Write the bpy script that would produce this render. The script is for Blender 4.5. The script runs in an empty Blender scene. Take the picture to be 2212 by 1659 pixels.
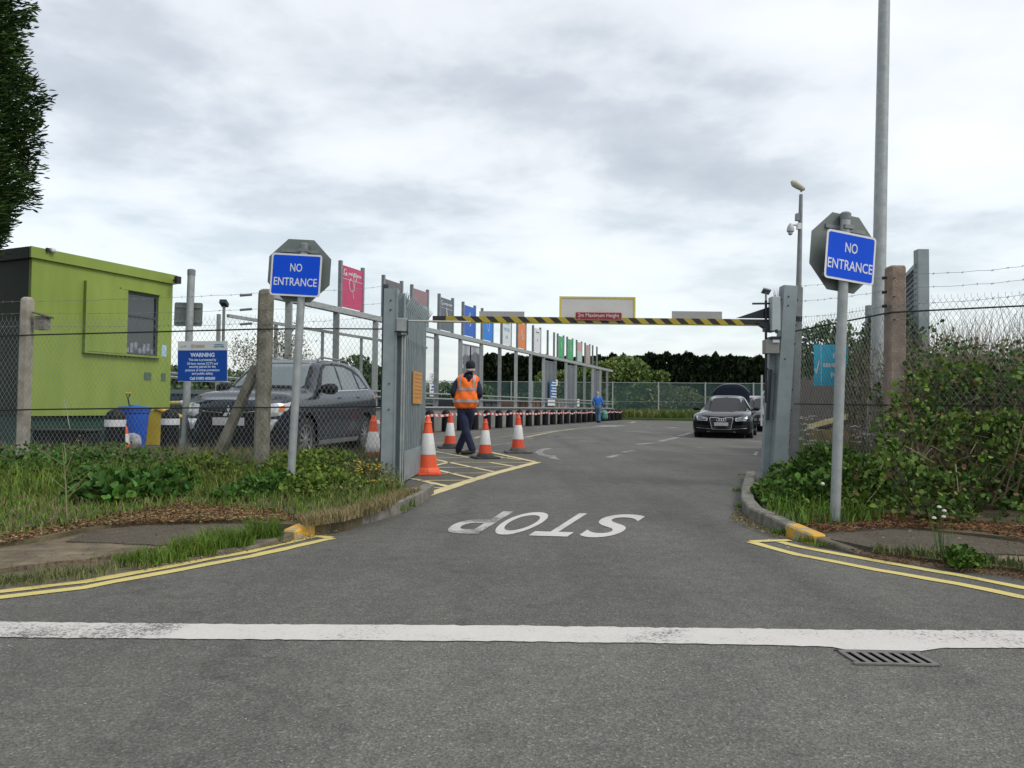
import bpy, bmesh, math, random
import numpy as np
from mathutils import Vector, Matrix, noise
from mathutils.bvhtree import BVHTree
from mathutils.geometry import delaunay_2d_cdt
R = math.radians
random.seed(7); rng = np.random.default_rng(7)
scn = bpy.context.scene
col = scn.collection

# ---------------------------------------------------------------- camera
CAMH, FPX = 0.95, 1593.0
cam_d = bpy.data.cameras.new("camera"); cam = bpy.data.objects.new("camera", cam_d); col.objects.link(cam)
cam_d.sensor_width = 36; cam_d.lens = FPX/2212*36; cam_d.clip_start = 0.05; cam_d.clip_end = 2000
CR = Matrix.Rotation(R(90+1.744), 3, 'X') @ Matrix.Rotation(R(0.6), 3, 'Z')
cam.matrix_world = Matrix.Translation((0, 0, CAMH)) @ CR.to_4x4()
scn.camera = cam

# ---------------------------------------------------------------- sky + sun
SUN_EL, SUN_AZ = R(50), R(118)          # azimuth from +Y towards +X
world = bpy.data.worlds.new("World"); scn.world = world; world.use_nodes = True
nt = world.node_tree; N = nt.nodes; L = nt.links; N.clear()
def nd(t, **k):
    n = N.new(t)
    for a, b in k.items(): setattr(n, a, b)
    return n
out = nd('ShaderNodeOutputWorld'); bg = nd('ShaderNodeBackground'); add = nd('ShaderNodeAddShader'); bg2 = nd('ShaderNodeBackground')
sky = nd('ShaderNodeTexSky'); sky.sky_type = 'NISHITA'; sky.sun_disc = False
sky.sun_elevation = SUN_EL; sky.sun_rotation = SUN_AZ; sky.air_density = 1.2; sky.dust_density = 2
L.new(sky.outputs[0], bg.inputs[0]); bg.inputs[1].default_value = 0.05
tc = nd('ShaderNodeTexCoord'); sx = nd('ShaderNodeSeparateXYZ'); L.new(tc.outputs['Generated'], sx.inputs[0])
def M(op, a, b=None, c=None):
    n = nd('ShaderNodeMath', operation=op)
    for i, v in enumerate((a, b, c)):
        if v is None: continue
        if isinstance(v, (int, float)): n.inputs[i].default_value = v
        else: L.new(v, n.inputs[i])
    return n.outputs[0]
zc = M('MAXIMUM', sx.outputs[2], 0.0); den = M('ADD', zc, 0.17)
px_ = M('DIVIDE', sx.outputs[0], den); py_ = M('DIVIDE', sx.outputs[1], den)
cv = nd('ShaderNodeCombineXYZ'); L.new(px_, cv.inputs[0]); L.new(py_, cv.inputs[1])
def wn(scale, det, rough, off, dist=0.0, sc=(1, 1, 1)):
    m = nd('ShaderNodeMapping'); m.inputs['Location'].default_value = off; m.inputs['Scale'].default_value = sc
    L.new(cv.outputs[0], m.inputs[0])
    n = nd('ShaderNodeTexNoise'); n.inputs['Scale'].default_value = scale; n.inputs['Detail'].default_value = det
    n.inputs['Roughness'].default_value = rough; n.inputs['Distortion'].default_value = dist
    L.new(m.outputs[0], n.inputs['Vector']); return n.outputs[0]
n1 = wn(1.25, 7, 0.5, (1.7, 8.3, 0), 0.2, (0.8, 1.15, 1)); n2 = wn(3.4, 5, 0.55, (7.1, 4.2, 2), 0.15)
s = M('ADD', M('MULTIPLY', n1, 0.64), M('MULTIPLY', n2, 0.36))
s = M('ADD', s, M('MULTIPLY', sx.outputs[0], 0.02))
ramp = nd('ShaderNodeValToRGB'); L.new(s, ramp.inputs[0])
e = ramp.color_ramp.elements
e[0].position = 0.34; e[0].color = (0.44, 0.46, 0.475, 1); e[1].position = 0.64; e[1].color = (0.86, 0.86, 0.85, 1)
for p_, c_ in ((0.43, (0.54, 0.56, 0.57, 1)), (0.475, (0.65, 0.665, 0.67, 1)), (0.53, (0.765, 0.77, 0.765, 1))):
    q = e.new(p_); q.color = c_
hz = nd('ShaderNodeMix', data_type='RGBA'); L.new(M('MULTIPLY', M('SUBTRACT', 0.30, zc), 2.6), hz.inputs[0])
hz.clamp_factor = True
L.new(ramp.outputs[0], hz.inputs[6]); hz.inputs[7].default_value = (0.66, 0.72, 0.75, 1)
L.new(hz.outputs[2], bg2.inputs[0]); bg2.inputs[1].default_value = 0.95
L.new(bg.outputs[0], add.inputs[0]); L.new(bg2.outputs[0], add.inputs[1]); L.new(add.outputs[0], out.inputs[0])
sd = bpy.data.lights.new("sun", 'SUN'); sd.energy = 1.5; sd.angle = R(22); sd.color = (1, 0.96, 0.9)
sun = bpy.data.objects.new("sun", sd); col.objects.link(sun)
sv = Vector((math.sin(SUN_AZ)*math.cos(SUN_EL), math.cos(SUN_AZ)*math.cos(SUN_EL), math.sin(SUN_EL)))
sun.rotation_euler = sv.to_track_quat('Z', 'Y').to_euler(); sun.location = (20, 5, 30)
scn.view_settings.view_transform = 'Standard'; scn.view_settings.look = 'None'
scn.view_settings.gamma = 1; scn.view_settings.exposure = 0.1
scn.render.engine = 'CYCLES'
scn.cycles.max_bounces = 6; scn.cycles.transparent_max_bounces = 24

# ---------------------------------------------------------------- helpers
def ray(u, v): return CR @ Vector(((u-1106)/FPX, (829.5-v)/FPX, -1))
def gnd(u, v, z=0.0):
    d = ray(u, v); t = (z-CAMH)/d.z; return Vector((d.x*t, d.y*t, z))
def at(u, v, Y):
    d = ray(u, v); t = Y/d.y; return Vector((d.x*t, Y, CAMH+d.z*t))
def g2(u, v, z=0.0): p = gnd(u, v, z); return (p.x, p.y)
AX = Vector((0.345, 0.9386, 0)); AY = Vector((-0.9386, 0.345, 0))   # the yard's long axis and its left-hand normal

MATS = {}
def mat(name, c, rough=0.7, metal=0.0, var=0.0, vs=3.0, c2=None, bump=0.0, bs=40.0, coat=0.0, alpha=1.0, trans=0.0, island=0.0, emit=None, spec=0.5, world=False, stretch=None, det=5, thresh=None):
    if name in MATS: return MATS[name]
    m = bpy.data.materials.new(name); m.use_nodes = True; t = m.node_tree; b = t.nodes['Principled BSDF']
    b.inputs['Base Color'].default_value = (*c, 1); b.inputs['Roughness'].default_value = rough
    b.inputs['Metallic'].default_value = metal; b.inputs['Coat Weight'].default_value = coat
    b.inputs['Alpha'].default_value = alpha; b.inputs['Specular IOR Level'].default_value = spec
    tcn = t.nodes.new('ShaderNodeTexCoord'); vec = tcn.outputs['Object']
    if stretch:
        mp = t.nodes.new('ShaderNodeMapping'); mp.inputs['Scale'].default_value = stretch
        t.links.new(vec, mp.inputs[0]); vec = mp.outputs[0]
    cur = None
    if c2 is not None or var:
        nz = t.nodes.new('ShaderNodeTexNoise'); nz.inputs['Scale'].default_value = vs; nz.inputs['Detail'].default_value = det
        nz.inputs['Roughness'].default_value = 0.6
        t.links.new(vec, nz.inputs['Vector'])
        rp = t.nodes.new('ShaderNodeValToRGB'); t.links.new(nz.outputs[0], rp.inputs[0])
        lo, hi = thresh or (0.32, 0.68)
        rp.color_ramp.elements[0].position = lo; rp.color_ramp.elements[1].position = hi
        ca = c if c2 is not None else tuple(x*(1-var) for x in c); cb = c2 if c2 is not None else tuple(min(1, x*(1+var)) for x in c)
        rp.color_ramp.elements[0].color = (*ca, 1); rp.color_ramp.elements[1].color = (*cb, 1)
        cur = rp.outputs[0]; t.links.new(cur, b.inputs['Base Color'])
    if island:
        gi = t.nodes.new('ShaderNodeNewGeometry'); hs = t.nodes.new('ShaderNodeHueSaturation')
        if cur: t.links.new(cur, hs.inputs['Color'])
        else: hs.inputs['Color'].default_value = (*c, 1)
        mr = t.nodes.new('ShaderNodeMapRange'); mr.inputs[3].default_value = 1-island; mr.inputs[4].default_value = 1+island*1.3
        t.links.new(gi.outputs['Random Per Island'], mr.inputs[0]); t.links.new(mr.outputs[0], hs.inputs['Value'])
        ml = t.nodes.new('ShaderNodeMath'); ml.operation = 'MULTIPLY'; ml.inputs[1].default_value = 7.31
        fr = t.nodes.new('ShaderNodeMath'); fr.operation = 'FRACT'
        t.links.new(gi.outputs['Random Per Island'], ml.inputs[0]); t.links.new(ml.outputs[0], fr.inputs[0])
        m2 = t.nodes.new('ShaderNodeMapRange'); m2.inputs[3].default_value = 0.47; m2.inputs[4].default_value = 0.515
        t.links.new(fr.outputs[0], m2.inputs[0]); t.links.new(m2.outputs[0], hs.inputs['Hue'])
        t.links.new(hs.outputs[0], b.inputs['Base Color'])
    if bump:
        n3 = t.nodes.new('ShaderNodeTexNoise'); n3.inputs['Scale'].default_value = bs; n3.inputs['Detail'].default_value = 4
        t.links.new(vec, n3.inputs['Vector'])
        bp = t.nodes.new('ShaderNodeBump'); bp.inputs['Strength'].default_value = bump; bp.inputs['Distance'].default_value = 0.02
        t.links.new(n3.outputs[0], bp.inputs['Height']); t.links.new(bp.outputs[0], b.inputs['Normal'])
    if trans:
        b.inputs['Transmission Weight'].default_value = trans
    if emit:
        b.inputs['Emission Color'].default_value = (*c, 1); b.inputs['Emission Strength'].default_value = emit
    MATS[name] = m; return m

def asphalt(name, dark, light, patchdark, chip=0.4, tint=(1.003, 1.0, 0.98), track=-20, crack=0.82):
    m = bpy.data.materials.new(name); m.use_nodes = True; t = m.node_tree; b = t.nodes['Principled BSDF']
    tcn = t.nodes.new('ShaderNodeTexCoord'); v = tcn.outputs['Object']
    def noise_(s, d, r=0.6):
        n = t.nodes.new('ShaderNodeTexNoise'); n.inputs['Scale'].default_value = s; n.inputs['Detail'].default_value = d
        n.inputs['Roughness'].default_value = r; t.links.new(v, n.inputs['Vector']); return n.outputs[0]
    def rp(x, stops):
        n = t.nodes.new('ShaderNodeValToRGB'); t.links.new(x, n.inputs[0]); el = n.color_ramp.elements
        el[0].position, el[0].color = stops[0][0], (*[stops[0][1]*k for k in tint], 1)
        el[1].position, el[1].color = stops[-1][0], (*[stops[-1][1]*k for k in tint], 1)
        for p, c in stops[1:-1]: q = el.new(p); q.color = (*[c*k for k in tint], 1)
        return n.outputs[0]
    vo = t.nodes.new('ShaderNodeTexVoronoi'); vo.inputs['Scale'].default_value = 150; t.links.new(v, vo.inputs['Vector'])
    sp = t.nodes.new('ShaderNodeSeparateColor'); t.links.new(vo.outputs['Color'], sp.inputs[0])
    base = rp(sp.outputs[0], [(0.0, dark), (0.5, (dark+light)/2), (0.93, light), (1.0, light*1.5)])
    big = rp(noise_(0.5, 6), [(0.3, patchdark), (0.5, 0.95), (0.72, 1.12)])
    mid = rp(noise_(9, 4), [(0.3, 0.86), (0.7, 1.12)])
    mp = t.nodes.new('ShaderNodeMapping'); mp.inputs['Rotation'].default_value = (0, 0, R(track)); mp.inputs['Scale'].default_value = (1.1, 0.10, 1); t.links.new(v, mp.inputs[0])
    tn = t.nodes.new('ShaderNodeTexNoise'); tn.inputs['Scale'].default_value = 1.3; tn.inputs['Detail'].default_value = 5; t.links.new(mp.outputs[0], tn.inputs['Vector'])
    trk = rp(tn.outputs[0], [(0.32, 0.80), (0.5, 1.0), (0.7, 1.13)])
    vc = t.nodes.new('ShaderNodeTexVoronoi'); vc.feature = 'DISTANCE_TO_EDGE'; vc.inputs['Scale'].default_value = 0.28
    nv = t.nodes.new('ShaderNodeTexNoise'); nv.inputs['Scale'].default_value = 1.5; nv.inputs['Detail'].default_value = 6; t.links.new(v, nv.inputs['Vector'])
    va = t.nodes.new('ShaderNodeVectorMath'); va.operation = 'MULTIPLY_ADD'; va.inputs[1].default_value = (1.3, 1.3, 1.3); t.links.new(nv.outputs[1], va.inputs[0]); t.links.new(v, va.inputs[2]); t.links.new(va.outputs[0], vc.inputs['Vector'])
    crk = rp(vc.outputs['Distance'], [(0.0, crack), (0.004, 0.9), (0.008, 1.0)])
    spt = rp(noise_(2.2, 3), [(0.62, 1.0), (0.70, 0.86), (1.0, 0.7)])
    def mul(a, c):
        n = t.nodes.new('ShaderNodeMix'); n.data_type = 'RGBA'; n.blend_type = 'MULTIPLY'; n.inputs[0].default_value = 1
        t.links.new(a, n.inputs[6]); t.links.new(c, n.inputs[7]); return n.outputs[2]
    t.links.new(mul(mul(mul(mul(mul(base, big), mid), trk), crk), spt), b.inputs['Base Color'])
    b.inputs['Roughness'].default_value = 0.85; b.inputs['Specular IOR Level'].default_value = 0.35
    bp = t.nodes.new('ShaderNodeBump'); bp.inputs['Strength'].default_value = chip; bp.inputs['Distance'].default_value = 0.008
    t.links.new(vo.outputs['Distance'], bp.inputs['Height']); t.links.new(bp.outputs[0], b.inputs['Normal'])
    return m

def paint(name, c, under, wear=0.45, scale=9.0):
    """road paint with worn holes showing the asphalt colour"""
    m = bpy.data.materials.new(name); m.use_nodes = True; t = m.node_tree; b = t.nodes['Principled BSDF']
    tcn = t.nodes.new('ShaderNodeTexCoord'); v = tcn.outputs['Object']
    def nz(s, d):
        n = t.nodes.new('ShaderNodeTexNoise'); n.inputs['Scale'].default_value = s; n.inputs['Detail'].default_value = d
        n.inputs['Roughness'].default_value = 0.7; t.links.new(v, n.inputs['Vector']); return n.outputs[0]
    a = t.nodes.new('ShaderNodeMath'); a.operation = 'MULTIPLY_ADD'; a.inputs[1].default_value = 0.5
    t.links.new(nz(scale*12, 3), a.inputs[0])
    a2 = t.nodes.new('ShaderNodeMath'); a2.operation = 'MULTIPLY'; a2.inputs[1].default_value = 0.5
    t.links.new(nz(scale*0.35, 5), a2.inputs[0]); t.links.new(a2.outputs[0], a.inputs[2])
    rp = t.nodes.new('ShaderNodeValToRGB'); t.links.new(a.outputs[0], rp.inputs[0])
    rp.color_ramp.elements[0].position = wear-0.05; rp.color_ramp.elements[0].color = (*under, 1)
    rp.color_ramp.elements[1].position = wear+0.03; rp.color_ramp.elements[1].color = (*[x*0.9 for x in c], 1)
    q = rp.color_ramp.elements.new(min(1, wear+0.2)); q.color = (*c, 1)
    t.links.new(rp.outputs[0], b.inputs['Base Color']); b.inputs['Roughness'].default_value = 0.75
    return m

def tag(o, label=None, cat=None, group=None, kind=None):
    if label: o['label'] = label
    if cat: o['category'] = cat
    if group: o['group'] = group
    if kind: o['kind'] = kind
    return o
def thing(name, label, cat, loc=(0, 0, 0), rz=0.0, group=None, rot=None):
    o = bpy.data.objects.new(name, None); col.objects.link(o); o.empty_display_size = 0.1
    o.location = loc; o.rotation_euler = rot if rot else (0, 0, rz)
    return tag(o, label, cat, group)

class MB:
    def __init__(s): s.v = []; s.f = []; s.mi = []; s.m = 0
    def addv(s, pts): i = len(s.v); s.v += [tuple(p) for p in pts]; return i
    def face(s, idx): s.f.append(tuple(idx)); s.mi.append(s.m)
    def poly(s, pts): i = s.addv(pts); s.face(range(i, i+len(pts))); return s
    def box(s, c, d, rot=None):
        c = Vector(c); h = Vector(d)/2
        P = [Vector((x*h.x, y*h.y, z*h.z)) for x in (-1, 1) for y in (-1, 1) for z in (-1, 1)]
        if rot is not None: P = [rot @ p for p in P]
        i = s.addv([c+p for p in P])
        for q in ((0, 1, 3, 2), (4, 6, 7, 5), (0, 4, 5, 1), (2, 3, 7, 6), (0, 2, 6, 4), (1, 5, 7, 3)): s.face([i+k for k in q])
        return s
    def bar(s, a, b, w, h, up=(0, 0, 1)):
        a = Vector(a); b = Vector(b); d = b-a; L_ = d.length; d.normalize(); up = Vector(up)
        x = d.cross(up)
        if x.length < 1e-4: x = d.cross(Vector((1, 0, 0)))
        x.normalize(); y = x.cross(d).normalized()
        rot = Matrix((x, d, y)).transposed()
        return s.box((a+b)/2, (w, L_, h), rot)
    def tube(s, pts, r, n=10, cap=True):
        pts = [Vector(p) for p in pts]; rs = r if isinstance(r, (list, tuple)) else [r]*len(pts)
        rings = []; ref = None
        for k, p in enumerate(pts):
            d = (pts[min(k+1, len(pts)-1)]-pts[max(k-1, 0)]).normalized()
            if ref is None: ref = d.orthogonal().normalized()
            x = (ref - d*ref.dot(d)); x = x.normalized() if x.length > 1e-6 else d.orthogonal().normalized()
            ref = x; y = d.cross(x)
            rings.append(s.addv([p + (x*math.cos(2*math.pi*j/n)+y*math.sin(2*math.pi*j/n))*rs[k] for j in range(n)]))
        for a, b in zip(rings, rings[1:]):
            for j in range(n): s.face((a+j, a+(j+1) % n, b+(j+1) % n, b+j))
        if cap: s.face([rings[0]+j for j in range(n)][::-1]); s.face([rings[-1]+j for j in range(n)])
        return s
    def lathe(s, prof, c=(0, 0, 0), n=24, rot=None):
        c = Vector(c); rings = []
        for r, z in prof:
            P = [Vector((r*math.cos(2*math.pi*j/n), r*math.sin(2*math.pi*j/n), z)) for j in range(n)]
            if rot is not None: P = [rot @ p for p in P]
            rings.append(s.addv([c+p for p in P]))
        for a, b in zip(rings, rings[1:]):
            for j in range(n): s.face((a+j, a+(j+1) % n, b+(j+1) % n, b+j))
        s.face([rings[0]+j for j in range(n)][::-1]); s.face([rings[-1]+j for j in range(n)])
        return s
    def prism(s, outline, T, dvec):
        """outline 2d pts mapped by T(a,b)->Vector, extruded by dvec"""
        dvec = Vector(dvec); n = len(outline)
        a = s.addv([T(*p) for p in outline]); b = s.addv([T(*p)+dvec for p in outline])
        s.face([a+k for k in range(n)][::-1]); s.face([b+k for k in range(n)])
        for k in range(n): s.face((a+k, a+(k+1) % n, b+(k+1) % n, b+k))
        return s
    def raw(s, V, F):
        i = s.addv(V)
        for f in F: s.face([i+k for k in f])
        return s
    def build(s, name, mats, parent=None, smooth=False, bevel=0, world=False, seg=1):
        me = bpy.data.meshes.new(name)
        V = s.v
        if world and parent is not None:
            inv = parent.matrix_basis.inverted(); V = [tuple(inv @ Vector(p)) for p in V]
        me.from_pydata(V, [], s.f)
        if not isinstance(mats, (list, tuple)): mats = [mats]
        for m in mats: me.materials.append(m)
        if len(mats) > 1: me.polygons.foreach_set('material_index', s.mi)
        if smooth: me.polygons.foreach_set('use_smooth', [True]*len(s.f))
        me.update()
        bm = bmesh.new(); bm.from_mesh(me); bmesh.ops.recalc_face_normals(bm, faces=bm.faces); bm.to_mesh(me); bm.free()
        o = bpy.data.objects.new(name, me); col.objects.link(o)
        if parent is not None: o.parent = parent
        if bevel:
            b = o.modifiers.new('bevel', 'BEVEL'); b.width = bevel; b.segments = seg; b.limit_method = 'ANGLE'; b.angle_limit = R(35)
        if smooth:
            me.set_sharp_from_angle(angle=R(40))
        return o
def copy_tree(o, parent=None):
    c = o.copy(); col.objects.link(c)
    if parent is not None: c.parent = parent
    for ch in [x for x in list(col.objects) if x.parent == o and x.name != c.name]: copy_tree(ch, c)
    return c

def rrect(w, h, r, n=5):
    P = []
    for cx, cy, a0 in ((w/2-r, h/2-r, 0), (-w/2+r, h/2-r, 90), (-w/2+r, -h/2+r, 180), (w/2-r, -h/2+r, 270)):
        for k in range(n+1):
            a = R(a0+90*k/n); P.append((cx+r*math.cos(a), cy+r*math.sin(a)))
    return P
def text_geo(txt, size=1.0, bold=0.0, width=None, res=3):
    cu = bpy.data.curves.new('t', 'FONT'); cu.body = txt; cu.size = size; cu.align_x = 'CENTER'; cu.align_y = 'CENTER'
    cu.offset = bold; cu.resolution_u = res; cu.fill_mode = 'FRONT'
    o = bpy.data.objects.new('t', cu); col.objects.link(o)
    me = bpy.data.meshes.new_from_object(o, depsgraph=bpy.context.evaluated_depsgraph_get())
    V = [v.co.copy() for v in me.vertices]; F = [tuple(p.vertices) for p in me.polygons]
    bpy.data.objects.remove(o); bpy.data.curves.remove(cu); bpy.data.meshes.remove(me)
    x0 = min(v.x for v in V); x1 = max(v.x for v in V); y0 = min(v.y for v in V); y1 = max(v.y for v in V)
    if width: 
        k = width/(x1-x0)
        for v in V: v.x *= k
    cx = (min(v.x for v in V)+max(v.x for v in V))/2; cy = (y0+y1)/2
    for v in V: v.x -= cx; v.y -= cy
    return V, F
def put_text(mb, txt, size, T, bold=0.0, width=None, off=(0, 0)):
    V, F = text_geo(txt, size, bold, width)
    mb.raw([T(v.x+off[0], v.y+off[1]) for v in V], F)

def inpoly(P, xy):
    P = np.asarray(P); x, y = xy[:, 0], xy[:, 1]; r = np.zeros(len(xy), bool); j = len(P)-1
    for i in range(len(P)):
        xi, yi = P[i]; xj, yj = P[j]
        c = ((yi > y) != (yj > y)) & (x < (xj-xi)*(y-yi)/(yj-yi+1e-12)+xi); r ^= c; j = i
    return r
def sample(P, n):
    P = np.asarray(P); lo = P.min(0); hi = P.max(0); out_ = []
    k = 0
    while k < n:
        q = lo+(hi-lo)*rng.random((n*2, 2)); q = q[inpoly(P, q)]; out_.append(q); k += len(q)
    return np.vstack(out_)[:n]
def ground_poly(name, P, z, m, kind='structure', parent=None, zf=None, step=None):
    """flat or gently uneven ground sheet from a 2d outline"""
    if name in ('pavement', 'footpath', 'verge'): P = densify(list(P)+[P[0]], 0.11, 0.012)[:-1]
    P = [Vector((p[0], p[1])) for p in P]; n = len(P); pts = list(P)
    if step:
        lo = np.min([tuple(p) for p in P], axis=0); hi = np.max([tuple(p) for p in P], axis=0)
        gx, gy = np.meshgrid(np.arange(lo[0], hi[0], step), np.arange(lo[1], hi[1], step)); q = np.stack([gx.ravel(), gy.ravel()], 1)
        q = q+rng.random(q.shape)*step*0.5; q = q[inpoly([tuple(p) for p in P], q)]
        pts += [Vector(tuple(a)) for a in q]
    V, E, F, *_ = delaunay_2d_cdt(pts, [(i, (i+1) % n) for i in range(n)], [], 1, 1e-5)
    mb = MB(); mb.raw([(v.x, v.y, z+(zf(v.x, v.y) if zf else 0)) for v in V], F)
    if z > 0.015:      # turned-down rim so that no sheet floats
        zz0 = z+(zf(P[0].x, P[0].y) if zf else 0)
        for i in range(n):
            a, b = P[i], P[(i+1) % n]; za = z+(zf(a.x, a.y) if zf else 0); zb_ = z+(zf(b.x, b.y) if zf else 0)
            mb.poly([(a.x, a.y, -0.04), (b.x, b.y, -0.04), (b.x, b.y, zb_), (a.x, a.y, za)])
    o = mb.build(name, m, parent)
    if kind: o['kind'] = kind
    return o

# ---------------------------------------------------------------- plant makers
def np_mesh(name, V, F, m, parent=None, smooth=False):
    me = bpy.data.meshes.new(name)
    V = np.asarray(V, np.float32); F = np.asarray(F, np.int32)
    me.vertices.add(len(V)); me.vertices.foreach_set('co', V.ravel())
    k = F.shape[1]; me.loops.add(F.size); me.loops.foreach_set('vertex_index', F.ravel())
    me.polygons.add(len(F)); me.polygons.foreach_set('loop_start', np.arange(0, F.size, k, dtype=np.int32))
    mats = m if isinstance(m, (list, tuple)) else [m]
    for a in mats: me.materials.append(a)
    me.update(calc_edges=True); me.validate()
    o = bpy.data.objects.new(name, me); col.objects.link(o)
    if parent is not None: o.parent = parent
    return o
def blade_geo(xy, z, h, w, bend):
    n = len(xy); a = rng.random(n)*2*np.pi; b = rng.random(n)*2*np.pi
    base = np.column_stack([xy, z if np.ndim(z) else np.full(n, z)])
    side = np.column_stack([np.cos(a), np.sin(a), np.zeros(n)])*w[:, None]/2
    lean = np.column_stack([np.cos(b), np.sin(b), np.zeros(n)])*(bend*h)[:, None]
    up = np.array([0, 0, 1.0])
    mid = base+lean*0.3+up*(h*0.55)[:, None]; tip = base+lean+up*(h*(1-bend*0.35))[:, None]
    V = np.stack([base-side, base+side, mid+side*0.75, mid-side*0.75, tip-side*0.15, tip+side*0.15], 1)
    i = np.arange(n)[:, None]*6
    F = np.concatenate([i+np.array([0, 1, 2, 3]), i+np.array([3, 2, 5, 4])])
    return V.reshape(-1, 3), F
def blades(name, P, n, hr, m, w=(0.006, 0.014), bend=(0.1, 0.7), z=0.08, hf=None, parent=None, clump=0.0):
    xy = sample(P, n)
    if clump:
        c = sample(P, max(5, n//40)); k = rng.integers(0, len(c), n); sel = rng.random(n) < 0.75
        xy[sel] = c[k[sel]]+rng.normal(0, clump, (sel.sum(), 2)); ok = inpoly(P, xy); xy = xy[ok]; n = len(xy)
    h = hr[0]+(hr[1]-hr[0])*rng.random(n)**1.6
    if hf is not None: h = h*hf(xy)
    V, F = blade_geo(xy, z, h, w[0]+(w[1]-w[0])*rng.random(n), bend[0]+(bend[1]-bend[0])*rng.random(n))
    return np_mesh(name, V, F, m, parent)
def leaf_geo(c, d, s, asp=0.6, fold=0.25, roll=None):
    """c centres, d unit directions of the midrib, s sizes; hexagonal leaf folded on its midrib"""
    n = len(c); rv = rng.normal(size=(n, 3)); x = np.cross(d, rv); x /= np.linalg.norm(x, axis=1)[:, None]+1e-9
    nn = np.cross(x, d); s = s[:, None]; w = s*asp/2
    b = c-d*s*0.5; t = c+d*s*0.5
    l1 = c-d*s*0.22+x*w*0.85+nn*s*fold*0.35; l2 = c+d*s*0.15+x*w+nn*s*fold*0.4
    r1 = c-d*s*0.22-x*w*0.85+nn*s*fold*0.35; r2 = c+d*s*0.15-x*w+nn*s*fold*0.4
    V = np.stack([b, l1, l2, t, r2, r1], 1).reshape(-1, 3); i = np.arange(n)[:, None]*6
    F = np.concatenate([i+np.array([0, 1, 2, 3]), i+np.array([0, 3, 4, 5])])
    return V, F
def shell_points(blobs, n, inner=0.55):
    """points through the outer part of a union of ellipsoids; returns positions and outward directions"""
    blobs = np.array(blobs, float); vol = blobs[:, 3]*blobs[:, 4]*blobs[:, 5]; pr = vol**0.67; pr /= pr.sum()
    k = rng.choice(len(blobs), n*2, p=pr); d = rng.normal(size=(n*2, 3)); d /= np.linalg.norm(d, axis=1)[:, None]
    r = inner+(1.04-inner)*rng.random(n*2)**0.5
    p = blobs[k, :3]+d*blobs[k, 3:6]*r[:, None]
    keep = np.ones(len(p), bool)
    for b in blobs:
        q = (p-b[:3])/b[3:6]; keep &= (q**2).sum(1) > (inner-0.04)**2
    p, d = p[keep][:n], d[keep][:n]; return p, d
def foliage(name, blobs, n, size, m, parent=None, asp=0.6, inner=0.55, dirmix=0.5, up=0.2, fold=0.25, noisef=0.0, cl=0.0, cs=4.0, ca=0.1):
    p, d = shell_points(blobs, n, inner)
    if cl:
        q_ = np.array([noise.noise(Vector(a)*cs)+.5*noise.noise(Vector(a)*cs*2.3) for a in p]); k_ = q_ > (-.55+cl)+.25*(rng.random(len(p))-.5)
        p, d, q_ = p[k_], d[k_], q_[k_]; p = p+d*(q_*ca)[:, None]
    if noisef: p = p+rng.normal(0, noisef, p.shape)
    q = d*dirmix+rng.normal(size=d.shape)*0.5+np.array([0, 0, up]); q /= np.linalg.norm(q, axis=1)[:, None]
    s = size[0]+(size[1]-size[0])*rng.random(len(p))
    V, F = leaf_geo(p, q, s, asp, fold)
    return np_mesh(name, V, F, m, parent)
def lumps(c, rad, n, rs, seed=0, flat=0.9):
    r = random.Random(seed); B = [(c[0], c[1], c[2], rad[0]*0.8, rad[1]*0.8, rad[2]*0.8)]
    for _ in range(n):
        a = r.uniform(0, 2*math.pi); t = r.uniform(-0.6, 1); q = math.sqrt(max(0, 1-t*t)); k = r.uniform(0.55, 0.85); s = r.uniform(*rs)
        B.append((c[0]+math.cos(a)*q*rad[0]*k, c[1]+math.sin(a)*q*rad[1]*k, c[2]+t*rad[2]*k, s*rad[0], s*rad[1], s*rad[2]*flat))
    return B

# ---------------------------------------------------------------- materials
m_road = asphalt('road_asphalt', 0.088, 0.172, 0.84, track=89)
m_yard = asphalt('yard_asphalt', 0.074, 0.142, 0.76)
m_path = asphalt('path_asphalt', 0.05, 0.115, 0.75, 0.5, tint=(1, .97, .92))
m_galv = mat('galvanised_steel', (0.26, 0.285, 0.285), 0.5, 0.25, vs=10, c2=(0.36, 0.38, 0.375), bump=.1)
m_galvd = mat('galvanised_dark', (0.16, 0.175, 0.18), 0.5, 0.2, vs=7, c2=(0.23, 0.245, 0.25))
m_galvb = mat('gate_steel', (0.205, 0.25, 0.265), 0.55, 0.15, vs=5, c2=(0.275, 0.32, 0.33))
m_dark = mat('dark_steel', (0.018, 0.02, 0.026), 0.45, 0.2, var=0.3)
m_black = mat('black_plastic', (0.008, 0.008, 0.010), 0.6, var=0.3, vs=6, spec=.25)
m_wire = mat('mesh_wire', (0.22, 0.25, 0.25), 0.6, 0.2, var=0.2)
m_cable = mat('black_cable', (0.015, 0.015, 0.015), 0.6)
m_conc = mat('post_concrete', (0.25, 0.225, 0.18), 0.9, c2=(0.42, 0.385, 0.32), vs=7, bump=0.5, bs=60)
m_concm = mat('mossy_concrete', (0.10, 0.095, 0.06), 0.95, c2=(0.27, 0.25, 0.20), vs=5, bump=0.6, bs=50)
m_concb = mat('brown_concrete', (0.20, 0.145, 0.11), 0.95, c2=(0.33, 0.26, 0.21), vs=8, bump=0.5, bs=60)
m_kerb = mat('kerb_concrete', (0.10, 0.098, 0.078), 0.95, c2=(0.24, 0.23, 0.195), vs=10, bump=0.5, bs=80)
m_kerbd = mat('worn_kerb', (0.07, 0.06, 0.04), 0.95, c2=(0.17, 0.15, 0.11), vs=8, bump=0.6, bs=60)
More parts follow.
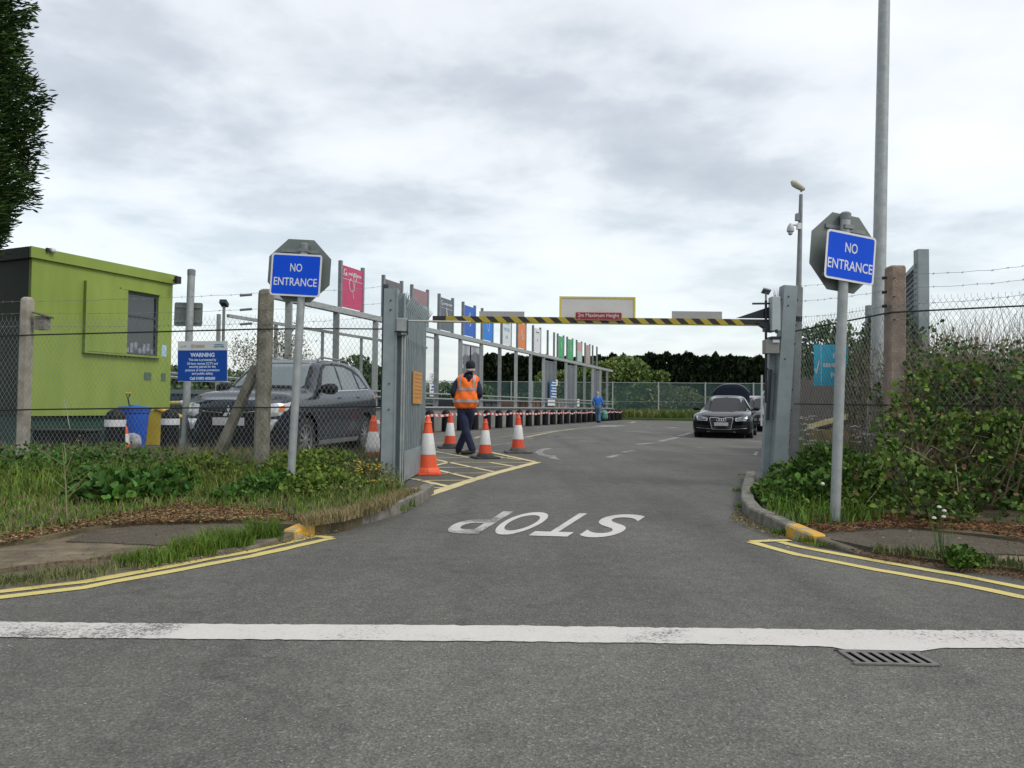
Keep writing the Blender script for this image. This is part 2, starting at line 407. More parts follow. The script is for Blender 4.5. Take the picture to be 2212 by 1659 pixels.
m_kerby = mat('kerb_yellow_paint', (0.30, 0.27, 0.2), 0.8, c2=(0.58, 0.33, 0.04), vs=14, thresh=(0.44, 0.50))
m_soil = mat('soil', (0.055, 0.045, 0.025), 0.95, c2=(0.14, 0.115, 0.06), vs=3, bump=0.7, bs=30)
m_field = mat('rough_ground', (0.05, 0.06, 0.025), 0.95, c2=(0.11, 0.10, 0.05), vs=0.6)
m_pave = mat('block_paving', (0.085, 0.066, 0.042), 0.95, c2=(0.24, 0.19, 0.125), vs=5, bump=0.8, bs=45, det=12)
_t = m_pave.node_tree; _br = _t.nodes.new('ShaderNodeTexBrick'); _br.inputs['Scale'].default_value = 5.0; _br.inputs['Mortar Size'].default_value = 0.02; _br.inputs['Color1'].default_value = (1, 1, 1, 1); _br.inputs['Color2'].default_value = (.78, .78, .76, 1); _br.inputs['Mortar'].default_value = (.42, .42, .36, 1); _br.inputs['Brick Width'].default_value = 1.0; _br.inputs['Row Height'].default_value = .5
_tc = _t.nodes.new('ShaderNodeTexCoord'); _t.links.new(_tc.outputs['Object'], _br.inputs['Vector']); _b = _t.nodes['Principled BSDF']; _src = _b.inputs['Base Color'].links[0].from_socket; _mx = _t.nodes.new('ShaderNodeMix'); _mx.data_type = 'RGBA'; _mx.blend_type = 'MULTIPLY'; _mx.inputs[0].default_value = .75
_t.links.new(_src, _mx.inputs[6]); _t.links.new(_br.outputs['Color'], _mx.inputs[7]); _t.links.new(_mx.outputs[2], _b.inputs['Base Color'])
m_white = paint('white_paint', (0.57, 0.55, 0.51), (0.15, 0.145, 0.135), 0.415, 6)
m_whitew = paint('white_paint_worn', (0.50, 0.49, 0.46), (0.12, 0.12, 0.115), 0.485, 9)
m_whitef = paint('white_paint_faded', (0.33, 0.325, 0.31), (0.10, 0.10, 0.097), 0.505, 7)
m_yell = paint('yellow_paint', (0.60, 0.50, 0.17), (0.14, 0.13, 0.1), 0.38, 8)
m_yellp = paint('pale_yellow_paint', (0.62, 0.53, 0.27), (0.13, 0.125, 0.1), 0.40, 8)
m_yellf = paint('faded_yellow_paint', (0.38, 0.34, 0.2), (0.10, 0.10, 0.095), 0.48, 8)
m_grass = mat('grass_blades', (0.05, 0.115, 0.014), 0.75, c2=(0.11, 0.19, 0.028), spec=.2, vs=1.6, island=0.45)
m_grassy = mat('dry_grass', (0.15, 0.135, 0.05), 0.8, c2=(0.26, 0.215, 0.10), vs=2, island=0.4)
m_grassm = mat('olive_grass', (0.07, 0.095, 0.025), 0.75, c2=(0.13, 0.15, 0.05), vs=2, island=0.45)
m_litter = mat('brown_leaf_litter', (0.085, 0.036, 0.012), 0.9, c2=(0.20, 0.115, 0.045), vs=4, island=0.5)
m_nettle = mat('nettle_leaf', (0.026, 0.082, 0.014), 0.7, c2=(0.06, 0.14, 0.02), spec=.25, vs=3, island=0.45)
m_bramble = mat('bramble_leaf', (0.03, 0.078, 0.013), 0.65, c2=(0.085, 0.155, 0.022), spec=.3, vs=1.3, island=0.5)
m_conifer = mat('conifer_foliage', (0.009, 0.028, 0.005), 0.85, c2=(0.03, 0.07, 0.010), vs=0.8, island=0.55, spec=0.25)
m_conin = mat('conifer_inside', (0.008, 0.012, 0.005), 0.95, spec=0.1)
m_hedge = mat('far_hedge_foliage', (0.008, 0.016, 0.007), 0.85, c2=(0.02, 0.034, 0.012), vs=0.3, island=0.5, spec=0.15)
m_bush = mat('bright_bush_foliage', (0.055, 0.105, 0.018), 0.7, c2=(0.13, 0.19, 0.035), vs=0.4, island=0.45)
m_bushd = mat('dark_bush_foliage', (0.03, 0.07, 0.018), 0.75, c2=(0.07, 0.12, 0.03), vs=0.4, island=0.45)
m_bark = mat('bark', (0.05, 0.035, 0.025), 0.95, c2=(0.11, 0.085, 0.06), vs=9)
m_twig = mat('dry_twig', (0.16, 0.12, 0.075), 0.9, c2=(0.27, 0.21, 0.14), vs=5, island=0.3)
m_blossom = mat('pale_blossom', (0.34, 0.30, 0.24), 0.8, island=0.35)
m_flow = mat('yellow_flower', (0.68, 0.44, 0.02), 0.7)
m_flww = mat('white_flower', (0.6, 0.6, 0.55), 0.7)
m_lime = mat('lime_paint', (0.185, 0.26, 0.045), 0.65, c2=(0.25, 0.33, 0.07), vs=1.3, stretch=(1.6, 1.6, 0.4), spec=0.3, thresh=(.22, .66))
m_limed = mat('dark_green_paint', (0.012, 0.05, 0.036), 0.6, var=0.25)
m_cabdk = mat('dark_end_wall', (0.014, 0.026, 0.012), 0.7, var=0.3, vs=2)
m_glass = mat('window_glass', (0.03, 0.04, 0.045), 0.06, coat=0.6)
m_carglass = mat('car_glass', (0.11, 0.145, 0.15), 0.03, coat=0.8)  # windscreens: pale base stands in for reflected sky and the bright interior
m_carglassd = mat('car_side_glass', (0.06, 0.08, 0.085), 0.03, coat=0.5)
m_blue = mat('sign_blue', (0.004, 0.075, 0.64), 0.6, var=0.05, spec=0.15)
m_navy = mat('sign_navy', (0.008, 0.06, 0.30), 0.6, var=0.08, spec=0.15)
m_swhite = mat('sign_white', (0.66, 0.67, 0.68), 0.5, var=0.05)
m_letter = mat('lettering_white', (0.62, 0.66, 0.74), 0.5, var=0.05)
m_sback = mat('sign_back_grey', (0.125, 0.15, 0.14), 0.55, 0.1, c2=(0.165, 0.19, 0.175), vs=4)
m_barY = mat('barrier_yellow', (0.42, 0.32, 0.02), 0.55, c2=(0.34, 0.25, 0.02), vs=10)
m_barK = mat('barrier_black', (0.014, 0.014, 0.014), 0.55, var=0.3)
m_red = mat('sign_maroon', (0.22, 0.012, 0.022), 0.5, var=0.1)
m_board = mat('pale_grey_board', (0.50, 0.49, 0.47), 0.6, c2=(0.56, 0.55, 0.53), vs=4)
m_boardd = mat('grey_board', (0.32, 0.32, 0.32), 0.6, var=0.08, vs=2)
m_byel = mat('board_yellow_edge', (0.56, 0.47, 0.06), 0.6, var=0.1)
m_orange = mat('cone_orange', (0.62, 0.07, 0.022), 0.55, var=0.15, vs=8)
m_orangeb = mat('cone_bright_orange', (0.78, 0.105, 0.03), 0.5, var=0.1, vs=8)
m_cwhite = mat('cone_white', (0.50, 0.50, 0.485), 0.5, c2=(0.62, 0.62, 0.61), vs=12)
m_rubber = mat('rubber_base', (0.022, 0.026, 0.024), 0.8, c2=(0.05, 0.052, 0.048), vs=7)
m_rubberg = mat('dusty_rubber_base', (0.07, 0.066, 0.056), 0.85, c2=(0.12, 0.11, 0.10), vs=7)
m_tyre = mat('tyre_rubber', (0.012, 0.012, 0.012), 0.8)
m_rim = mat('alloy_rim', (0.36, 0.37, 0.38), 0.3, 0.8)
m_chrome = mat('chrome', (0.62, 0.63, 0.65), 0.18, 0.9)
m_lamp = mat('lamp_glass', (0.52, 0.54, 0.56), 0.12, 0.25, coat=1)
m_plate = mat('blank_number_plate', (0.42, 0.43, 0.44), 0.5)

# ---------------------------------------------------------------- ground, road, yard
o = ground_poly('ground', [(-400, -60), (400, -60), (400, 900), (-400, 900)], -0.05, m_field)
# give way line: upper and lower edge traced on the road
top = [(-500, 1345), (0, 1345), (500, 1350), (1106, 1353), (1400, 1357), (1800, 1362), (2212, 1364), (2700, 1372)]
bot = [(-500, 1375), (0, 1378), (500, 1383), (1106, 1387), (1500, 1392), (1700, 1396), (1790, 1398), (1835, 1407), (1990, 1409), (2030, 1401), (2212, 1402), (2700, 1408)]
tp = [g2(*p) for p in top]; bp_ = [g2(*p) for p in bot]
ground_poly('road', [(-80, -40), (80, -40)]+[(80, 3.1)]+[(x, y) for x, y in tp[::-1]]+[(-80, 3.3)], 0.0, m_road)
ground_poly('yard', [(-80, 3.3)]+[(x, y) for x, y in tp]+[(80, 3.1), (80, 72), (-80, 72)], 0.0, m_yard)
def densify(P, st=0.05, jit=0.004):
    Q = []
    for a, b in zip(P, P[1:]):
        a = Vector((a[0], a[1])); b = Vector((b[0], b[1])); n = max(1, int((b-a).length/st))
        for k in range(n): q = a.lerp(b, k/n); Q.append((q.x+random.gauss(0, jit), q.y+random.gauss(0, jit)))
    Q.append((P[-1][0], P[-1][1])); return Q
def strip(mb, P, Q, z):
    n = min(len(P), len(Q))
    # resample Q to P by nearest fraction
    for k in range(len(P)-1):
        a = k/(len(P)-1); b = (k+1)/(len(P)-1)
        def S(t): 
            f = t*(len(Q)-1); i = min(int(f), len(Q)-2); f -= i; return (Q[i][0]*(1-f)+Q[i+1][0]*f, Q[i][1]*(1-f)+Q[i+1][1]*f)
        qa, qb = S(a), S(b); mb.poly([(P[k][0], P[k][1], z), (P[k+1][0], P[k+1][1], z), (qb[0], qb[1], z), (qa[0], qa[1], z)])
mb = MB(); 
def resx(P, xs): 
    P = sorted(P); return [(x, float(np.interp(x, [p[0] for p in P], [p[1] for p in P]))) for x in xs]
xs = list(np.arange(-4.5, 4.5, 0.03))
T_ = [(x, y+random.gauss(0, 0.0035)) for x, y in resx(tp, xs)]; B_ = [(x, y+random.gauss(0, 0.003)) for x, y in resx(bp_, xs)]
for k in range(len(xs)-1):
    mb.m = 1 if xs[k] < -1.0+0.5*math.sin(k*0.1) else 0
    mb.poly([(*B_[k], 0.004), (*B_[k+1], 0.004), (*T_[k+1], 0.004), (*T_[k], 0.004)])
m_whl = paint('white_line_scuffed', (0.57, 0.55, 0.51), (0.13, 0.128, 0.12), 0.465, 7)
mb.build('stop_line', [m_white, m_whl])['kind'] = 'structure'

def line_mark(name, pts, w, m, z=0.004, world=False, jit=0.004, mb=None):
    own = mb is None
    P = [Vector(g2(*p)) if not world else Vector(p[:2]) for p in pts]
    P = [Vector(q) for q in densify([(p.x, p.y) for p in P], 0.12, 0)]
    mb = mb or MB(); E = []
    for k, p in enumerate(P):
        d = (P[min(k+1, len(P)-1)]-P[max(k-1, 0)]).normalized(); nn = Vector((-d.y, d.x))
        E.append((p+nn*(w/2+random.gauss(0, jit)), p-nn*(w/2+random.gauss(0, jit))))
    for a, b in zip(E, E[1:]):
        mb.poly([(a[0].x, a[0].y, z), (b[0].x, b[0].y, z), (b[1].x, b[1].y, z), (a[1].x, a[1].y, z)])
    if own:
        o = mb.build(name, m); o['kind'] = 'structure'; return o
# double yellow lines
mb = MB()
line_mark('', [(-260, 1327), (0, 1292), (180, 1270), (360, 1237), (540, 1203), (718, 1163)], 0.075, None, mb=mb)
line_mark('', [(-260, 1312), (0, 1279), (180, 1258), (360, 1226), (540, 1192), (676, 1160)], 0.075, None, mb=mb)
line_mark('', [(655, 1157), (716, 1163)], 0.07, None, z=0.006, mb=mb)
mb.build('double_yellow_line_marking', m_yell)['kind'] = 'structure'
mb = MB()
line_mark('', [(1620, 1171), (1722, 1199), (1895, 1232), (2069, 1262), (2207, 1290), (2480, 1335)], 0.075, None, mb=mb)
line_mark('', [(1686, 1171), (1722, 1181), (1895, 1213), (2069, 1243), (2207, 1270), (2480, 1314)], 0.075, None, mb=mb)
line_mark('', [(1622, 1171), (1706, 1168)], 0.07, None, z=0.006, mb=mb)
mb.build('double_yellow_line_marking', m_yell)['kind'] = 'structure'
# STOP, read from inside the yard
NL, NR, FL, FR = (Vector(g2(*p)) for p in ((950, 1152), (1324, 1163), (1028, 1104), (1400, 1113)))
mb = MB()
V = []; 
adv = {'S': 0.0, 'T': 1.0, 'O': 2.0, 'P': 3.0}
for ch, i in (('S', 0), ('T', 1), ('O', 2), ('P', 3)):
    Vt, Ft = text_geo(ch, 1.0, 0.012, None, 8)
    xs_ = [v.x for v in Vt]; ys_ = [v.y for v in Vt]; W_ = max(xs_)-min(xs_); H_ = max(ys_)-min(ys_)
    V2 = []
    for v in Vt:
        a = ((v.x/W_)+0.5)*0.222+i*0.2593; b = v.y/H_+0.5          # a,b in 0..1 as read from the yard
        s_, t_ = 1-a, 1-b                                       # turned by half a turn
        p = (NL*(1-s_)+NR*s_)*(1-t_)+(FL*(1-s_)+FR*s_)*t_
        V2.append((p.x, p.y, 0.004))
    mb.m = 1 if ch in 'PO' and ch == 'P' else 0
    mb.raw(V2, Ft)
mb.build('stop_lettering_marking', [m_white, m_whitew])['kind'] = 'structure'
# yellow hatched box and faint bay markings
def c5(x, y): return ((1000+x/4.916)/1.1302, (1040+y/4.916)/1.1302)
def c6(x, y): return ((1350+x/3.687)/1.1302, (680+y/3.687)/1.1302)
mb = MB()
line_mark('', [c5(150, 850), c5(600, 700), c5(1000, 575), c5(1535, 435)], 0.15, None, mb=mb)
for a, b, w in (((1500, 432), (960, 315), .12), ((960, 315), (640, 292), .12), ((250, 300), (740, 385), .1), ((250, 392), (1020, 556), .1), ((280, 520), (790, 640), .1),
                ((130, 655), (480, 735), .12), ((960, 440), (1260, 490), .1), ((990, 360), (1330, 410), .09), ((280, 485), (480, 435), .1), ((130, 755), (430, 742), .07),
                ((130, 660), (780, 655), .07), ((300, 572), (1000, 568), .07), ((280, 502), (1250, 495), .07), ((260, 437), (1460, 441), .07), ((260, 382), (1200, 384), .07),
                ((-600, 380), (260, 310), .1), ((-700, 560), (130, 650), .1), ((-900, 700), (130, 755), .08)):
    line_mark('', [c5(*a), c5(*b)], w*0.8, None, z=0.006, mb=mb)
mb.build('yellow_hatched_box_marking', m_yellp)['kind'] = 'structure'
mb = MB()
for a, b, w in (((240, 152), (440, 156), .12), ((980, 235), (1240, 200), .1), ((1365, 147), (1480, 152), .25), ((370, 102), (1000, 60), .12), ((1000, 60), (1720, 0), .12), ((980, 187), (1500, 200), .08), ((1740, 128), (1810, 130), .2)):
    line_mark('', [c5(*a), c5(*b)], w, None, mb=mb)
for a, b, w in (((635, 1565), (725, 1548), .14), ((500, 1612), (600, 1585), .14), ((870, 1546), (1790, 1592), .075), ((1290, 1520), (1340, 1520), .2), ((740, 1492), (830, 1492), .25),
                ((230, 1462), (400, 1468), .3), ((640, 1374), (860, 1384), .3), ((860, 1384), (1010, 1390), .15), ((780, 1490), (940, 1478), .2), ((960, 1468), (1120, 1430), .2), ((1130, 1420), (1240, 1390), .2), ((830, 1332), (890, 1333), .5), ((880, 1313), (905, 1313), .4), ((1030, 1345), (1110, 1341), .5), ((0, 1424), (70, 1424), .2), ((-200, 1345), (600, 1290), .15), ((1740, 1465), (1850, 1468), .15)):
    line_mark('', [c6(*a), c6(*b)], w, None, mb=mb)
P = [g2(*c6(*p)) for p in ((1797, 1590), (1825, 1562), (1850, 1560), (1835, 1596))]
mb.poly([(x, y, 0.007) for x, y in P])
mb.build('white_bay_line_marking', m_whitef)['kind'] = 'structure'
mb = MB(); line_mark('', [c6(*p) for p in ((-250, 1430), (0, 1380), (200, 1352), (640, 1322))], 0.2, None, mb=mb)
line_mark('', [c6(*p) for p in ((640, 1300), (700, 1300), (740, 1288))], 0.3, None, mb=mb)
line_mark('', [c5(*p) for p in ((1080, 135), (1500, 90), (1800, 50))], 0.1, None, mb=mb)
line_mark('', [c5(*p) for p in ((790, 150), (820, 130), (900, 120))], 0.15, None, mb=mb)
line_mark('', [c5(*p) for p in ((240, 215), (440, 200))], 0.12, None, mb=mb)
mb.build('faded_yellow_line_marking', m_yellf)['kind'] = 'structure'
mb = MB()
A = [g2(*c5(*p)) for p in ((1620, 268), (1540, 290), (1505, 315), (1540, 345), (1640, 375), (1700, 392), (1800, 410), (1845, 418), (1765, 385), (1750, 355), (1690, 358), (1620, 340), (1590, 318), (1620, 295), (1730, 272))]
ground_poly('worn_arrow_marking', A, 0.004, m_whitef)
mb = MB()
A = [g2(*c6(*p)) for p in ((340, 1325), (560, 1322), (670, 1326), (560, 1337), (420, 1338))]
ground_poly('worn_patch_marking', A, 0.009, m_whitef)

# ---------------------------------------------------------------- kerbs, verges, pavements
def kerb(name, pts, h, w=0.13, m=None, stone=0.9):
    """pts: front foot of the kerb on the road; h: list of heights"""
    P = [Vector(g2(*p)) for p in pts]; mb = MB(); n = len(P)
    off = []
    for k in range(n):
        d = (P[min(k+1, n-1)]-P[max(k-1, 0)]).normalized(); off.append(Vector((-d.y, d.x)))
    for k in range(n-1):
        gap = 0.004; d = (P[k+1]-P[k]); L_ = d.length; d.normalize(); a = P[k]+d*gap; b = P[k+1]-d*gap
        oa, ob = off[k]*w, off[k+1]*w; ha, hb = h[k], h[k+1]
        lo = [(a.x, a.y, -0.03), (b.x, b.y, -0.03), (b.x+ob.x, b.y+ob.y, -0.03), (a.x+oa.x, a.y+oa.y, -0.03)]
        fa, fb = off[k]*0.012, off[k+1]*0.012
        hi = [(a.x+fa.x, a.y+fa.y, ha), (b.x+fb.x, b.y+fb.y, hb), (b.x+ob.x, b.y+ob.y, hb), (a.x+oa.x, a.y+oa.y, ha)]
        i = mb.addv(lo+hi); mb.face((i+4, i+5, i+6, i+7))
        for q in range(4): mb.face((i+q, i+(q+1) % 4, i+4+(q+1) % 4, i+4+q))
    o = mb.build(name, m or m_kerb, bevel=0.012); o['kind'] = 'structure'; return o
KL = [(912, 1066), (880, 1088), (830, 1110), (770, 1127), (710, 1141), (655, 1152)]
kerb('kerb', KL, [0.11, 0.11, 0.11, 0.11, 0.1, 0.1])
kerb('yellow_painted_kerb', [(655, 1152), (604, 1166)], [0.1, 0.07], m=m_kerby)
kerb('kerb', [(604, 1166), (500, 1187), (360, 1212), (180, 1243), (0, 1265), (-100, 1277), (-400, 1315)], [0.065, 0.02, 0.012, 0.01, 0.01, 0.01, 0.01], m=m_kerbd)
KR = [(1634, 1035), (1629, 1075), (1632, 1102), (1652, 1125), (1690, 1142), (1727, 1158)]
kerb('kerb', KR[::-1], [0.1, 0.11, 0.11, 0.11, 0.11, 0.11])
kerb('yellow_painted_kerb', [(1790, 1176), (1727, 1158)], [0.07, 0.1], m=m_kerby)
kerb('kerb', [(2500, 1262), (2212, 1242), (2000, 1218), (1880, 1196), (1790, 1176)], [0.01, 0.01, 0.012, 0.02, 0.06], m=m_kerbd)
def bumpz(a=0.02, s=1.4): return lambda x, y: a*noise.noise(Vector((x*s, y*s, 3)))
VL = [g2(912, 1058, .08), g2(865, 1085, .08), g2(770, 1118, .08), g2(700, 1133, .08), g2(600, 1138, .06), g2(486, 1128, .05), g2(300, 1133, .05), g2(202, 1145, .05), g2(108, 1166, .05), g2(0, 1180, .05), (-7, 4.9), (-14, 5.2), (-14, 10.9), (-5, 10.9), (-1.5, 10.6), (-1.45, 8.7)]
ground_poly('verge', VL, 0.075, m_soil, zf=bumpz(), step=0.35)
ground_poly('soil_ground', [g2(655, 1149), g2(604, 1163), g2(500, 1185), g2(360, 1210), g2(180, 1241), g2(0, 1263), g2(-100, 1275), (-6, 3.95), (-14, 4.1), (-14, 7), (-3, 7), g2(700, 1110)], 0.022, m_soil)
ground_poly('soil_ground', [g2(1733, 1158), g2(1790, 1173), g2(1880, 1193), g2(2000, 1214), g2(2212, 1238), g2(2500, 1258), (8, 3.9), (14, 3.8), (14, 6), (3, 6.4)], 0.022, m_soil)
PAVL = [g2(655, 1136), g2(604, 1150), g2(500, 1172), g2(360, 1196), g2(180, 1226), g2(0, 1246), g2(-100, 1262), (-6, 4.1), (-14, 4.4), (-14, 6.2), (-7, 6.0), g2(0, 1145), g2(108, 1134), g2(202, 1115), g2(300, 1110), g2(486, 1105), g2(600, 1112), g2(690, 1118)]
ground_poly('pavement', PAVL, 0.045, m_pave, zf=bumpz(0.006, 2), step=0.4)
AP = [g2(640, 1130, .05), g2(590, 1146, .05), g2(470, 1165, .05), g2(340, 1180, .05), g2(250, 1172, .05), g2(140, 1170, .05), g2(200, 1148, .05), g2(300, 1138, .05), g2(486, 1133, .05)]
ground_poly('footpath', AP, 0.054, m_path, zf=bumpz(0.006, 2), step=0.4)
VR = [g2(1642, 1030, .08), g2(1641, 1080, .08), g2(1645, 1100, .08), g2(1700, 1132, .08), g2(1760, 1148, .06), g2(1791, 1140, .06), g2(1930, 1135, .06), g2(2212, 1170, .06), (6.2, 5.0), (12, 5.0), (30, 6), (30, 16), (12, 16), (7.5, 16.5), (4.6, 12.5), (3.5, 10.2)]
ground_poly('verge', VR, 0.075, m_soil, zf=bumpz(), step=0.35)
PAVR = [g2(1727, 1150), g2(1790, 1169), g2(1880, 1188), g2(2000, 1210), g2(2212, 1234), g2(2500, 1254), (8, 4.0), (14, 3.9), (14, 5.8), (7, 5.7), g2(2212, 1140), g2(1930, 1108), g2(1791, 1115)]
ground_poly('pavement', PAVR, 0.045, m_pave, zf=bumpz(0.006, 2), step=0.4)
AP = [g2(1760, 1150, .05), g2(1800, 1166, .05), g2(1900, 1186, .05), g2(2010, 1192, .05), g2(2212, 1199, .05), g2(2400, 1215, .05), g2(2400, 1178, .05), g2(2212, 1166, .05), g2(1930, 1135, .05), g2(1800, 1140, .05)]
ground_poly('footpath', AP, 0.054, m_path, zf=bumpz(0.006, 2), step=0.4)
# far bank behind the end kerb
bank = MB(); Y0, Y1 = 56.5, 62.0
far = [(-60, 59.5), (8, 57.5), (14, 55.5), (20, 54.5), (60, 53)]
for (x0, y0), (x1, y1) in zip(far, far[1:]):
    bank.poly([(x0, y0, 0.12), (x1, y1, 0.12), (x1, y1+7, 0.75), (x0, y0+7, 0.75)]); bank.poly([(x0, y0+7, 0.75), (x1, y1+7, 0.75), (x1, y1+80, 1.0), (x0, y0+80, 1.0)])
    bank.box(((x0+x1)/2, (y0+y1)/2-0.1, 0.05), (math.hypot(x1-x0, y1-y0), 0.15, 0.2), Matrix.Rotation(math.atan2(y1-y0, x1-x0), 3, 'Z'))
bank.build('bank_ground', mat('bank_grass', (0.04, 0.085, 0.018), 0.9, c2=(0.09, 0.13, 0.03), vs=0.8))['kind'] = 'structure'

# ---------------------------------------------------------------- gully grate
P = [gnd(*p) for p in ((1829, 1412), (1998, 1413), (2018, 1439), (1832, 1437))]
gc = sum(P, Vector())/4; gr = thing('gully_grate', 'dark iron gully grate with seven slots beside the white line', 'drain grate', (gc.x, gc.y, 0), R(-1.5))
w_, d_ = 0.285, 0.125
m_iron = mat('cast_iron', (0.12, 0.115, 0.105), 0.7, 0.0, c2=(0.18, 0.17, 0.155), vs=20)
MB().box((0, 0, 0.0035), (w_, d_, 0.003)).build('pit_shade', mat('pit_shade_black', (0.003, 0.003, 0.003), 1.0, spec=0), gr)  # flat black plate: the shade down the gully is put into its colour
mb = MB(); mb.box((0, d_/2+.008, 0.005), (w_+.03, 0.022, 0.006)); mb.box((0, -d_/2, 0.005), (w_+.03, 0.016, 0.006))
for k in range(8): mb.prism([(-0.010, -d_/2+.009), (0.010, -d_/2+.009), (-0.004, d_/2-.004), (-0.024, d_/2-.004)], lambda a, b, k=k: Vector((-w_/2+w_*k/7+a+.007, b, 0.002)), (0, 0, 0.0058))
mb.build('bars', m_iron, gr)
mb = MB(); mb.box((0, d_/2+.03, 0.003), (w_+.05, 0.012, 0.003)); mb.build('frame_lip', m_dark, gr)

# ================================================================ SIGN POSTS
def plane_T(origin, xdir, ydir, ndir, off=0.0):
    o_ = Vector(origin); return lambda a, b: o_+Vector(xdir)*a+Vector(ydir)*b+Vector(ndir)*off
def no_entrance(base, yaw, lean, top_z, oct_z, plate_z, label, plate_dx=0.0, pw=0.50, ph=0.405, oct_dx=0.0, twist=0.0, pdz=0):
    # local frame: x right, y away from the road, sign face towards -y
    t = thing('no_entrance_sign', label, 'road sign', base, rot=(0, R(lean), R(yaw)), group='no entrance signs')
    MB().tube([(0, 0, -0.1), (0, 0, top_z-0.02)], 0.038, 16).build('pole', m_galv, t, True)
    MB().lathe([(0.042, top_z-0.05), (0.043, top_z-0.005), (0.03, top_z+0.008)], n=16).build('pole_cap', m_galvd, t, True)
    RO = Matrix.Rotation(R(twist), 3, 'Y')
    s_ = 0.31/math.cos(math.pi/8)
    octo = [(s_*math.cos(math.pi/8+k*math.pi/4), s_*math.sin(math.pi/8+k*math.pi/4)) for k in range(8)]
    T = lambda a, b: RO @ Vector((a, 0, b)) + Vector((oct_dx, 0.046, oct_z))
    st = MB().prism(octo, T, (0, 0.004, 0)).build('octagonal_plate', m_sback, t)
    mb = MB()
    for dz in (0.19, -0.2):
        mb = MB(); mb.box(T(0, dz)+Vector((0, -0.008, 0)), (0.38, 0.012, 0.03), RO); mb.box(T(0, dz)+Vector((-oct_dx, -0.046, 0)), (0.085, 0.09, 0.03))
        mb.build('mounting_rail', m_galvd, st)
    T2 = lambda a, b: RO @ Vector((a, 0, b)) + Vector((plate_dx, -0.046, plate_z))
    pl = MB().prism(rrect(pw, ph, 0.03), T2, (0, -0.003, 0)).build('sign_plate', m_swhite, t)
    T3 = lambda a, b: T2(a, b)+Vector((0, -0.0032, 0))
    MB().prism(rrect(pw-0.035, ph-0.035, 0.018), T3, (0, -0.0015, 0)).build('blue_panel', m_blue, pl)
    T4 = lambda a, b: T2(a, b)+Vector((0, -0.0062, 0))
    mb = MB(); put_text(mb, 'NO', 0.11, T4, 0.0012, 0.118, (0, 0.072)); put_text(mb, 'ENTRANCE', 0.11, T4, 0.0012, 0.425, (0, -0.068))
    mb.build('lettering', m_letter, pl)
p = at(626, 1078, 7.2); tpz = at(641, 527, 7.2)
no_entrance((p.x, 7.2, 0.05), -2, 2.2, tpz.z-0.05, at(645, 583, 7.2).z-0.05, at(637, 596, 7.2).z-0.05, 'blue NO ENTRANCE plate on grey pole standing in the left verge', plate_dx=-0.05, oct_dx=-0.05, twist=0.6, pw=0.497, ph=0.415)
p = at(1803, 1060, 5.75); tpz = at(1840, 458, 5.75)
no_entrance((p.x, 5.75, 0.05), 17, 2.6, tpz.z-0.05, at(1822, 541, 5.75).z-0.05, at(1840, 556, 5.75).z-0.05, 'blue NO ENTRANCE plate tilted on a leaning grey pole by the bramble bushes', plate_dx=0.02, oct_dx=0.03, twist=2.5, pw=0.47, ph=0.385)

# ================================================================ GATE POSTS, GATE LEAF
GL = at(849, 1050, 8.65); GR = at(1677, 1048, 9.0)
gpl = thing('gate_post', 'left grey steel gate post carrying the latch box beside the palisade gate', 'gate post', (GL.x, 8.65, 0), rot=(0, R(0.2), 0))
zt = at(849, 625, 8.65).z
mb = MB(); mb.box((0.015, 0, zt/2-0.05), (0.015, 0.15, zt+0.1)); mb.box((-0.065, -0.06, zt/2-0.05), (0.145, 0.014, zt+0.1)); mb.box((0.06, 0.062, zt/2-0.07), (0.075, 0.012, zt+0.06)); mb.box((0.092, 0.03, zt/2-0.07), (0.012, 0.05, zt+0.06))
mb.build('post', m_galvb, gpl)
mb = MB()
for z in (zt-0.14, zt-0.25, 1.2, 0.9): mb.tube([(-0.055, -0.068, z), (-0.055, -0.08, z)], 0.009, 8)
mb.build('bolt', m_dark, gpl)
lb = MB().box((0.08, -0.05, at(868, 707, 8.65).z), (0.125, 0.09, 0.20)).build('latch_box', m_galv, gpl, bevel=0.008)
zz = at(868, 694, 8.65).z
MB().tube([(0.12, -0.06, zz), (0.88, -0.06, zz-0.004)], 0.011, 8).build('support_rod', mat('rod_white', (0.42, 0.42, 0.38), 0.5), gpl)
mb = MB(); mb.tube([(0.15, -0.1, zz+0.01), (0.15, -0.1, zz-0.17)], 0.006, 6); mb.tube([(0.0, -0.1, zz-0.13), (0.16, -0.1, zz-0.135)], 0.008, 6); mb.box((0.05, -0.08, zz-0.15), (0.05, 0.04, 0.06))
mb.build('latch_handle', m_dark, gpl)
mb = MB(); mb.tube([(0.085, -0.04, zz-0.12), (0.085, -0.04, 0.0)], 0.012, 8); mb.tube([(0.112, -0.04, zz-0.12), (0.112, -0.04, 0.0)], 0.009, 8)
mb.build('drop_rod', m_galv, gpl)
# dark inner post at the end of the left mesh fence
pp = at(828, 1020, 9.1); zt2 = at(826, 614, 9.1).z
ip = MB(); ip.box((0, 0, zt2/2), (0.07, 0.012, zt2)); ip.box((-0.032, 0, zt2/2), (0.01, 0.1, zt2)); ip.box((0.032, 0, zt2/2), (0.01, 0.1, zt2))
o = ip.build('fence_post', mat('dark_galvanised', (0.065, 0.08, 0.10), 0.5, 0.3, var=0.3, vs=4)); o.location = (pp.x, 9.1, 0)
tag(o, 'dark steel I section post just left of the latch gate post', 'post')
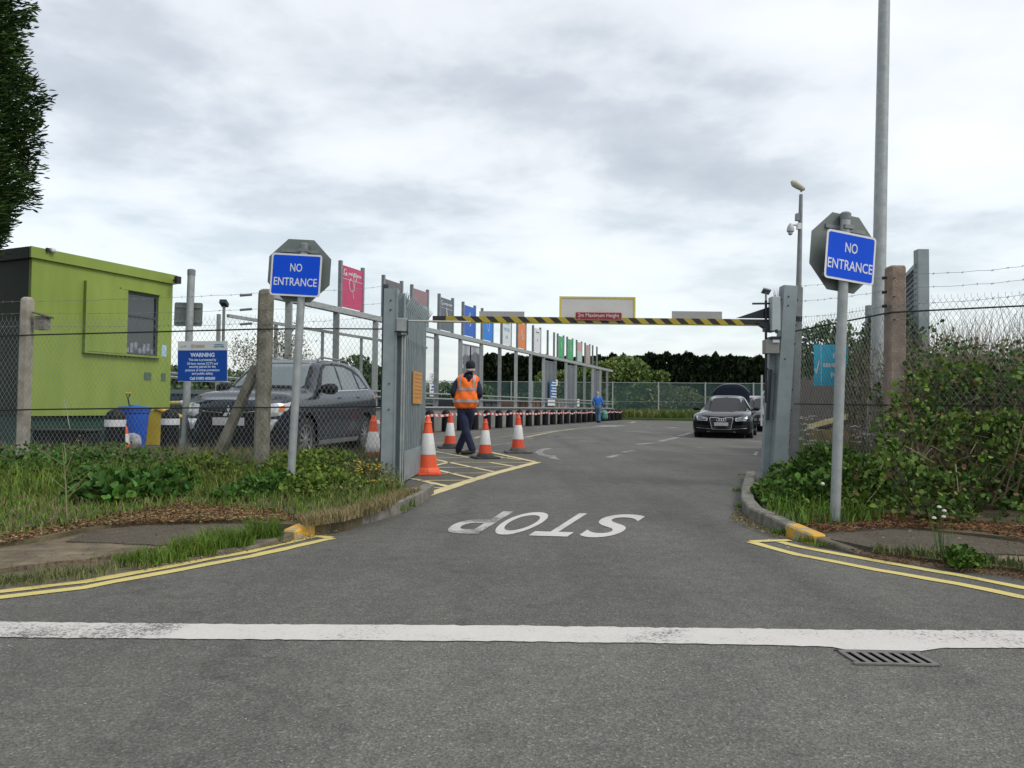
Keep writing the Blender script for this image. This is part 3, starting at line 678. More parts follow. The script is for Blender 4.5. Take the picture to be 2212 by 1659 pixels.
# palisade leaf swung into the yard
g0 = Vector((at(868, 1050, 8.85).x, 8.85, 0)); g1 = Vector((at(916, 1040, 10.6).x, 10.6, 0))
gd = (g1-g0).normalized(); gn = Vector((gd.y, -gd.x, 0)); gl = (g1-g0).length
leaf = thing('palisade_gate', 'grey steel palisade gate leaf with splayed pale tips swung open', 'gate', (g0.x, g0.y, 0))
npal = 14
for k in range(npal):
    f = (k+0.5)/npal; c = gd*(gl*f); mb = MB(); h = 2.08; w_ = 0.062
    for dx, a in ((-w_*0.33, 0.5), (0, 0), (w_*0.33, -0.5)):
        rot = Matrix.Rotation(math.atan2(gd.y, gd.x)+a, 3, 'Z')
        mb.box(c+gd*dx+Vector((0, 0, h/2+0.05))+gn*(0.008 if a == 0 else 0.0), (w_*0.42, 0.004, h), rot)
    for a_, lx, hz_ in ((0.0, 0.02, 0.2), (0.8, 0.10, 0.16), (-0.8, 0.06, 0.15)):
        tip = c+gd*(a_*0.07)+gn*lx+Vector((0, 0, h+0.05+hz_))
        b0 = c+gd*(a_*0.02)+Vector((0, 0, h+0.045)); mb.tube([b0, b0.lerp(tip, 0.5)+Vector((0, 0, 0.02)), tip], [0.014, 0.011, 0.002], 5)
    mb.build('pale', m_galvb, leaf)
mb = MB()
for z in (0.33, 1.75): mb.bar(Vector((0, 0, z))-gn*0.025, gd*gl+Vector((0, 0, z))-gn*0.025, 0.045, 0.06)
mb.box(gd*0.02+Vector((0, 0, 1.1))-gn*0.03, (0.05, 0.05, 1.9)); mb.box(gd*gl+Vector((0, 0, 1.1))-gn*0.03, (0.05, 0.05, 1.9))
mb.build('frame', m_galvb, leaf)
mb = MB(); mb.box(gd*(gl/2)+Vector((0, 0, 0.22))+gn*0.022, (gl, 0.004, 0.36), Matrix.Rotation(math.atan2(gd.y, gd.x), 3, 'Z')); mb.build('kick_plate', m_galvb, leaf)
ys = MB(); c = gd*(gl*0.5)+gn*0.03
ys.box(c+Vector((0, 0, at(893, 837, 9.6).z)), (0.70, 0.006, 0.42), Matrix.Rotation(math.atan2(gd.y, gd.x), 3, 'Z'))
nob = ys.build('notice', mat('orange_notice', (0.58, 0.27, 0.05), 0.6, c2=(0.46, 0.22, 0.05), vs=4), leaf)
mb = MB()
for k in range(7): mb.box(c+gn*0.004+Vector((0, 0, at(893, 837, 9.6).z+0.17-k*0.05)), (0.56, 0.002, 0.008), Matrix.Rotation(math.atan2(gd.y, gd.x), 3, 'Z'))
mb.build('printed_lines', mat('notice_print', (0.30, 0.10, 0.02), 0.6), nob)

# right gate post
gpr = thing('gate_post', 'right grey steel gate post leaning outwards beside the height barrier', 'gate post', (GR.x, 9.0, 0), rot=(0, R(3.3), 0))
zr = at(1694, 618, 9.0).z
mb = MB(); mb.box((0, -0.02, zr/2-0.08), (0.168, 0.16, zr+0.16)); mb.build('post', m_galvb, gpr, bevel=0.006)
MB().box((-0.115, 0.09, 0.86), (0.09, 0.10, 1.75)).build('slam_post', m_galvb, gpr)
mb = MB()
for z in (zr-0.14, zr-0.25, zr-0.9): mb.tube([(-0.02, -0.098, z), (-0.02, -0.11, z)], 0.009, 8)
for z in (zr-0.16, zr-0.47, zr-0.70, 1.2, 0.95): mb.tube([(0.08, -0.04, z), (0.115, -0.04, z)], 0.013, 8)
mb.box((0.13, 0.0, zr-0.39), (0.13, 0.03, 0.06))
mb.build('bolt', m_dark, gpr)
MB().box((-0.150, 0.02, 1.12), (0.035, 0.05, 0.62)).build('slot_cover', mat('slot_dark', (0.03, 0.035, 0.045), 0.5), gpr)
# intercom / cctv control box and light on the gate post
bx = at(1666, 690, 8.95)
cb = thing('control_box', 'white and grey control boxes bolted beside the right gate post', 'control box', (bx.x, 8.95, 0))
MB().box((0.02, -0.05, at(1666, 680, 8.95).z), (0.105, 0.13, 0.42)).build('upper_box', mat('box_pale', (0.38, 0.43, 0.44), 0.5, var=0.08), cb, bevel=0.008)
MB().box((-0.02, -0.04, at(1663, 750, 8.95).z), (0.17, 0.12, 0.17)).build('lower_box', mat('box_grey', (0.22, 0.22, 0.20), 0.6, var=0.15), cb, bevel=0.006)
mb = MB(); zz = at(1666, 718, 8.95).z; mb.box((0.02, -0.12, zz), (0.02, 0.03, 0.045)); mb.box((0.02, -0.05, zz-0.075), (0.12, 0.15, 0.03)); mb.build('keyhole', m_dark, cb)
MB().box((0.02, -0.10, zz-0.115), (0.08, 0.03, 0.035)).build('white_label', m_swhite, cb)
mb = MB(); mb.tube([(-0.075, -0.03, at(1655, 870, 8.95).z), (-0.075, -0.03, at(1655, 650, 8.95).z)], 0.016, 8)
mb.tube([(-0.06, -0.05, at(1655, 795, 8.95).z), (-0.055, -0.06, at(1655, 812, 8.95).z), (0.02, -0.06, at(1655, 808, 8.95).z)], 0.006, 6)
mb.build('conduit', m_dark, cb, True)
mb = MB(); z_ = at(1655, 657, 8.95).z; mb.tube([(-0.24, -0.03, z_), (0.0, -0.03, z_+0.005)], 0.012, 8); mb.tube([(-0.0, -0.05, z_+0.02), (0.09, -0.07, z_-0.02)], 0.035, 8); mb.box((0.05, -0.05, z_+0.05), (0.1, 0.05, 0.05), Matrix.Rotation(R(30), 3, 'Y'))
for k in range(9): mb.tube([(0.02+k*0.011, -0.05, z_+0.05), (0.0+k*0.016, -0.06+0.01*(k % 3), z_+0.17+0.02*(k % 2))], [0.004, 0.001], 4)
mb.build('camera_bracket', m_dark, cb)
mb = MB(); z_ = at(1655, 632, 8.95).z; mb.tube([(-0.075, -0.03, z_-0.12), (-0.075, -0.03, z_)], 0.012, 8); mb.box((-0.075, -0.04, z_+0.01), (0.095, 0.10, 0.018), Matrix.Rotation(R(-24), 3, 'X') @ Matrix.Rotation(R(16), 3, 'Y'))
mb.build('solar_light', m_galvd, cb)
mb = MB(); mb.tube([at(1646, 810, 9.0)-cb.location, at(1645, 920, 9.0)-cb.location], 0.012, 8); mb.tube([at(1651, 845, 8.95)-cb.location, at(1648, 850, 8.95)-cb.location, at(1646, 868, 8.95)-cb.location, at(1648, 895, 8.95)-cb.location], 0.012, 8)
mb.build('white_pipe', m_swhite, cb)

# ================================================================ HEIGHT BARRIER
B0 = at(935, 689, 8.95); B1 = at(1662, 693, 8.95)
hb = thing('height_barrier', 'yellow and black striped height barrier arm across the gateway', 'barrier', (B1.x, 8.95, B1.z))
def bl(u, v): q = at(u, v, 8.95); return Vector((q.x-B1.x, 0, q.z-B1.z))
zb0, zb1 = (bl(1200, 685).z, bl(1200, 697).z)
top_ = lambda u: bl(u, 685.0+(u-935)*0.0025).z; bo_ = lambda u: bl(u, 697.5+(u-935)*0.002).z
mb = MB(); x0 = bl(935, 690).x; x1 = bl(1660, 690).x
def barsec(xa0, xb0, xa1, xb1, m):
    """slanted stripe: top edge xa0..xb0, bottom edge xa1..xb1 (front face proud box)"""
    mb.m = m; zt_, zb_ = top_(1200), bo_(1200)
    P = [(xa1, zb_), (xb1, zb_), (xb0, zt_), (xa0, zt_)]; mb.prism(P, lambda a, b: Vector((a, -0.03, b)), (0, 0.06, 0))
pitch = 0.192; x = x0; k = 0; slant = 0.075
stripes = []
mb.m = 0; zt_, zb_ = top_(1200), bo_(1200)
mb.box(((x0+x0+0.16)/2, 0, (zt_+zb_)/2), (0.16, 0.06, zt_-zb_)); x = x0+0.16
xe = bl(1605, 690).x
first = True
while x < xe:
    c = 1 if k % 2 == 0 else 0; n_ = min(x+pitch/2, xe)
    a0 = x if first else x; 
    barsec(a0, n_, (a0+slant) if not first else a0, n_+slant if n_ < xe else n_, c) if n_ < xe else barsec(a0, xe, a0+slant, xe+0.0001 if a0+slant < xe else a0+slant, c)
    x = n_; k += 1; first = False
mb.m = 0; mb.box(((xe+x1)/2, 0, (zt_+zb_)/2), (x1-xe, 0.058, zt_-zb_-0.001))
mb.m = 2; mb.box(((x0+x1)/2, 0, zb_-0.004), (x1-x0, 0.055, 0.006))
mb.build('arm', [m_barK, m_barY, m_byel], hb)
mb = MB(); mb.prism([(bl(1590, 688).x, bl(1590, 687).z), (bl(1664, 688).x, bl(1590, 687).z), (bl(1664, 688).x, bl(1664, 662).z)], lambda a, b: Vector((a, -0.012, b)), (0, 0.024, 0))
mb.prism([(bl(1632, 0).x, bl(1630, 698).z), (bl(1650, 0).x, bl(1630, 709).z), (bl(1650, 0).x, bl(1650, 716).z), (bl(1668, 0).x, bl(1650, 718).z), (bl(1668, 0).x, bl(1630, 698).z)], lambda a, b: Vector((a, -0.05, b)), (0, 0.1, 0))
mb.build('hinge_bracket', m_dark, hb)
c = (bl(1292, 684)); sg = MB().prism(rrect(bl(1342, 0).x-bl(1243, 0).x, 0.098, 0.012), lambda a, b: Vector((c.x+a, -0.045, c.z+b)), (0, -0.003, 0)).build('height_plate', mat('plate_pink_edge', (0.50, 0.25, 0.25), 0.5), hb)
MB().prism(rrect(bl(1342, 0).x-bl(1243, 0).x-0.014, 0.082, 0.008), lambda a, b: Vector((c.x+a, -0.0485, c.z+b)), (0, -0.0015, 0)).build('red_panel', m_red, sg)
mb = MB(); put_text(mb, '2m Maximum Height', 0.062, lambda a, b: Vector((c.x+a, -0.0515, c.z+b+0.004)), 0.0006, 0.50)
for dx in (-0.235, 0.0, 0.245): mb.box((c.x+dx, -0.052, c.z-0.03), (0.008, 0.002, 0.008))
mb.build('lettering', mat('lettering_cream', (0.62, 0.52, 0.50), 0.5), sg)
for (u0, u1, v0, m_, nm) in ((1209, 1374, 639, m_board, 'large_board'), (1035, 1133, 671, m_boardd, 'small_board'), (1453, 1562, 671, m_boardd, 'small_board')):
    a, b = bl(u0, v0), bl(u1, v0+0.5); zl = bo_(1200)+0.02
    mb = MB(); mb.box(((a.x+b.x)/2, 0.045, (a.z+zl)/2), (b.x-a.x, 0.004, a.z-zl)); bd = mb.build(nm, m_, hb)
    if nm == 'large_board':
        mb = MB(); w_ = 0.022
        mb.box(((a.x+b.x)/2, 0.041, a.z-w_/2), (b.x-a.x, 0.006, w_))
        for xx in (a.x+w_/2, b.x-w_/2): mb.box((xx, 0.0405, (a.z+zl)/2-w_/2), (w_, 0.006, a.z-zl-w_))
        mb.build('yellow_edge', m_byel, bd)

# ================================================================ CHAIN LINK FENCES
def chainlink(mb, A, B, za0, za1, zb0, zb1, w=0.056, h=0.088, r=0.0016, spike=0.035):
    A = Vector(A); B = Vector(B); Ln = (B-A).length; d = (B-A)/Ln; nrm = Vector((-d.y, d.x, 0))
    H = max(za1-za0, zb1-zb0); hs = h/w
    def seg(s0, t0, s1, t1, off):
        p0 = A+d*s0+Vector((0, 0, (za0+(zb0-za0)*s0/Ln)+t0)); p1 = A+d*s1+Vector((0, 0, (za0+(zb0-za0)*s1/Ln)+t1))
        dd = (p1-p0).normalized(); x = nrm*r; y = dd.cross(nrm)*r
        i = mb.addv([p0+x+nrm*off, p0-x*0.5+y*0.87+nrm*off, p0-x*0.5-y*0.87+nrm*off, p1+x+nrm*off, p1-x*0.5+y*0.87+nrm*off, p1-x*0.5-y*0.87+nrm*off])
        for k in range(3): mb.face((i+k, i+(k+1) % 3, i+3+(k+1) % 3, i+3+k))
    run = H/hs; s = -run
    while s < Ln:
        s0, t0, s1, t1 = s, 0.0, s+run, H
        if s0 < 0: t0 = -s0*hs; s0 = 0
        if s1 > Ln: t1 = H-(s1-Ln)*hs; s1 = Ln
        seg(s0, t0, s1, t1, 0.0012); seg(s1, t0, s0, t1, -0.0012) if False else None
        s += w
    s = 0.0
    while s < Ln+run:
        s0, t0, s1, t1 = s, 0.0, s-run, H
        if s0 > Ln: t0 = (s0-Ln)*hs; s0 = Ln
        if s1 < 0: t1 = H+s1*hs; s1 = 0
        if t1 > t0: seg(s0, t0, s1, t1, -0.0012)
        s += w
    s = (-run) % w
    while s < Ln: seg(s, H, s+random.uniform(-.006, .006), H+spike, 0); s += w
def barbed(mb, A, B, sag=0.02, r=0.0022, step=0.14, wob=0.006):
    A = Vector(A); B = Vector(B); n = max(4, int((B-A).length/0.12)); P = []
    for k in range(n+1):
        f = k/n; P.append(A.lerp(B, f)+Vector((random.gauss(0, wob*.3), random.gauss(0, wob*.3), -sag*4*f*(1-f)+random.gauss(0, wob*.5))))
    mb.tube(P, r, 4, False)
    m_ = int((B-A).length/step)
    for k in range(m_):
        f = (k+0.5)/m_; q = P[min(n, int(f*n))]; x = Vector((random.uniform(-1, 1), random.uniform(-1, 1), random.uniform(-1, 1))).normalized()*0.016
        mb.tube([q-x, q+x], 0.0022, 3, False); x = x.cross(Vector((1, 0.3, 0))).normalized()*0.014 if x.length > 0 else x
        mb.tube([q-x, q+x], 0.0022, 3, False)
def cpost(name, x, y, h, w, m, parent, topc=True, lean=0.0, taper=1.0, z0=0.0):
    mb = MB(); a = w/2; c_ = w*(0.22 if topc else 0.09); O = [(a, -a+c_), (a, a-c_), (a-c_, a), (-a+c_, a), (-a, a-c_), (-a, -a+c_), (-a+c_, -a), (a-c_, -a)]
    rings = []
    for z, k in ((z0-0.1, 1.0), (h*0.5, (1+taper)/2), (h-0.06, taper), (h-0.02, taper*(0.9 if topc else .99)), (h, taper*(0.55 if topc else .88))):
        rings.append(mb.addv([(x+p*k+lean*z, y+q*k, z) for p, q in O]))
    for r0, r1 in zip(rings, rings[1:]):
        for j in range(8): mb.face((r0+j, r0+(j+1) % 8, r1+(j+1) % 8, r1+j))
    mb.face([rings[-1]+j for j in range(8)])
    return mb.build(name, m, parent, smooth=False)
fl = thing('chain_link_fence', 'left chain link fence with barbed wire strands and concrete posts', 'fence', (0, 0, 0))
YA, YB, YC = 8.6, 8.35, 9.1
def onf(u, v):
    # depth of the left fence line at column u
    if u <= 565: Y = 8.75+(u-50)/(565-50)*(YB-8.75)
    else: Y = YB+(u-565)/(826-565)*(YC-YB)
    return at(u, v, Y)
q = onf(50, 640); cpost('concrete_post', q.x, q.y+0.08, q.z, 0.125, m_conc, fl, lean=0.0)
q = onf(565, 622); cpost('concrete_post', q.x, q.y+0.1, q.z, 0.155, m_concm, fl, lean=0.01)
a = onf(546, 790); b = onf(424, 1062); 
MB().bar((a.x, a.y+0.13, a.z), (b.x, b.y+0.13, b.z-0.05), 0.10, 0.10).build('strut', m_concm, fl, bevel=0.012)
for (ua, ub, f0, f1, nm) in ((-330, 565, 0, 1, 'mesh'), (565, 826, 0, 1, 'mesh')):
    A = onf(ua, 900); B = onf(ub, 900)
    def zz(u, v): return onf(u, v).z
    mb = MB()
    chainlink(mb, (A.x, A.y, 0), (B.x, B.y, 0), 0.16, zz(0, 690) if ua < 0 else zz(565, 697), 0.16, zz(565, 697) if ub == 565 else zz(826, 697)) 
    o_ = mb.build('wire_mesh', m_wire, fl)
mb = MB()
for v0, v1, v2 in ((651, 633, 618), (677, 668, 655), (704, 699, 683)):
    for (ua, va, ub, vb) in ((-330, v0+5, 50, v0), (50, v0, 565, v1), (565, v1, 826, v2)):
        barbed(mb, onf(ua, va)-Vector((0, 0.02, 0)), onf(ub, vb)-Vector((0, 0.02, 0)))
mb.build('barbed_wire', m_galvd, fl)
mb = MB()
for (P_) in (((-330, 730), (0, 726), (100, 723), (300, 718), (565, 711), (700, 710), (826, 711)), ((-330, 889), (0, 886), (120, 884), (300, 882), (565, 880), (826, 878))):
    mb.tube([onf(*p)-Vector((0, 0.012, 0)) for p in P_], 0.0085, 6)
mb.build('line_wire', m_cable, fl)
MB().tube([onf(*p)-Vector((0, 0.012, 0)) for p in ((-330, 1058), (300, 1050), (540, 1052))], 0.004, 5).build('bottom_wire', m_wire, fl)
for v in (637, 668, 699):
    b_ = onf(545, v); a_ = onf(520, v+2); MB().tube([a_-Vector((0, .02, .0)), b_-Vector((0, .02, 0))], 0.014, 6).build('wire_strainer', m_galvd, fl)
# bird box like wooden box on the first post
q = onf(78, 692); bb = thing('wooden_box', 'small weathered wooden box with sloping lid fixed to the concrete post', 'box', (q.x, q.y+0.12, q.z))
MB().box((0, 0, -0.02), (0.12, 0.12, 0.16)).build('body', mat('weathered_wood', (0.14, 0.12, 0.095), 0.9, c2=(0.28, 0.26, 0.225), vs=9, stretch=(1, 1, 5)), bb)
MB().box((0.01, -0.01, 0.075), (0.17, 0.17, 0.014), Matrix.Rotation(R(18), 3, 'Y')).build('lid', mat('lid_wood', (0.07, 0.06, 0.05), 0.9, var=0.3), bb)

# right fence
fr = thing('chain_link_fence', 'right chain link fence running up to the brown concrete post', 'fence', (0, 0, 0))
RA = at(1715, 900, 9.1); RB = at(1925, 900, 7.35); RC = at(2212, 900, 6.95); RD = Vector((RC.x+(RC.x-RB.x)*1.2, RC.y-(RB.y-RC.y)*1.2-0.1, 0))
def zat(u, v, P_): return at(u, v, P_.y).z
def seg_fence(A, B, uA, vA, uB, vB, mb, w=0.056, h=0.088): chainlink(mb, (A.x, A.y, 0), (B.x, B.y, 0), 0.16, zat(uA, vA, A), 0.16, zat(uB, vB, B), w=w, h=h)
mb = MB(); seg_fence(RA, RB, 1720, 698, 1925, 664, mb); mb.build('wire_mesh', m_wire, fr)
mb = MB(); zc_ = zat(1925, 664, RB); chainlink(mb, (RB.x, RB.y, 0), (RC.x, RC.y, 0), 0.16, zc_, 0.16, zat(2212, 637, RC)); chainlink(mb, (RC.x, RC.y, 0), (RD.x, RD.y, 0), 0.16, zat(2212, 637, RC), 0.16, zat(2212, 637, RC)); mb.build('wire_mesh', m_wire, fr)
mb = MB(); up = lambda P_, u, v: Vector((P_.x, P_.y-0.012, zat(u, v, P_)))
a, b, c_, d_ = up(RA, 1720, 716), up(RB, 1925, 675), up(RC, 2212, 661), Vector((RD.x, RD.y, zat(2212, 661, RC)))
mb.tube([a, b, c_, d_], 0.0085, 6)
mb.tube([up(RA, 1720, 986*0.8848), up(RB, 1925, 875), up(RC, 2212, 876), Vector((RD.x, RD.y, zat(2212, 876, RC)))], 0.007, 6)
mb.build('line_wire', m_cable, fr)
mb = MB()
for (va, vb, vc) in ((619, 596, 576), (652, 625, 604), (686, 660, 637)):
    barbed(mb, up(RA, 1722, va), up(RB, 1920, vb)); barbed(mb, up(RB, 1945, vb-2), up(RC, 2212, vc)); barbed(mb, up(RC, 2212, vc), Vector((RD.x, RD.y, zat(2212, vc-14, RC))))
mb.build('barbed_wire', m_galvd, fr)
q = at(1934, 575, 7.4); cpost('concrete_post', q.x-0.02, 7.42, q.z, 0.16, m_concb, fr, topc=False, lean=0.012, taper=0.95)
mb = MB()
for v in (600, 640, 690): 
    b_ = at(1934, v, 7.3); mb.tube([(b_.x, 7.33, b_.z), (b_.x, 7.31, b_.z)], 0.008, 6)
for v in (601, 632, 662): mb.tube([at(1905, v, 7.36), at(1916, v-2, 7.34)], 0.016, 6)
mb.build('eye_bolt', m_dark, fr)
q = at(1722, 620, 9.15); qb = at(1708, 1020, 9.15); mb = MB(); mb.box((0, 0, q.z/2), (0.07, 0.08, q.z)); mb.box((0.05, 0.02, q.z/2), (0.03, 0.02, q.z)); o_ = mb.build('end_post', m_galvd, fr); o_.location = ((q.x+qb.x)/2-0.015, 9.15, 0); o_.rotation_euler = (0, R(1.6), 0)

# ================================================================ WARNING SIGN on the left fence
ws = thing('warning_sign', 'blue and white WARNING notice about remote CCTV hung on the left fence', 'sign', (0, 0, 0))
ws.location = onf(441, 781)-Vector((0, 0.04, 0)); ws.rotation_euler = (R(1.5), R(-0.6), R(-4))
W_, H_ = 0.585, 0.462
MB().prism([(-W_/2, -H_/2), (W_/2, -H_/2), (W_/2, H_/2), (-W_/2, H_/2)], lambda a, b: Vector((a, 0, b)), (0, -0.004, 0)).build('board', mat('sign_header_white', (0.50, 0.53, 0.53), 0.5), ws)
zd = H_/2-0.105
MB().prism([(-W_/2, -H_/2+.006), (W_/2-.004, -H_/2+.006), (W_/2-.004, zd), (-W_/2, zd)], lambda a, b: Vector((a, -0.0045, b)), (0, -0.001, 0)).build('blue_panel', m_navy, ws)
mb = MB(); T = lambda a, b: Vector((a, -0.0065, b))
put_text(mb, 'WARNING', 0.062, T, 0.0025, 0.285, (0, zd-0.052))
for k, (tx, w_) in enumerate((('This site is protected by', 0.325), ('24 hour remote CCTV and', 0.36), ('security patrols for the', 0.31), ('purpose of crime prevention', 0.40), ('and public safety', 0.25))):
    put_text(mb, tx, 0.038, T, 0.0010, w_, (0, zd-0.112-k*0.039))
put_text(mb, 'Call 01892 602600', 0.042, T, 0.0018, 0.30, (0, zd-0.32))
mb.build('lettering', mat('sign_pale_blue', (0.50, 0.60, 0.74), 0.5), ws)
mb = MB(); T = lambda a, b: Vector((a, -0.0055, b)); put_text(mb, 'working in', 0.022, T, 0.0012, 0.11, (0.19, zd+0.062)); put_text(mb, 'partnership', 0.022, T, 0.0012, 0.12, (0.195, zd+0.040))
mb.build('small_print', mat('print_teal', (0.06, 0.16, 0.24), 0.5), ws)
mb = MB(); ring = [(0.019*math.cos(a*math.pi/10), 0.019*math.sin(a*math.pi/10)) for a in range(21)]
mb.tube([(-0.115+x, -0.006, zd+0.05+z) for x, z in ring], 0.0022, 4, False); mb.tube([(-0.125, -0.006, zd+0.06), (-0.115, -0.006, zd+0.045), (-0.105, -0.006, zd+0.06)], 0.002, 4); mb.tube([(-0.115, -0.006, zd+0.045), (-0.115, -0.006, zd+0.035)], 0.002, 4)
for z in (0.06, 0.047, 0.036): mb.box((-0.03, -0.0055, zd+z), (0.11, 0.001, 0.006))
mb.build('round_logo', mat('print_pink', (0.44, 0.24, 0.19), 0.5), ws)
mb = MB(); mb.box((-0.235, -0.0055, zd+0.042), (0.06, 0.001, 0.006)); mb.tube([(-0.21, -0.006, zd+0.045), (-0.2, -0.006, zd+0.06), (-0.19, -0.006, zd+0.048)], 0.0025, 4)
mb.build('left_logo', mat('print_grey', (0.16, 0.22, 0.26), 0.5), ws)

# ================================================================ POLES
p = at(1904, 0, 9.7); pb = at(1890, 945, 9.7)
lp = thing('tall_lamp_column', 'tall galvanised column rising out of frame behind the right fence', 'column', (pb.x, 9.7, 0), rot=(0, R(1.35), 0))
mb = MB(); zs_ = at(1890, 850, 9.7).z
mb.lathe([(0.115, -0.1), (0.115, zs_-0.12), (0.108, zs_-0.04), (0.088, zs_+0.03), (0.074, 6.0), (0.058, 9.0)], n=20); mb.build('column', m_galv, lp, True)
MB().box((0, -0.112, 0.75), (0.10, 0.012, 0.5)).build('access_door', m_galvd, lp)
pb = at(1716, 945, 14.5); tp_ = at(1731, 395, 14.5)
cp = thing('camera_pole', 'slim grey pole with floodlight and white dome camera', 'camera pole', (pb.x, 14.5, 0), rot=(0, R(1.5), 0))
zt_ = tp_.z
mb = MB(); zc2 = at(1725, 490, 14.5).z; mb.lathe([(0.055, -0.1), (0.055, at(1722, 640, 14.5).z), (0.042, zc2), (0.035, at(1730, 420, 14.5).z)], n=14); mb.build('pole', m_galvd, cp, True)
mb = MB(); zz = at(1730, 415, 14.5).z; hd = Matrix.Rotation(R(38), 3, 'Y')
mb.tube([(0, 0, zz), (0, -0.02, zz+0.06)], 0.02, 8); prof = [(0.01, -0.17), (0.05, -0.14), (0.07, -0.02), (0.075, 0.08), (0.03, 0.15)]
mb.lathe(prof, (-0.09, -0.05, zz+0.12), 12, Matrix.Rotation(R(-58), 3, 'Y')); mb.build('floodlight', mat('lamp_cream', (0.52, 0.50, 0.43), 0.5), cp, True)
z1 = at(1715, 490, 14.5).z; mb = MB(); mb.tube([(-0.02, -0.03, z1), (-0.13, -0.05, z1+0.03), (-0.20, -0.05, z1+0.02)], 0.022, 8); mb.box((-0.04, -0.04, z1), (0.08, 0.08, 0.12)); mb.build('bracket', m_swhite, cp)
mb = MB(); mb.lathe([(0.02, 0.05), (0.055, 0.0), (0.072, -0.07), (0.07, -0.11), (0.045, -0.13), (0.045, -0.16), (0.015, -0.185)], (-0.21, -0.05, z1), 14); mb.build('dome_camera', mat('camera_shell', (0.42, 0.43, 0.43), 0.4), cp, True)
MB().box((-0.07, -0.03, at(1717, 470, 14.5).z), (0.07, 0.09, 0.14)).build('junction_box', m_galvd, cp)

# left grey pole with the back of a sign
pb = at(398, 1000, 11.9); wp = thing('sign_pole', 'grey pole behind the left fence with the back of a square sign', 'sign pole', (pb.x, 11.9, 0), rot=(0, R(0.8), 0))
zt_ = at(401, 583, 11.9).z
MB().tube([(0, 0, -0.1), (0, 0, zt_)], 0.058, 14).build('pole', m_galv, wp, True)
MB().lathe([(0.062, zt_-0.09), (0.063, zt_), (0.045, zt_+0.012)], n=14).build('pole_cap', m_galvd, wp, True)
c = at(405, 678, 11.9); MB().prism(rrect(0.46, 0.385, 0.03), lambda a, b: Vector((c.x-pb.x-0.05+a, 0.07, c.z+b)), (0, 0.004, 0)).build('sign_back', m_sback, wp)
for dz in (.12, -.12): MB().box((c.x-pb.x-0.05, 0.06, c.z+dz), (0.42, 0.012, 0.03)).build('mounting_rail', m_galvd, wp)
# distant floodlight behind the left fence
q = at(484, 660, 22); o_ = thing('floodlight_pole', 'thin pole with small dark floodlight beyond the warning notice', 'floodlight', (q.x, 22, 0))
MB().tube([(0, 0, 0), (0, 0, q.z)], 0.045, 8).build('pole', m_galvd, o_, True)
MB().box((0.02, -0.05, q.z+0.06), (0.2, 0.25, 0.12), Matrix.Rotation(R(-25), 3, 'X')).build('lamp', m_dark, o_)

# ================================================================ GREEN CABIN
C0 = at(70, 533, 14.6); C1 = at(374, 592, 17.7)
cd = Vector((C1.x-C0.x, C1.y-C0.y, 0)); cl = cd.length; cd.normalize(); cyaw = math.atan2(cd.y, cd.x)
cab = thing('green_cabin', 'lime green site cabin with a dark end wall and shuttered window', 'cabin', (C0.x, C0.y, 0), cyaw)
cz = C0.z
zf0 = 0.66                                            # top of the dark skirt
depth = 6.0                                           # into local +y
x0w, x1w, z0w, z1w = 0, 0, 0, 0
def cabu(u, v):
    """local (x,z) on the lime face for a column/row"""
    d = ray(u, v); n_ = Vector((cd.y, -cd.x, 0)); t = (Vector((C0.x, C0.y, CAMH))-Vector((0, 0, CAMH))).dot(n_)/d.dot(n_)
    q = Vector((0, 0, CAMH))+d*t; return ((q-Vector((C0.x, C0.y, 0))).dot(cd), q.z)
wx0, wz1 = cabu(274, 628); wx1, _ = cabu(343, 640); _, wz0 = cabu(340, 770); px0, _ = cabu(182, 700)
zr_ = cz-0.22
mb = MB()     # long wall with an opening
for (a, b, z0_, z1_) in ((0, wx0, zf0, zr_), (wx1, cl, zf0, zr_), (wx0, wx1, zf0, wz0), (wx0, wx1, wz1, zr_)): mb.box(((a+b)/2, 0.04, (z0_+z1_)/2), (b-a, 0.08, z1_-z0_))
mb.build('long_wall', m_lime, cab)
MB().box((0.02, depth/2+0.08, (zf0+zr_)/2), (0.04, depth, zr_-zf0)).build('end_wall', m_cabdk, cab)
mb = MB(); mb.box((cl-0.02, depth/2+0.08, (zf0+zr_)/2), (0.04, depth, zr_-zf0)); mb.box((cl/2, depth+0.1, (zf0+zr_)/2), (cl, 0.04, zr_-zf0)); mb.build('rear_wall', m_lime, cab)
mb = MB(); mb.box((cl/2, -0.03, cz-0.11), (cl+0.12, 0.06, 0.22)); mb.box((cl+0.03, depth/2, cz-0.11), (0.06, depth, 0.22)); mb.build('roof_fascia', m_lime, cab)
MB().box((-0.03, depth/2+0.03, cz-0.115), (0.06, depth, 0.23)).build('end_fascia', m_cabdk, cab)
MB().box((cl/2, depth/2, cz-0.02), (cl-0.02, depth-0.1, 0.04)).build('roof', mat('felt_roof', (0.05, 0.05, 0.05), 0.9), cab)
MB().box((cl/2, depth/2+0.1, zf0/2), (cl-0.06, depth, zf0-0.004)).build('skirt', m_limed, cab)
wn_ = MB().box(((wx0+wx1)/2, 0.07, (wz0+wz1)/2), (wx1-wx0, 0.01, wz1-wz0)).build('window', m_glass, cab)
mb = MB(); fr_ = 0.045
for (cx_, cz_, sx_, sz_) in (((wx0+wx1)/2, wz0+fr_/2, wx1-wx0, fr_), ((wx0+wx1)/2, wz1-fr_/2, wx1-wx0, fr_), (wx1-fr_/2, (wz0+wz1)/2, fr_, wz1-wz0-2*fr_), ((wx0+wx1)/2-0.02, wz0+(wz1-wz0)*0.62, wx1-wx0-fr_*1.2, 0.04)): mb.box((cx_, 0.045, cz_), (sx_, 0.03, sz_))
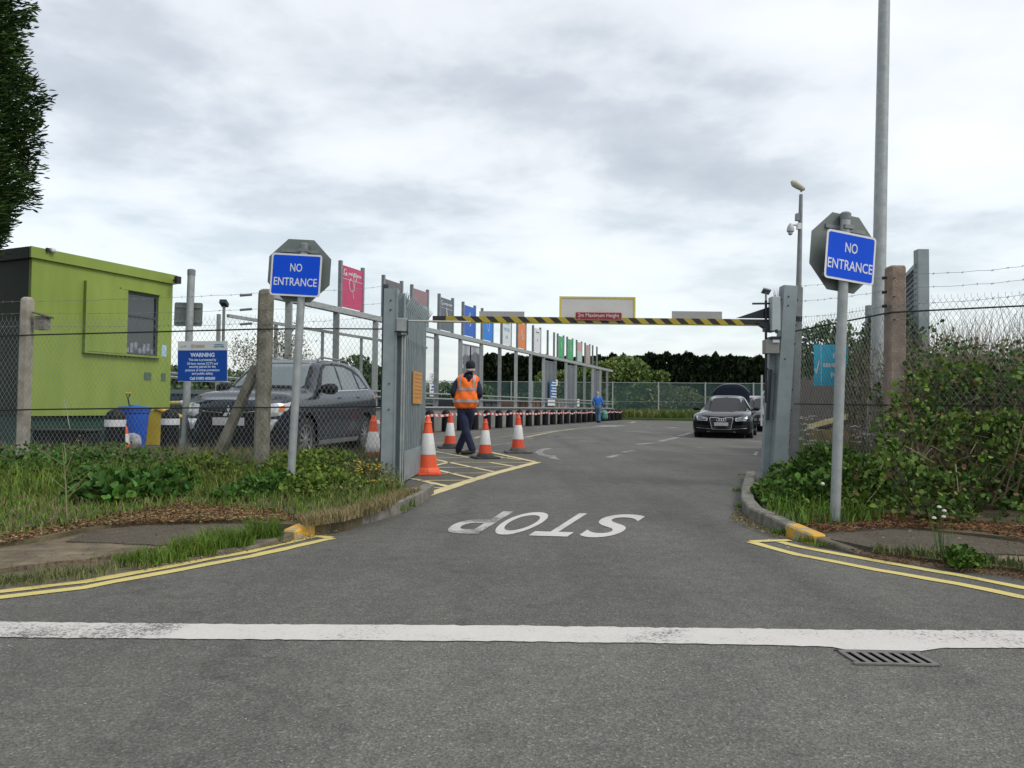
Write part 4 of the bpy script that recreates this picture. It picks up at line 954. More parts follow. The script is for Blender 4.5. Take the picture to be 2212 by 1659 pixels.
mb.build('window_frame', mat('frame_dark', (0.05, 0.06, 0.06), 0.5), wn_)
mb = MB()
for k in range(7): mb.box((wx0+0.1+k*(wx1-wx0-0.2)/6, 0.063, wz0+0.10+0.05*(k % 3)), (0.08, 0.004, 0.12+0.06*((k*5) % 3)))
mb.build('window_clutter', mat('papers', (0.10, 0.14, 0.24), 0.6, c2=(0.3, 0.3, 0.32), vs=7), wn_)
mb = MB(); pz1 = cabu(186, 612)[1]; mb.box(((px0+wx0)/2, -0.035, (pz1+wz0)/2), (wx0-px0, 0.03, pz1-wz0)); mb.build('sliding_shutter', m_lime, cab)
mb = MB(); mb.box((px0-0.01, -0.05, (pz1+wz0)/2), (0.05, 0.08, pz1-wz0+0.1)); mb.box(((px0+wx1)/2+.02, -0.05, wz0-0.03), (wx1-px0+0.04, 0.09, 0.035)); mb.box(((wx0+wx1)/2-0.08, -0.03, wz1+0.03), (wx1-wx0+0.2, 0.05, 0.035))
mb.build('shutter_rail', m_lime, cab)
for (u0, v0, u1, v1, m_, nm) in ((349, 745, 359, 771, mat('sticker_blue', (0.18, 0.45, 0.6), 0.5, c2=(0.5, 0.6, 0.65), vs=30), 'sticker'), (311, 804, 326, 822, mat('sticker_dark', (0.03, 0.06, 0.06), 0.5, c2=(0.12, 0.18, 0.1), vs=40), 'plaque'), (348, 806, 357, 824, MATS['sticker_dark'], 'plaque')):
    a = cabu(u0, v0); b = cabu(u1, v1); MB().box(((a[0]+b[0])/2, -0.004, (a[1]+b[1])/2), (b[0]-a[0], 0.006, a[1]-b[1])).build(nm, m_, cab)
q = cabu(97, 540); sl = MB().box((q[0], -0.085, q[1]), (0.05, 0.05, 0.07)).build('sensor', m_dark, cab); MB().lathe([(0.01, -0.06), (0.045, -0.045), (0.05, 0.04), (0.03, 0.05)], (q[0]+0.09, -0.11, q[1]), 12, Matrix.Rotation(R(90), 3, 'Y')).build('lamp_head', m_swhite, sl, True)
q = at(384, 605, 17.5); fl_ = MB(); ql = Matrix.Rotation(-cyaw, 3, 'Z') @ (q-Vector((C0.x, C0.y, 0))); fl_.tube([(cl, 0.05, ql.z+0.02), (ql.x, ql.y, ql.z+0.02)], 0.02, 6); fl_.box(ql, (0.12, 0.1, 0.17)); fl_.build('corner_floodlight', m_dark, cab)

# ================================================================ RECYCLING GANTRY (posts, beam, mesh screens)
def LY(u): return 12.41/(0.368-(u-1106)/1593)           # depth of the bollard row at column u
def GP(Y, off=0.0): return Vector((0.368*Y-13.05+off, Y, 0))   # gantry line on the ground
gy = lambda u: 13.05/(0.368-(u-1106)/1593)
ZB = 3.72; ZW = 0.86
Ys, Ye = 21.0, 56.2
wall = MB(); a = GP(Ys, -0.1); b = GP(Ye, -0.1); wall.bar((a.x, a.y, ZW/2), (b.x, b.y, ZW/2), 0.3, ZW); 
wo = wall.build('retaining_wall', mat('wall_concrete', (0.16, 0.155, 0.145), 0.85, c2=(0.25, 0.245, 0.23), vs=1.2)); tag(wo, 'low grey concrete retaining wall along the recycling bays', 'wall')
cp_ = MB(); cp_.bar((a.x+0.03, a.y, ZW+0.03), (b.x+0.03, b.y, ZW+0.03), 0.42, 0.06); cp_.build('coping', mat('coping_steel', (0.35, 0.37, 0.37), 0.5, 0.2), wo)
gan = thing('bay_gantry', 'long galvanised steel gantry standing along the recycling bay wall', 'gantry', (0, 0, 0))
mb = MB(); a = GP(18.6); b = GP(Ye); mb.bar((a.x, a.y, ZB), (b.x, b.y, ZB), 0.16, 0.17); mb.build('beam', m_galv, gan, bevel=0.01)
b = GP(29); mb = MB(); mb.bar((a.x-1.0, a.y, ZB-0.55), (b.x-1.0, b.y, ZB-0.5), 0.08, 0.08); mb.build('rear_beam', m_galv, gan)
posts_u = [19.4+2.07*k for k in range(18)]
for Y in posts_u:
    p = GP(Y); m_ = MB(); dx = 0.0
    m_.bar((p.x, p.y, ZW), (p.x, p.y, ZB-0.07), 0.17, 0.10, up=(0, 1, 0)); m_.build('post', m_galv if int(Y) % 3 else m_galvd, gan)
for k, Y in enumerate([18.3+2.07*k for k in range(0, 6)]):
    p = GP(Y, -1.0); MB().bar((p.x, p.y, 0), (p.x, p.y, ZB-0.55), 0.08, 0.08, up=(0, 1, 0)).build('rear_post', m_galv, gan)
for z in (1.22, 1.40):
    mb = MB(); mb.bar(GP(18.6, 0.12)+Vector((0, 0, z)), GP(Ye, 0.12)+Vector((0, 0, z)), 0.04, 0.045); mb.build('guard_rail', m_galv, gan)
m_perf = bpy.data.materials.new('perforated_screen'); m_perf.use_nodes = True; t_ = m_perf.node_tree; bb_ = t_.nodes['Principled BSDF']
bb_.inputs['Base Color'].default_value = (0.16, 0.17, 0.20, 1); bb_.inputs['Roughness'].default_value = 0.5; bb_.inputs['Metallic'].default_value = 0.2
tcn = t_.nodes.new('ShaderNodeTexCoord'); wv = t_.nodes.new('ShaderNodeTexWave'); wv.inputs['Scale'].default_value = 0.9; wv.inputs['Distortion'].default_value = 3; wv.inputs['Detail'].default_value = 1
t_.links.new(tcn.outputs['Object'], wv.inputs['Vector']); mr = t_.nodes.new('ShaderNodeMapRange'); mr.inputs[3].default_value = 0.72; mr.inputs[4].default_value = 0.9
t_.links.new(wv.outputs['Fac'], mr.inputs[0]); t_.links.new(mr.outputs[0], bb_.inputs['Alpha'])
def screen(Ya, Yb, filled=True):
    a, b = GP(Ya, -0.05), GP(Yb, -0.05); z0_, z1_ = 1.02, 3.48
    fr = MB(); 
    for q in (a, b): fr.bar((q.x, q.y, z0_), (q.x, q.y, z1_), 0.05, 0.05, up=(0, 1, 0))
    for z in (z0_, z1_): fr.bar((a.x, a.y, z), (b.x, b.y, z), 0.05, 0.05)
    o_ = fr.build('screen_frame', m_galvd, gan)
    if filled: MB().poly([(a.x, a.y, z0_), (b.x, b.y, z0_), (b.x, b.y, z1_), (a.x, a.y, z1_)]).build('mesh_panel', m_perf, o_)
    else:
        m2 = MATS.get('clear_screen') or mat('clear_screen', (0.35, 0.42, 0.42), 0.2, alpha=0.22)
        MB().poly([(a.x, a.y, z0_), (b.x, b.y, z0_), (b.x, b.y, z1_), (a.x, a.y, z1_)]).build('clear_panel', m2, o_)
screen(gy(912), gy(949), False); screen(gy(995), gy(1018)); screen(gy(1018), gy(1043)); screen(gy(1176), gy(1201)); screen(gy(1222), gy(1245)); screen(gy(1279), gy(1300))
# notices tied to the screens
def notice(u0, v0, u1, v1, m_, label, stripes=None):
    a = GP(gy(u0), 0.09); b = GP(gy(u1), 0.09); z1_ = at((u0+u1)/2, v0, (a.y+b.y)/2).z; z0_ = at((u0+u1)/2, v1, (a.y+b.y)/2).z
    mb = MB(); mb.bar((a.x, a.y, (z0_+z1_)/2), (b.x, b.y, (z0_+z1_)/2), 0.01, z1_-z0_); o_ = mb.build('bay_notice', m_); tag(o_, label, 'notice')
    if stripes:
        mb = MB(); n_, ms = stripes
        for k in range(n_):
            z = z1_-(k+0.7)*(z1_-z0_)/(n_+0.5); mb.bar((a.x+0.012, a.y+0.08, z), (b.x+0.012, b.y-0.08-0.1*(k % 2), z), 0.008, (z1_-z0_)/(n_*2.6))
        mb.build('printed_lines', ms, o_)
notice(1184, 822, 1198, 862, mat('notice_blue', (0.03, 0.12, 0.32), 0.5), 'blue notice with white lines tied to a grey mesh screen', (6, m_swhite))
notice(1180, 862, 1196, 876, m_swhite, 'white notice tied low on the mesh screen under the blue notice')
notice(1197, 820, 1201, 833, m_swhite, 'tiny white notice beside the blue notice')
notice(1244, 862, 1249, 878, m_swhite, 'white notice low on the far mesh screen')
notice(923, 806, 931, 822, m_swhite, 'white notice on the post nearest the palisade gate', (3, m_boardd))
notice(923, 830, 931, 856, m_swhite, 'white and navy notice on the post below the white one', (3, m_navy))
# sign panels on top of the gantry
def clear_icon(mb, T, kind):
    if kind == 'appliance':
        mb.tube([T(-0.06+0.14*math.cos(a), -0.2+0.2*math.sin(a)) for a in np.linspace(1.9, 4.9, 12)], 0.012, 4)
        mb.tube([T(-0.12, 0.0), T(0.0, -0.1), T(0.05, -0.25), T(0.0, -0.4), T(0.06, -0.6)], 0.011, 4)
        mb.tube([T(0.12+0.09*math.cos(a), 0.06+0.13*math.sin(a)) for a in np.linspace(0, 6.28, 12)], 0.012, 4)
        mb.tube([T(0.1, -0.06), T(0.1, -0.36)], 0.011, 4); mb.tube([T(-0.4+0.14*math.cos(a), -0.02+0.12*math.sin(a)) for a in np.linspace(0.3, 2.6, 8)], 0.010, 4)
    elif kind == 'bottle':
        mb.tube([T(*p) for p in ((-0.05, 0.05), (-0.05, -0.05), (-0.14, -0.15), (-0.14, -0.42), (0.0, -0.5), (0.12, -0.42), (0.12, -0.15), (0.05, -0.05), (0.05, 0.08), (-0.05, 0.08))], 0.013, 4)
    elif kind == 'flame':
        mb.tube([T(*p) for p in ((0, 0.02), (-0.14, -0.18), (-0.12, -0.38), (0, -0.48), (0.13, -0.36), (0.12, -0.18), (0.0, 0.02))], 0.013, 4); mb.tube([T(0.03, -0.12), T(-0.05, -0.28), T(0.02, -0.4)], 0.012, 4)
    elif kind == 'tool':
        mb.tube([T(-0.06, -0.02), T(0.0, -0.3), T(0.08, -0.42)], 0.03, 5)
def bay_sign(Y, col_, label, title=None, icon=None, blank=False, lower=None, w=1.22, top=0.0):
    c = GP(Y); s = thing('bay_sign', label, 'sign', (c.x, c.y, ZB+0.085), math.atan2(AX.y, AX.x), group='material signs on top of the gantry')
    for x in (-w/2, w/2): MB().box((x, 0.02, 0.70), (0.09, 0.10, 1.4)).build('post', m_galvd, s)
    if blank: return s
    zt_ = 1.28
    bo = MB().box((0, -0.01, 0.66), (w-0.09, 0.012, 1.24)).build('panel', col_, s)
    T = lambda a, b: Vector((a, -0.02, 0.95+b))
    mb = MB()
    if title:
        put_text(mb, title, 0.14, T, 0.004, 0.70 if len(title) > 8 else None, (0.12, 0.12))
        mb.tube([T(-0.42+0.075*math.cos(a), 0.13+0.1*math.sin(a)) for a in np.linspace(0.8, 5.6, 10)], 0.014, 4); mb.box(T(-0.36, 0.1), (0.05, 0.01, 0.08))
        mb.box(T(0, -0.06), (w-0.12, 0.004, 0.012))
    if icon: clear_icon(mb, T, icon)
    if lower:
        MB().box((0, -0.018, 0.40), (w-0.12, 0.004, 0.7)).build('lower_panel', lower, bo)
    if title or icon: mb.build('lettering', mat('pale_print', (0.60, 0.62, 0.64), 0.5), bo)
    return s
pm = lambda n, c, v=0.08: mat(n, c, 0.5, var=v, vs=2)
bay_sign(gy(757), pm('pink_panel', (0.46, 0.045, 0.13)), 'pink small appliances sign on the gantry, nearest the road', 'small appliances', 'appliance')
bay_sign(gy(846), pm('slate_panel', (0.12, 0.115, 0.115)), 'dark grey sign almost hidden behind the latch gate post', lower=m_galvd)
bay_sign(gy(905), pm('rose_panel', (0.26, 0.16, 0.17)), 'dusty rose and green sign behind the palisade gate tips', lower=pm('mint_panel', (0.2, 0.42, 0.34)))
bay_sign(gy(962), pm('grey_panel', (0.10, 0.125, 0.15)), 'grey scrap metal sign behind the tip of the barrier arm', 'scrap metal', 'tool')
bay_sign(gy(1012), pm('blue_panel_a', (0.02, 0.11, 0.46)), 'deep blue sign with bottle outline crossed by the barrier arm', None, 'bottle', lower=None)
bay_sign(gy(1052), pm('blue_panel_b', (0.01, 0.19, 0.62)), 'brighter blue sign with bottle outline just below the barrier arm', None, 'bottle')
s = bay_sign(gy(1093), pm('white_panel', (0.60, 0.62, 0.63), 0.03), 'white sign with pale blue lettering between the blue and orange signs')
mb = MB(); T = lambda a, b: Vector((a, -0.02, 0.66+b))
put_text(mb, 'CAN', 0.2, T, 0.01, 0.5, (0, 0.42)); put_text(mb, 'YOU TELL', 0.2, T, 0.01, 0.85, (0, 0.1)); put_text(mb, 'US', 0.2, T, 0.01, 0.3, (0, -0.25))
mb.build('lettering', mat('sky_print', (0.14, 0.42, 0.58), 0.5), s)
bay_sign(gy(1126), pm('orange_panel', (0.62, 0.19, 0.05)), 'orange sign with white outline on the gantry', None, 'flame')
s = bay_sign(gy(1159), MATS['white_panel'], 'plain white sign with small dark title beside the empty sign posts')
mb = MB(); mb.box((0.05, -0.018, 1.08), (0.6, 0.004, 0.06)); mb.tube([(0, -0.018, 0.72), (0.05, -0.018, 0.62)], 0.02, 4); mb.build('small_print', mat('print_dark', (0.12, 0.14, 0.16), 0.5), s)
bay_sign(gy(1190), None, 'bare pair of sign posts without a panel, nearer pair', blank=True)
bay_sign(gy(1211), pm('green_panel', (0.035, 0.32, 0.11)), 'green sign on the gantry, nearer of the two green ones', None, 'tool')
bay_sign(gy(1231), MATS['green_panel'], 'green sign on the gantry, farther of the two green ones', None, 'tool')
bay_sign(gy(1251), pm('salmon_panel', (0.50, 0.27, 0.25)), 'mint green sign with salmon top on the gantry', lower=pm('mint_panel2', (0.33, 0.47, 0.38)))
bay_sign(gy(1269), pm('tan_panel', (0.34, 0.25, 0.22)), 'faded tan sign near the far end of the gantry', None, 'flame')
bay_sign(gy(1285), None, 'bare pair of sign posts at the far end of the gantry', blank=True)

# bollards with striped tape
def make_bollard(label, group, band):
    t = thing('bollard', label, 'bollard', (0, 0, 0), group=group)
    MB().lathe([(0.17, 0), (0.172, 0.02), (0.165, 0.55), (0.17, 0.70), (0.165, 0.76), (0.13, 0.84), (0.07, 0.885), (0.01, 0.90)], n=20).build('body', m_black, t, True)
    if band: MB().lathe([(0.1685, 0.565), (0.1735, 0.567), (0.1755, 0.695), (0.1725, 0.698)], n=20).build('reflective_band', m_swhite, t, True)
    return t
b0 = make_bollard('black domed bollard in the row along the retaining wall', 'bollards along the wall', False)
nb = 25; BP = []
for k in range(nb):
    Y = 25.9+1.26*k; o_ = b0 if k == 0 else copy_tree(b0); o_.location = (0.368*Y-12.41, Y, 0); o_.scale = (0.95, 0.95, 0.9); BP.append(Vector((0.368*Y-12.41, Y, 0)))
m_tape = bpy.data.materials.new('red_white_tape'); m_tape.use_nodes = True; t_ = m_tape.node_tree
tcn = t_.nodes.new('ShaderNodeTexCoord'); mp = t_.nodes.new('ShaderNodeMapping'); mp.inputs['Rotation'].default_value = (0, 0, R(20)); wv = t_.nodes.new('ShaderNodeTexWave'); wv.wave_type = 'BANDS'; wv.inputs['Scale'].default_value = 1.4; wv.bands_direction = 'DIAGONAL'
t_.links.new(tcn.outputs['Object'], mp.inputs[0]); t_.links.new(mp.outputs[0], wv.inputs['Vector']); rp = t_.nodes.new('ShaderNodeValToRGB'); rp.color_ramp.interpolation = 'CONSTANT'
rp.color_ramp.elements[0].color = (0.52, 0.06, 0.06, 1); rp.color_ramp.elements[1].position = 0.5; rp.color_ramp.elements[1].color = (0.62, 0.60, 0.60, 1)
t_.links.new(wv.outputs['Fac'], rp.inputs[0]); t_.links.new(rp.outputs[0], t_.nodes['Principled BSDF'].inputs['Base Color'])
mb = MB(); n_ = Vector((0.9386, -0.345, 0))*0.17; rr = random.Random(4)
for a, b in zip(BP, BP[1:]):
    z0_ = 0.62+rr.uniform(-0.02, 0.03); z1_ = 0.62+rr.uniform(-0.02, 0.03); m_ = (a+b)/2
    P = [a+n_+Vector((0, 0, z0_)), a+n_*0.9+AX*0.2+Vector((0, 0, z0_)), m_+n_*0.8+Vector((0, 0, (z0_+z1_)/2-rr.uniform(0, 0.06))), b+n_*0.9-AX*0.2+Vector((0, 0, z1_)), b+n_+Vector((0, 0, z1_))]
    for p, q in zip(P, P[1:]):
        d_ = rr.uniform(0.0, 0.02); mb.poly([p-Vector((0, 0, 0.04)), q-Vector((0, 0, 0.04)), q+Vector((d_, 0, 0.045)), p+Vector((0, 0, 0.045))])
p = BP[0]; e_ = Vector((at(928, 901, 10.6).x, 10.6, 0.80))
P = [p+n_+Vector((0, 0, 0.62)), p+n_+Vector((-.15, -1.5, 0.58)), Vector((e_.x-2.0, 17, 0.55))]
for p_, q in zip(P, P[1:]): mb.poly([p_-Vector((0, 0, 0.04)), q-Vector((0, 0, 0.04)), q+Vector((0, 0, 0.045)), p_+Vector((0, 0, 0.045))])
tag(mb.build('barrier_tape', m_tape), 'red and white striped tape strung along the row of black bollards', 'barrier tape')
bb1 = make_bollard('black bollard with white band in front of the green storage box', 'banded bollards by the cabin', True)
q = gnd(247, 985); bb1.location = q; bb1.scale = (1, 1, 0.92)
bb2 = copy_tree(bb1); bb2['label'] = 'black bollard with white band between the yellow bin and grey car'; bb2.location = gnd(366, 975); bb2.scale = (1, 1, 0.92)

# cones
def make_cone(loc, h, basecol, label, lean=(0, 0), sq=0.2, orange=None, yaw=0.2):
    t = thing('traffic_cone', label, 'traffic cone', loc, rot=(lean[0], lean[1], yaw), group='traffic cones round the hatched box'); k = h/0.75; om = orange or m_orange
    r = lambda z: (0.145-0.112*(z/0.75))*1.0
    b = MB(); b.prism(rrect(sq*2, sq*2, 0.05), lambda a, c: Vector((a, c, 0.0)), (0, 0, 0.035)); b.lathe([(0.17, 0.034), (0.155, 0.07), (r(0.1)+.002, 0.10)], n=20)
    b.build('base', basecol, t, bevel=0.006)
    z1, z2, z3 = 0.26, 0.53, 0.75
    MB().lathe([(r(0.10), 0.10), (r(z1), z1)], n=24).build('lower_sleeve', om, t, True)
    MB().lathe([(r(z1)-.001, z1), (r(z1)+0.003, z1+0.002), (r(z2)+0.003, z2), (r(z2), z2+0.003)], n=24).build('white_sleeve', m_cwhite, t, True)
    MB().lathe([(r(z2), z2), (r(0.66), 0.66), (r(0.66)+.006, 0.665), (r(0.68)+.004, 0.68), (r(0.72), 0.69), (0.03, 0.745), (0.012, 0.75)], n=24).build('upper_sleeve', om, t, True)
    t.scale = (k, k, k); return t
def conep(u, v): return gnd(u, v)
make_cone(conep(923, 1025), at(0, 0, 1).z and 0.80, m_orangeb, 'traffic cone with an orange base at the foot of the palisade gate', sq=0.17, orange=m_orangeb)
make_cone(conep(972, 968), 0.80, m_rubber, 'traffic cone with a black base standing left of the man in the orange vest', sq=0.25)
make_cone(conep(1048, 990), 0.72, m_rubber, 'traffic cone with a black base right beside the boots of the man in orange', sq=0.24, yaw=0.35)
make_cone(conep(1119, 978), 0.80, m_rubberg, 'traffic cone with a dusty grey base alone to the right of the others', sq=0.26, yaw=0.1)
make_cone(conep(805, 1018), 0.80, m_rubber, 'traffic cone seen through the mesh fence left of the gate', sq=0.2, orange=m_orangeb)
q = gnd(271, 978); oc = make_cone(q, 0.5, m_orangeb, 'small plain orange cone beside the banded bollard and blue bin', sq=0.12, orange=m_orangeb)
# striped marker post by right gate
q = gnd(1700, 965); mk = thing('marker_post', 'thin orange and white striped marker post just right of the right gate post', 'marker post', (at(1701, 960, 11.5).x, 11.5, 0))
for i_, (v0, v1, m_) in enumerate(((905, 926, m_orangeb), (926, 948, m_cwhite), (948, 962, m_orangeb), (962, 1000, m_cwhite))):
    z1_, z0_ = at(1701, v0, 11.5).z, at(1701, v1, 11.5).z; MB().lathe([(0.027, z0_), (0.027, z1_)], n=10).build('band', m_, mk)

# ================================================================ THINGS BESIDE THE CABIN
def onY(u, v, z=0.0): return gnd(u, v, z)
q = gnd(288, 966); bn = thing('water_butt', 'round blue plastic bin with a shovel handle sticking out', 'bin', q)
mb_blue = mat('blue_plastic', (0.012, 0.09, 0.46), 0.5, var=0.12)
MB().lathe([(0.22, 0), (0.235, 0.03), (0.29, 0.72), (0.315, 0.74), (0.32, 0.80), (0.30, 0.80)], n=28).build('tub', mb_blue, bn, True)
MB().lathe([(0.33, 0.79), (0.335, 0.83), (0.30, 0.86), (0.1, 0.875), (0.08, 0.90), (0.0, 0.90)], n=28).build('lid', mb_blue, bn, True)
mb = MB(); mb.tube([(-0.1, 0, 0.85), (-0.14, 0, 1.03)], 0.015, 8); mb.tube([(-0.14, 0, 1.03), (-0.185, 0, 1.14)], 0.012, 6); mb.tube([(-0.14, 0, 1.03), (-0.09, 0, 1.14)], 0.012, 6); mb.build('shovel_shaft', m_dark, bn)
MB().tube([(-0.195, 0, 1.145), (-0.08, 0, 1.145)], 0.02, 8).build('shovel_grip', mat('straw_yellow', (0.55, 0.42, 0.08), 0.6), bn)
q = gnd(345, 962); gb = thing('grit_bin', 'yellow grit bin with open sloping lid beside the blue bin', 'grit bin', q, R(12))
m_gy = mat('grit_yellow', (0.46, 0.34, 0.02), 0.6, var=0.12, vs=3)
MB().prism([(-0.32, 0), (0.30, 0), (0.35, 0.42), (0.36, 0.62), (-0.05, 0.80), (-0.36, 0.80)], lambda a, b: Vector((a, -0.25, b)), (0, 0.55, 0)).build('tub', m_gy, gb, bevel=0.02)
MB().prism([(-0.08, 0.82), (0.02, 0.84), (0.44, 0.65), (0.42, 0.60)], lambda a, b: Vector((a, -0.29, b)), (0, 0.62, 0)).build('lid', mat('grit_lid', (0.55, 0.33, 0.01), 0.55), gb, bevel=0.01)
q = gnd(352, 950); o_ = thing('yellow_bundle', 'pale yellow tube bundle lying across the grit bin', 'tube', (q.x, q.y, 0)); MB().tube([(-0.35, 0, 0.93), (0.42, 0, 0.95)], 0.055, 12).build('tube', mat('pale_yellow', (0.60, 0.50, 0.16), 0.6), o_, True); MB().lathe([(0.06, 0), (0.07, 0.04), (0.06, 0.1), (0.02, 0.12)], (0.42, 0, 0.95), 12, Matrix.Rotation(R(90), 3, 'Y')).build('end_cap', m_swhite, o_, True)
q = gnd(222, 968); bx_ = thing('storage_box', 'dark teal storage crate with a round white emblem', 'crate', q, R(5))
MB().prism([(-0.33, 0), (0.30, 0), (0.33, 0.4), (-0.36, 0.4)], lambda a, b: Vector((a, -0.2, b)), (0, 0.42, 0)).build('body', m_limed, bx_, bevel=0.02)
mb = MB(); mb.tube([(0.045*math.cos(a)-0.02, -0.205, 0.25+0.045*math.sin(a)) for a in np.linspace(0, 6.28, 14)], 0.012, 4); mb.box((0.0, -0.205, 0.12), (0.22, 0.004, 0.02)); mb.build('emblem', m_boardd, bx_)
q = gnd(170, 968); tr = thing('hand_trolley', 'flat dark trolley with white deck and thin leaning handle below the cabin', 'trolley', q)
MB().box((0, 0, 0.16), (0.9, 0.4, 0.24)).build('box', m_black, tr, bevel=0.02); MB().box((0.02, -0.05, 0.34), (0.42, 0.2, 0.03)).build('deck', m_swhite, tr, bevel=0.008); MB().tube([(-0.12, -0.1, 0.35), (-0.3, -0.05, 1.0)], 0.008, 6).build('handle', m_galv, tr)
q = gnd(78, 978); dk = thing('storage_box', 'low black plastic storage boxes below the cabin by the concrete post', 'box', q); MB().box((0.5, 0.1, 0.2), (1.0, 0.5, 0.4)).build('body', m_black, dk, bevel=0.03); MB().box((0.5, 0.1, 0.42), (1.05, 0.55, 0.04)).build('lid', m_dark, dk, bevel=0.01)
def lumpy_bag(name, loc, r, m_, label, cat, sd_=1, sc=(1, 1, 1)):
    bm = bmesh.new(); bmesh.ops.create_icosphere(bm, subdivisions=4, radius=r)
    for v in bm.verts:
        n_ = noise.noise(v.co*(3/r)*0.5+Vector((sd_, 0, 0)))*0.22+noise.noise(v.co*(8/r)*0.5)*0.08; v.co *= 1+n_; v.co.z = max(v.co.z, -r*0.75); v.co = Vector((v.co.x*sc[0], v.co.y*sc[1], v.co.z*sc[2]+r*0.75*sc[2]))
    me = bpy.data.meshes.new(name); bm.to_mesh(me); bm.free(); me.polygons.foreach_set('use_smooth', [True]*len(me.polygons)); me.materials.append(m_)
    o_ = bpy.data.objects.new(name, me); col.objects.link(o_); o_.location = loc; return tag(o_, label, cat)
m_bag = mat('white_sack', (0.42, 0.43, 0.44), 0.6, c2=(0.18, 0.2, 0.23), vs=9)
lumpy_bag('plastic_sack', gnd(318, 972)+Vector((-0.25, -0.1, 0)), 0.17, m_bag, 'crumpled white plastic sack at the foot of the blue bin', 'sack', 2, (1, 0.8, 1.2))
lumpy_bag('white_container', gnd(250, 966)+Vector((-0.15, 0.0, 0)), 0.10, m_swhite, 'white plastic bottle standing left of the banded bollard', 'bottle', 5, (0.7, 0.7, 2.0))

# ================================================================ FAR FENCE with green windbreak, low barriers behind
ff = thing('windbreak_fence', 'tall far fence of galvanised posts with green windbreak netting', 'fence', (0, 0, 0))
FP = [(-30, 62), (6, 60.0), (30, 57.5), (48, 56)]
def fpos(u, Y0=None):
    d = ray(u, 880); best = None
    for (x0, y0), (x1, y1) in zip(FP, FP[1:]):
        a = Vector((x0, y0)); b = Vector((x1, y1)); dd = Vector((d.x, d.y)).normalized(); e_ = b-a
        den_ = dd.x*e_.y-dd.y*e_.x
        t = (a.x*e_.y-a.y*e_.x)/den_; s_ = (a.x*dd.y-a.y*dd.x)/den_
        if -0.001 <= s_ <= 1.001: return dd*t
    return Vector((d.x/d.y*60, 60))
m_net = bpy.data.materials.new('windbreak_net'); m_net.use_nodes = True; t_ = m_net.node_tree; bb_ = t_.nodes['Principled BSDF']
bb_.inputs['Base Color'].default_value = (0.065, 0.125, 0.115, 1); bb_.inputs['Roughness'].default_value = 0.8; bb_.inputs['Alpha'].default_value = 0.42
tcn = t_.nodes.new('ShaderNodeTexCoord'); nz = t_.nodes.new('ShaderNodeTexNoise'); nz.inputs['Scale'].default_value = 0.5; t_.links.new(tcn.outputs['Object'], nz.inputs['Vector']); mr = t_.nodes.new('ShaderNodeMapRange'); mr.inputs[3].default_value = 0.2; mr.inputs[4].default_value = 0.62; t_.links.new(nz.outputs[0], mr.inputs[0]); t_.links.new(mr.outputs[0], bb_.inputs['Alpha'])
ztop = 2.95
mb = MB(); 
for (x0, y0), (x1, y1) in zip(FP, FP[1:]): mb.poly([(x0, y0, 0.5), (x1, y1, 0.5), (x1, y1, ztop), (x0, y0, ztop)])
mb.build('netting', m_net, ff)
mb = MB()
for (x0, y0), (x1, y1) in zip(FP, FP[1:]): mb.bar((x0, y0, ztop+0.03), (x1, y1, ztop+0.03), 0.05, 0.05); mb.bar((x0, y0, 1.45), (x1, y1, 1.45), 0.02, 0.02)
mb.build('top_rail', m_galv, ff)
for u in (560, 650, 740, 830, 918, 1010, 1104, 1150, 1225, 1323, 1422, 1523, 1627, 1730):
    p = fpos(u); MB().box((p.x, p.y-0.05, 1.5), (0.10, 0.10, 3.1)).build('post', m_galv, ff)

# right boundary: tall louvred screen fence receding behind the brambles
lv = thing('louvred_fence', 'tall grey steel louvred screen fence rising behind the concrete post', 'fence', (0, 0, 0))
L0 = at(1990, 540, 10.2); L1 = at(1878, 660, 15.8)
for q, w_ in ((L0, 0.15), (L1, 0.13)):
    MB().box((q.x, q.y, q.z/2), (w_, 0.12, q.z)).build('post', m_galvb if w_ > .14 else m_galvd, lv)
mb = MB(); a = Vector((L0.x-0.07, L0.y, 0)); b = Vector((L1.x, L1.y, 0)); nl = 34; z1_ = L0.z-0.22
for k in range(nl):
    z = 0.3+k*(z1_-0.3)/nl; mb.bar((a.x, a.y, z), (b.x, b.y, z), 0.05, 0.006, up=(-0.5, 0.2, 1))
for z in (z1_, 0.25): mb.bar((a.x, a.y, z), (b.x, b.y, z), 0.05, 0.06)
mb.build('louvre_panel', m_galvd, lv)
c_ = MB(); c_.bar((a.x+.06, a.y, z1_/2), (b.x+.06, b.y, z1_/2), 0.01, z1_); c_.build('backing', m_galvb, lv)

# sleeper wall, assembly sign, yellow topped wall
m_sleep = mat('old_timber', (0.09, 0.072, 0.058), 0.9, c2=(0.19, 0.165, 0.14), vs=5, stretch=(6, 6, 1))
W0 = at(1700, 790, 17.5); W1 = at(1860, 790, 13.6); sw = MB()
n_ = 22
for k in range(n_):
    a = Vector((W0.x, W0.y, 0)).lerp(Vector((W1.x, W1.y, 0)), k/n_); b = Vector((W0.x, W0.y, 0)).lerp(Vector((W1.x, W1.y, 0)), (k+0.95)/n_); h = 1.62+0.06*math.sin(k*2.3)
    sw.bar((a.x, a.y, h/2), (b.x, b.y, h/2), 0.08, h)
tag(sw.build('timber_wall', m_sleep), 'weathered upright timber board wall behind the assembly point sign', 'wall')
fa = thing('assembly_sign', 'teal fire assembly point sign with a white tick', 'sign', (0, 0, 0)); yq = 12.2
a = at(1760, 744, yq); b = at(1834, 834, yq); fa.location = ((a.x+b.x)/2, yq, 0); w_ = b.x-a.x; zc_ = (a.z+b.z)/2; h_ = a.z-b.z
fa.rotation_euler = (0, R(-0.5), 0)
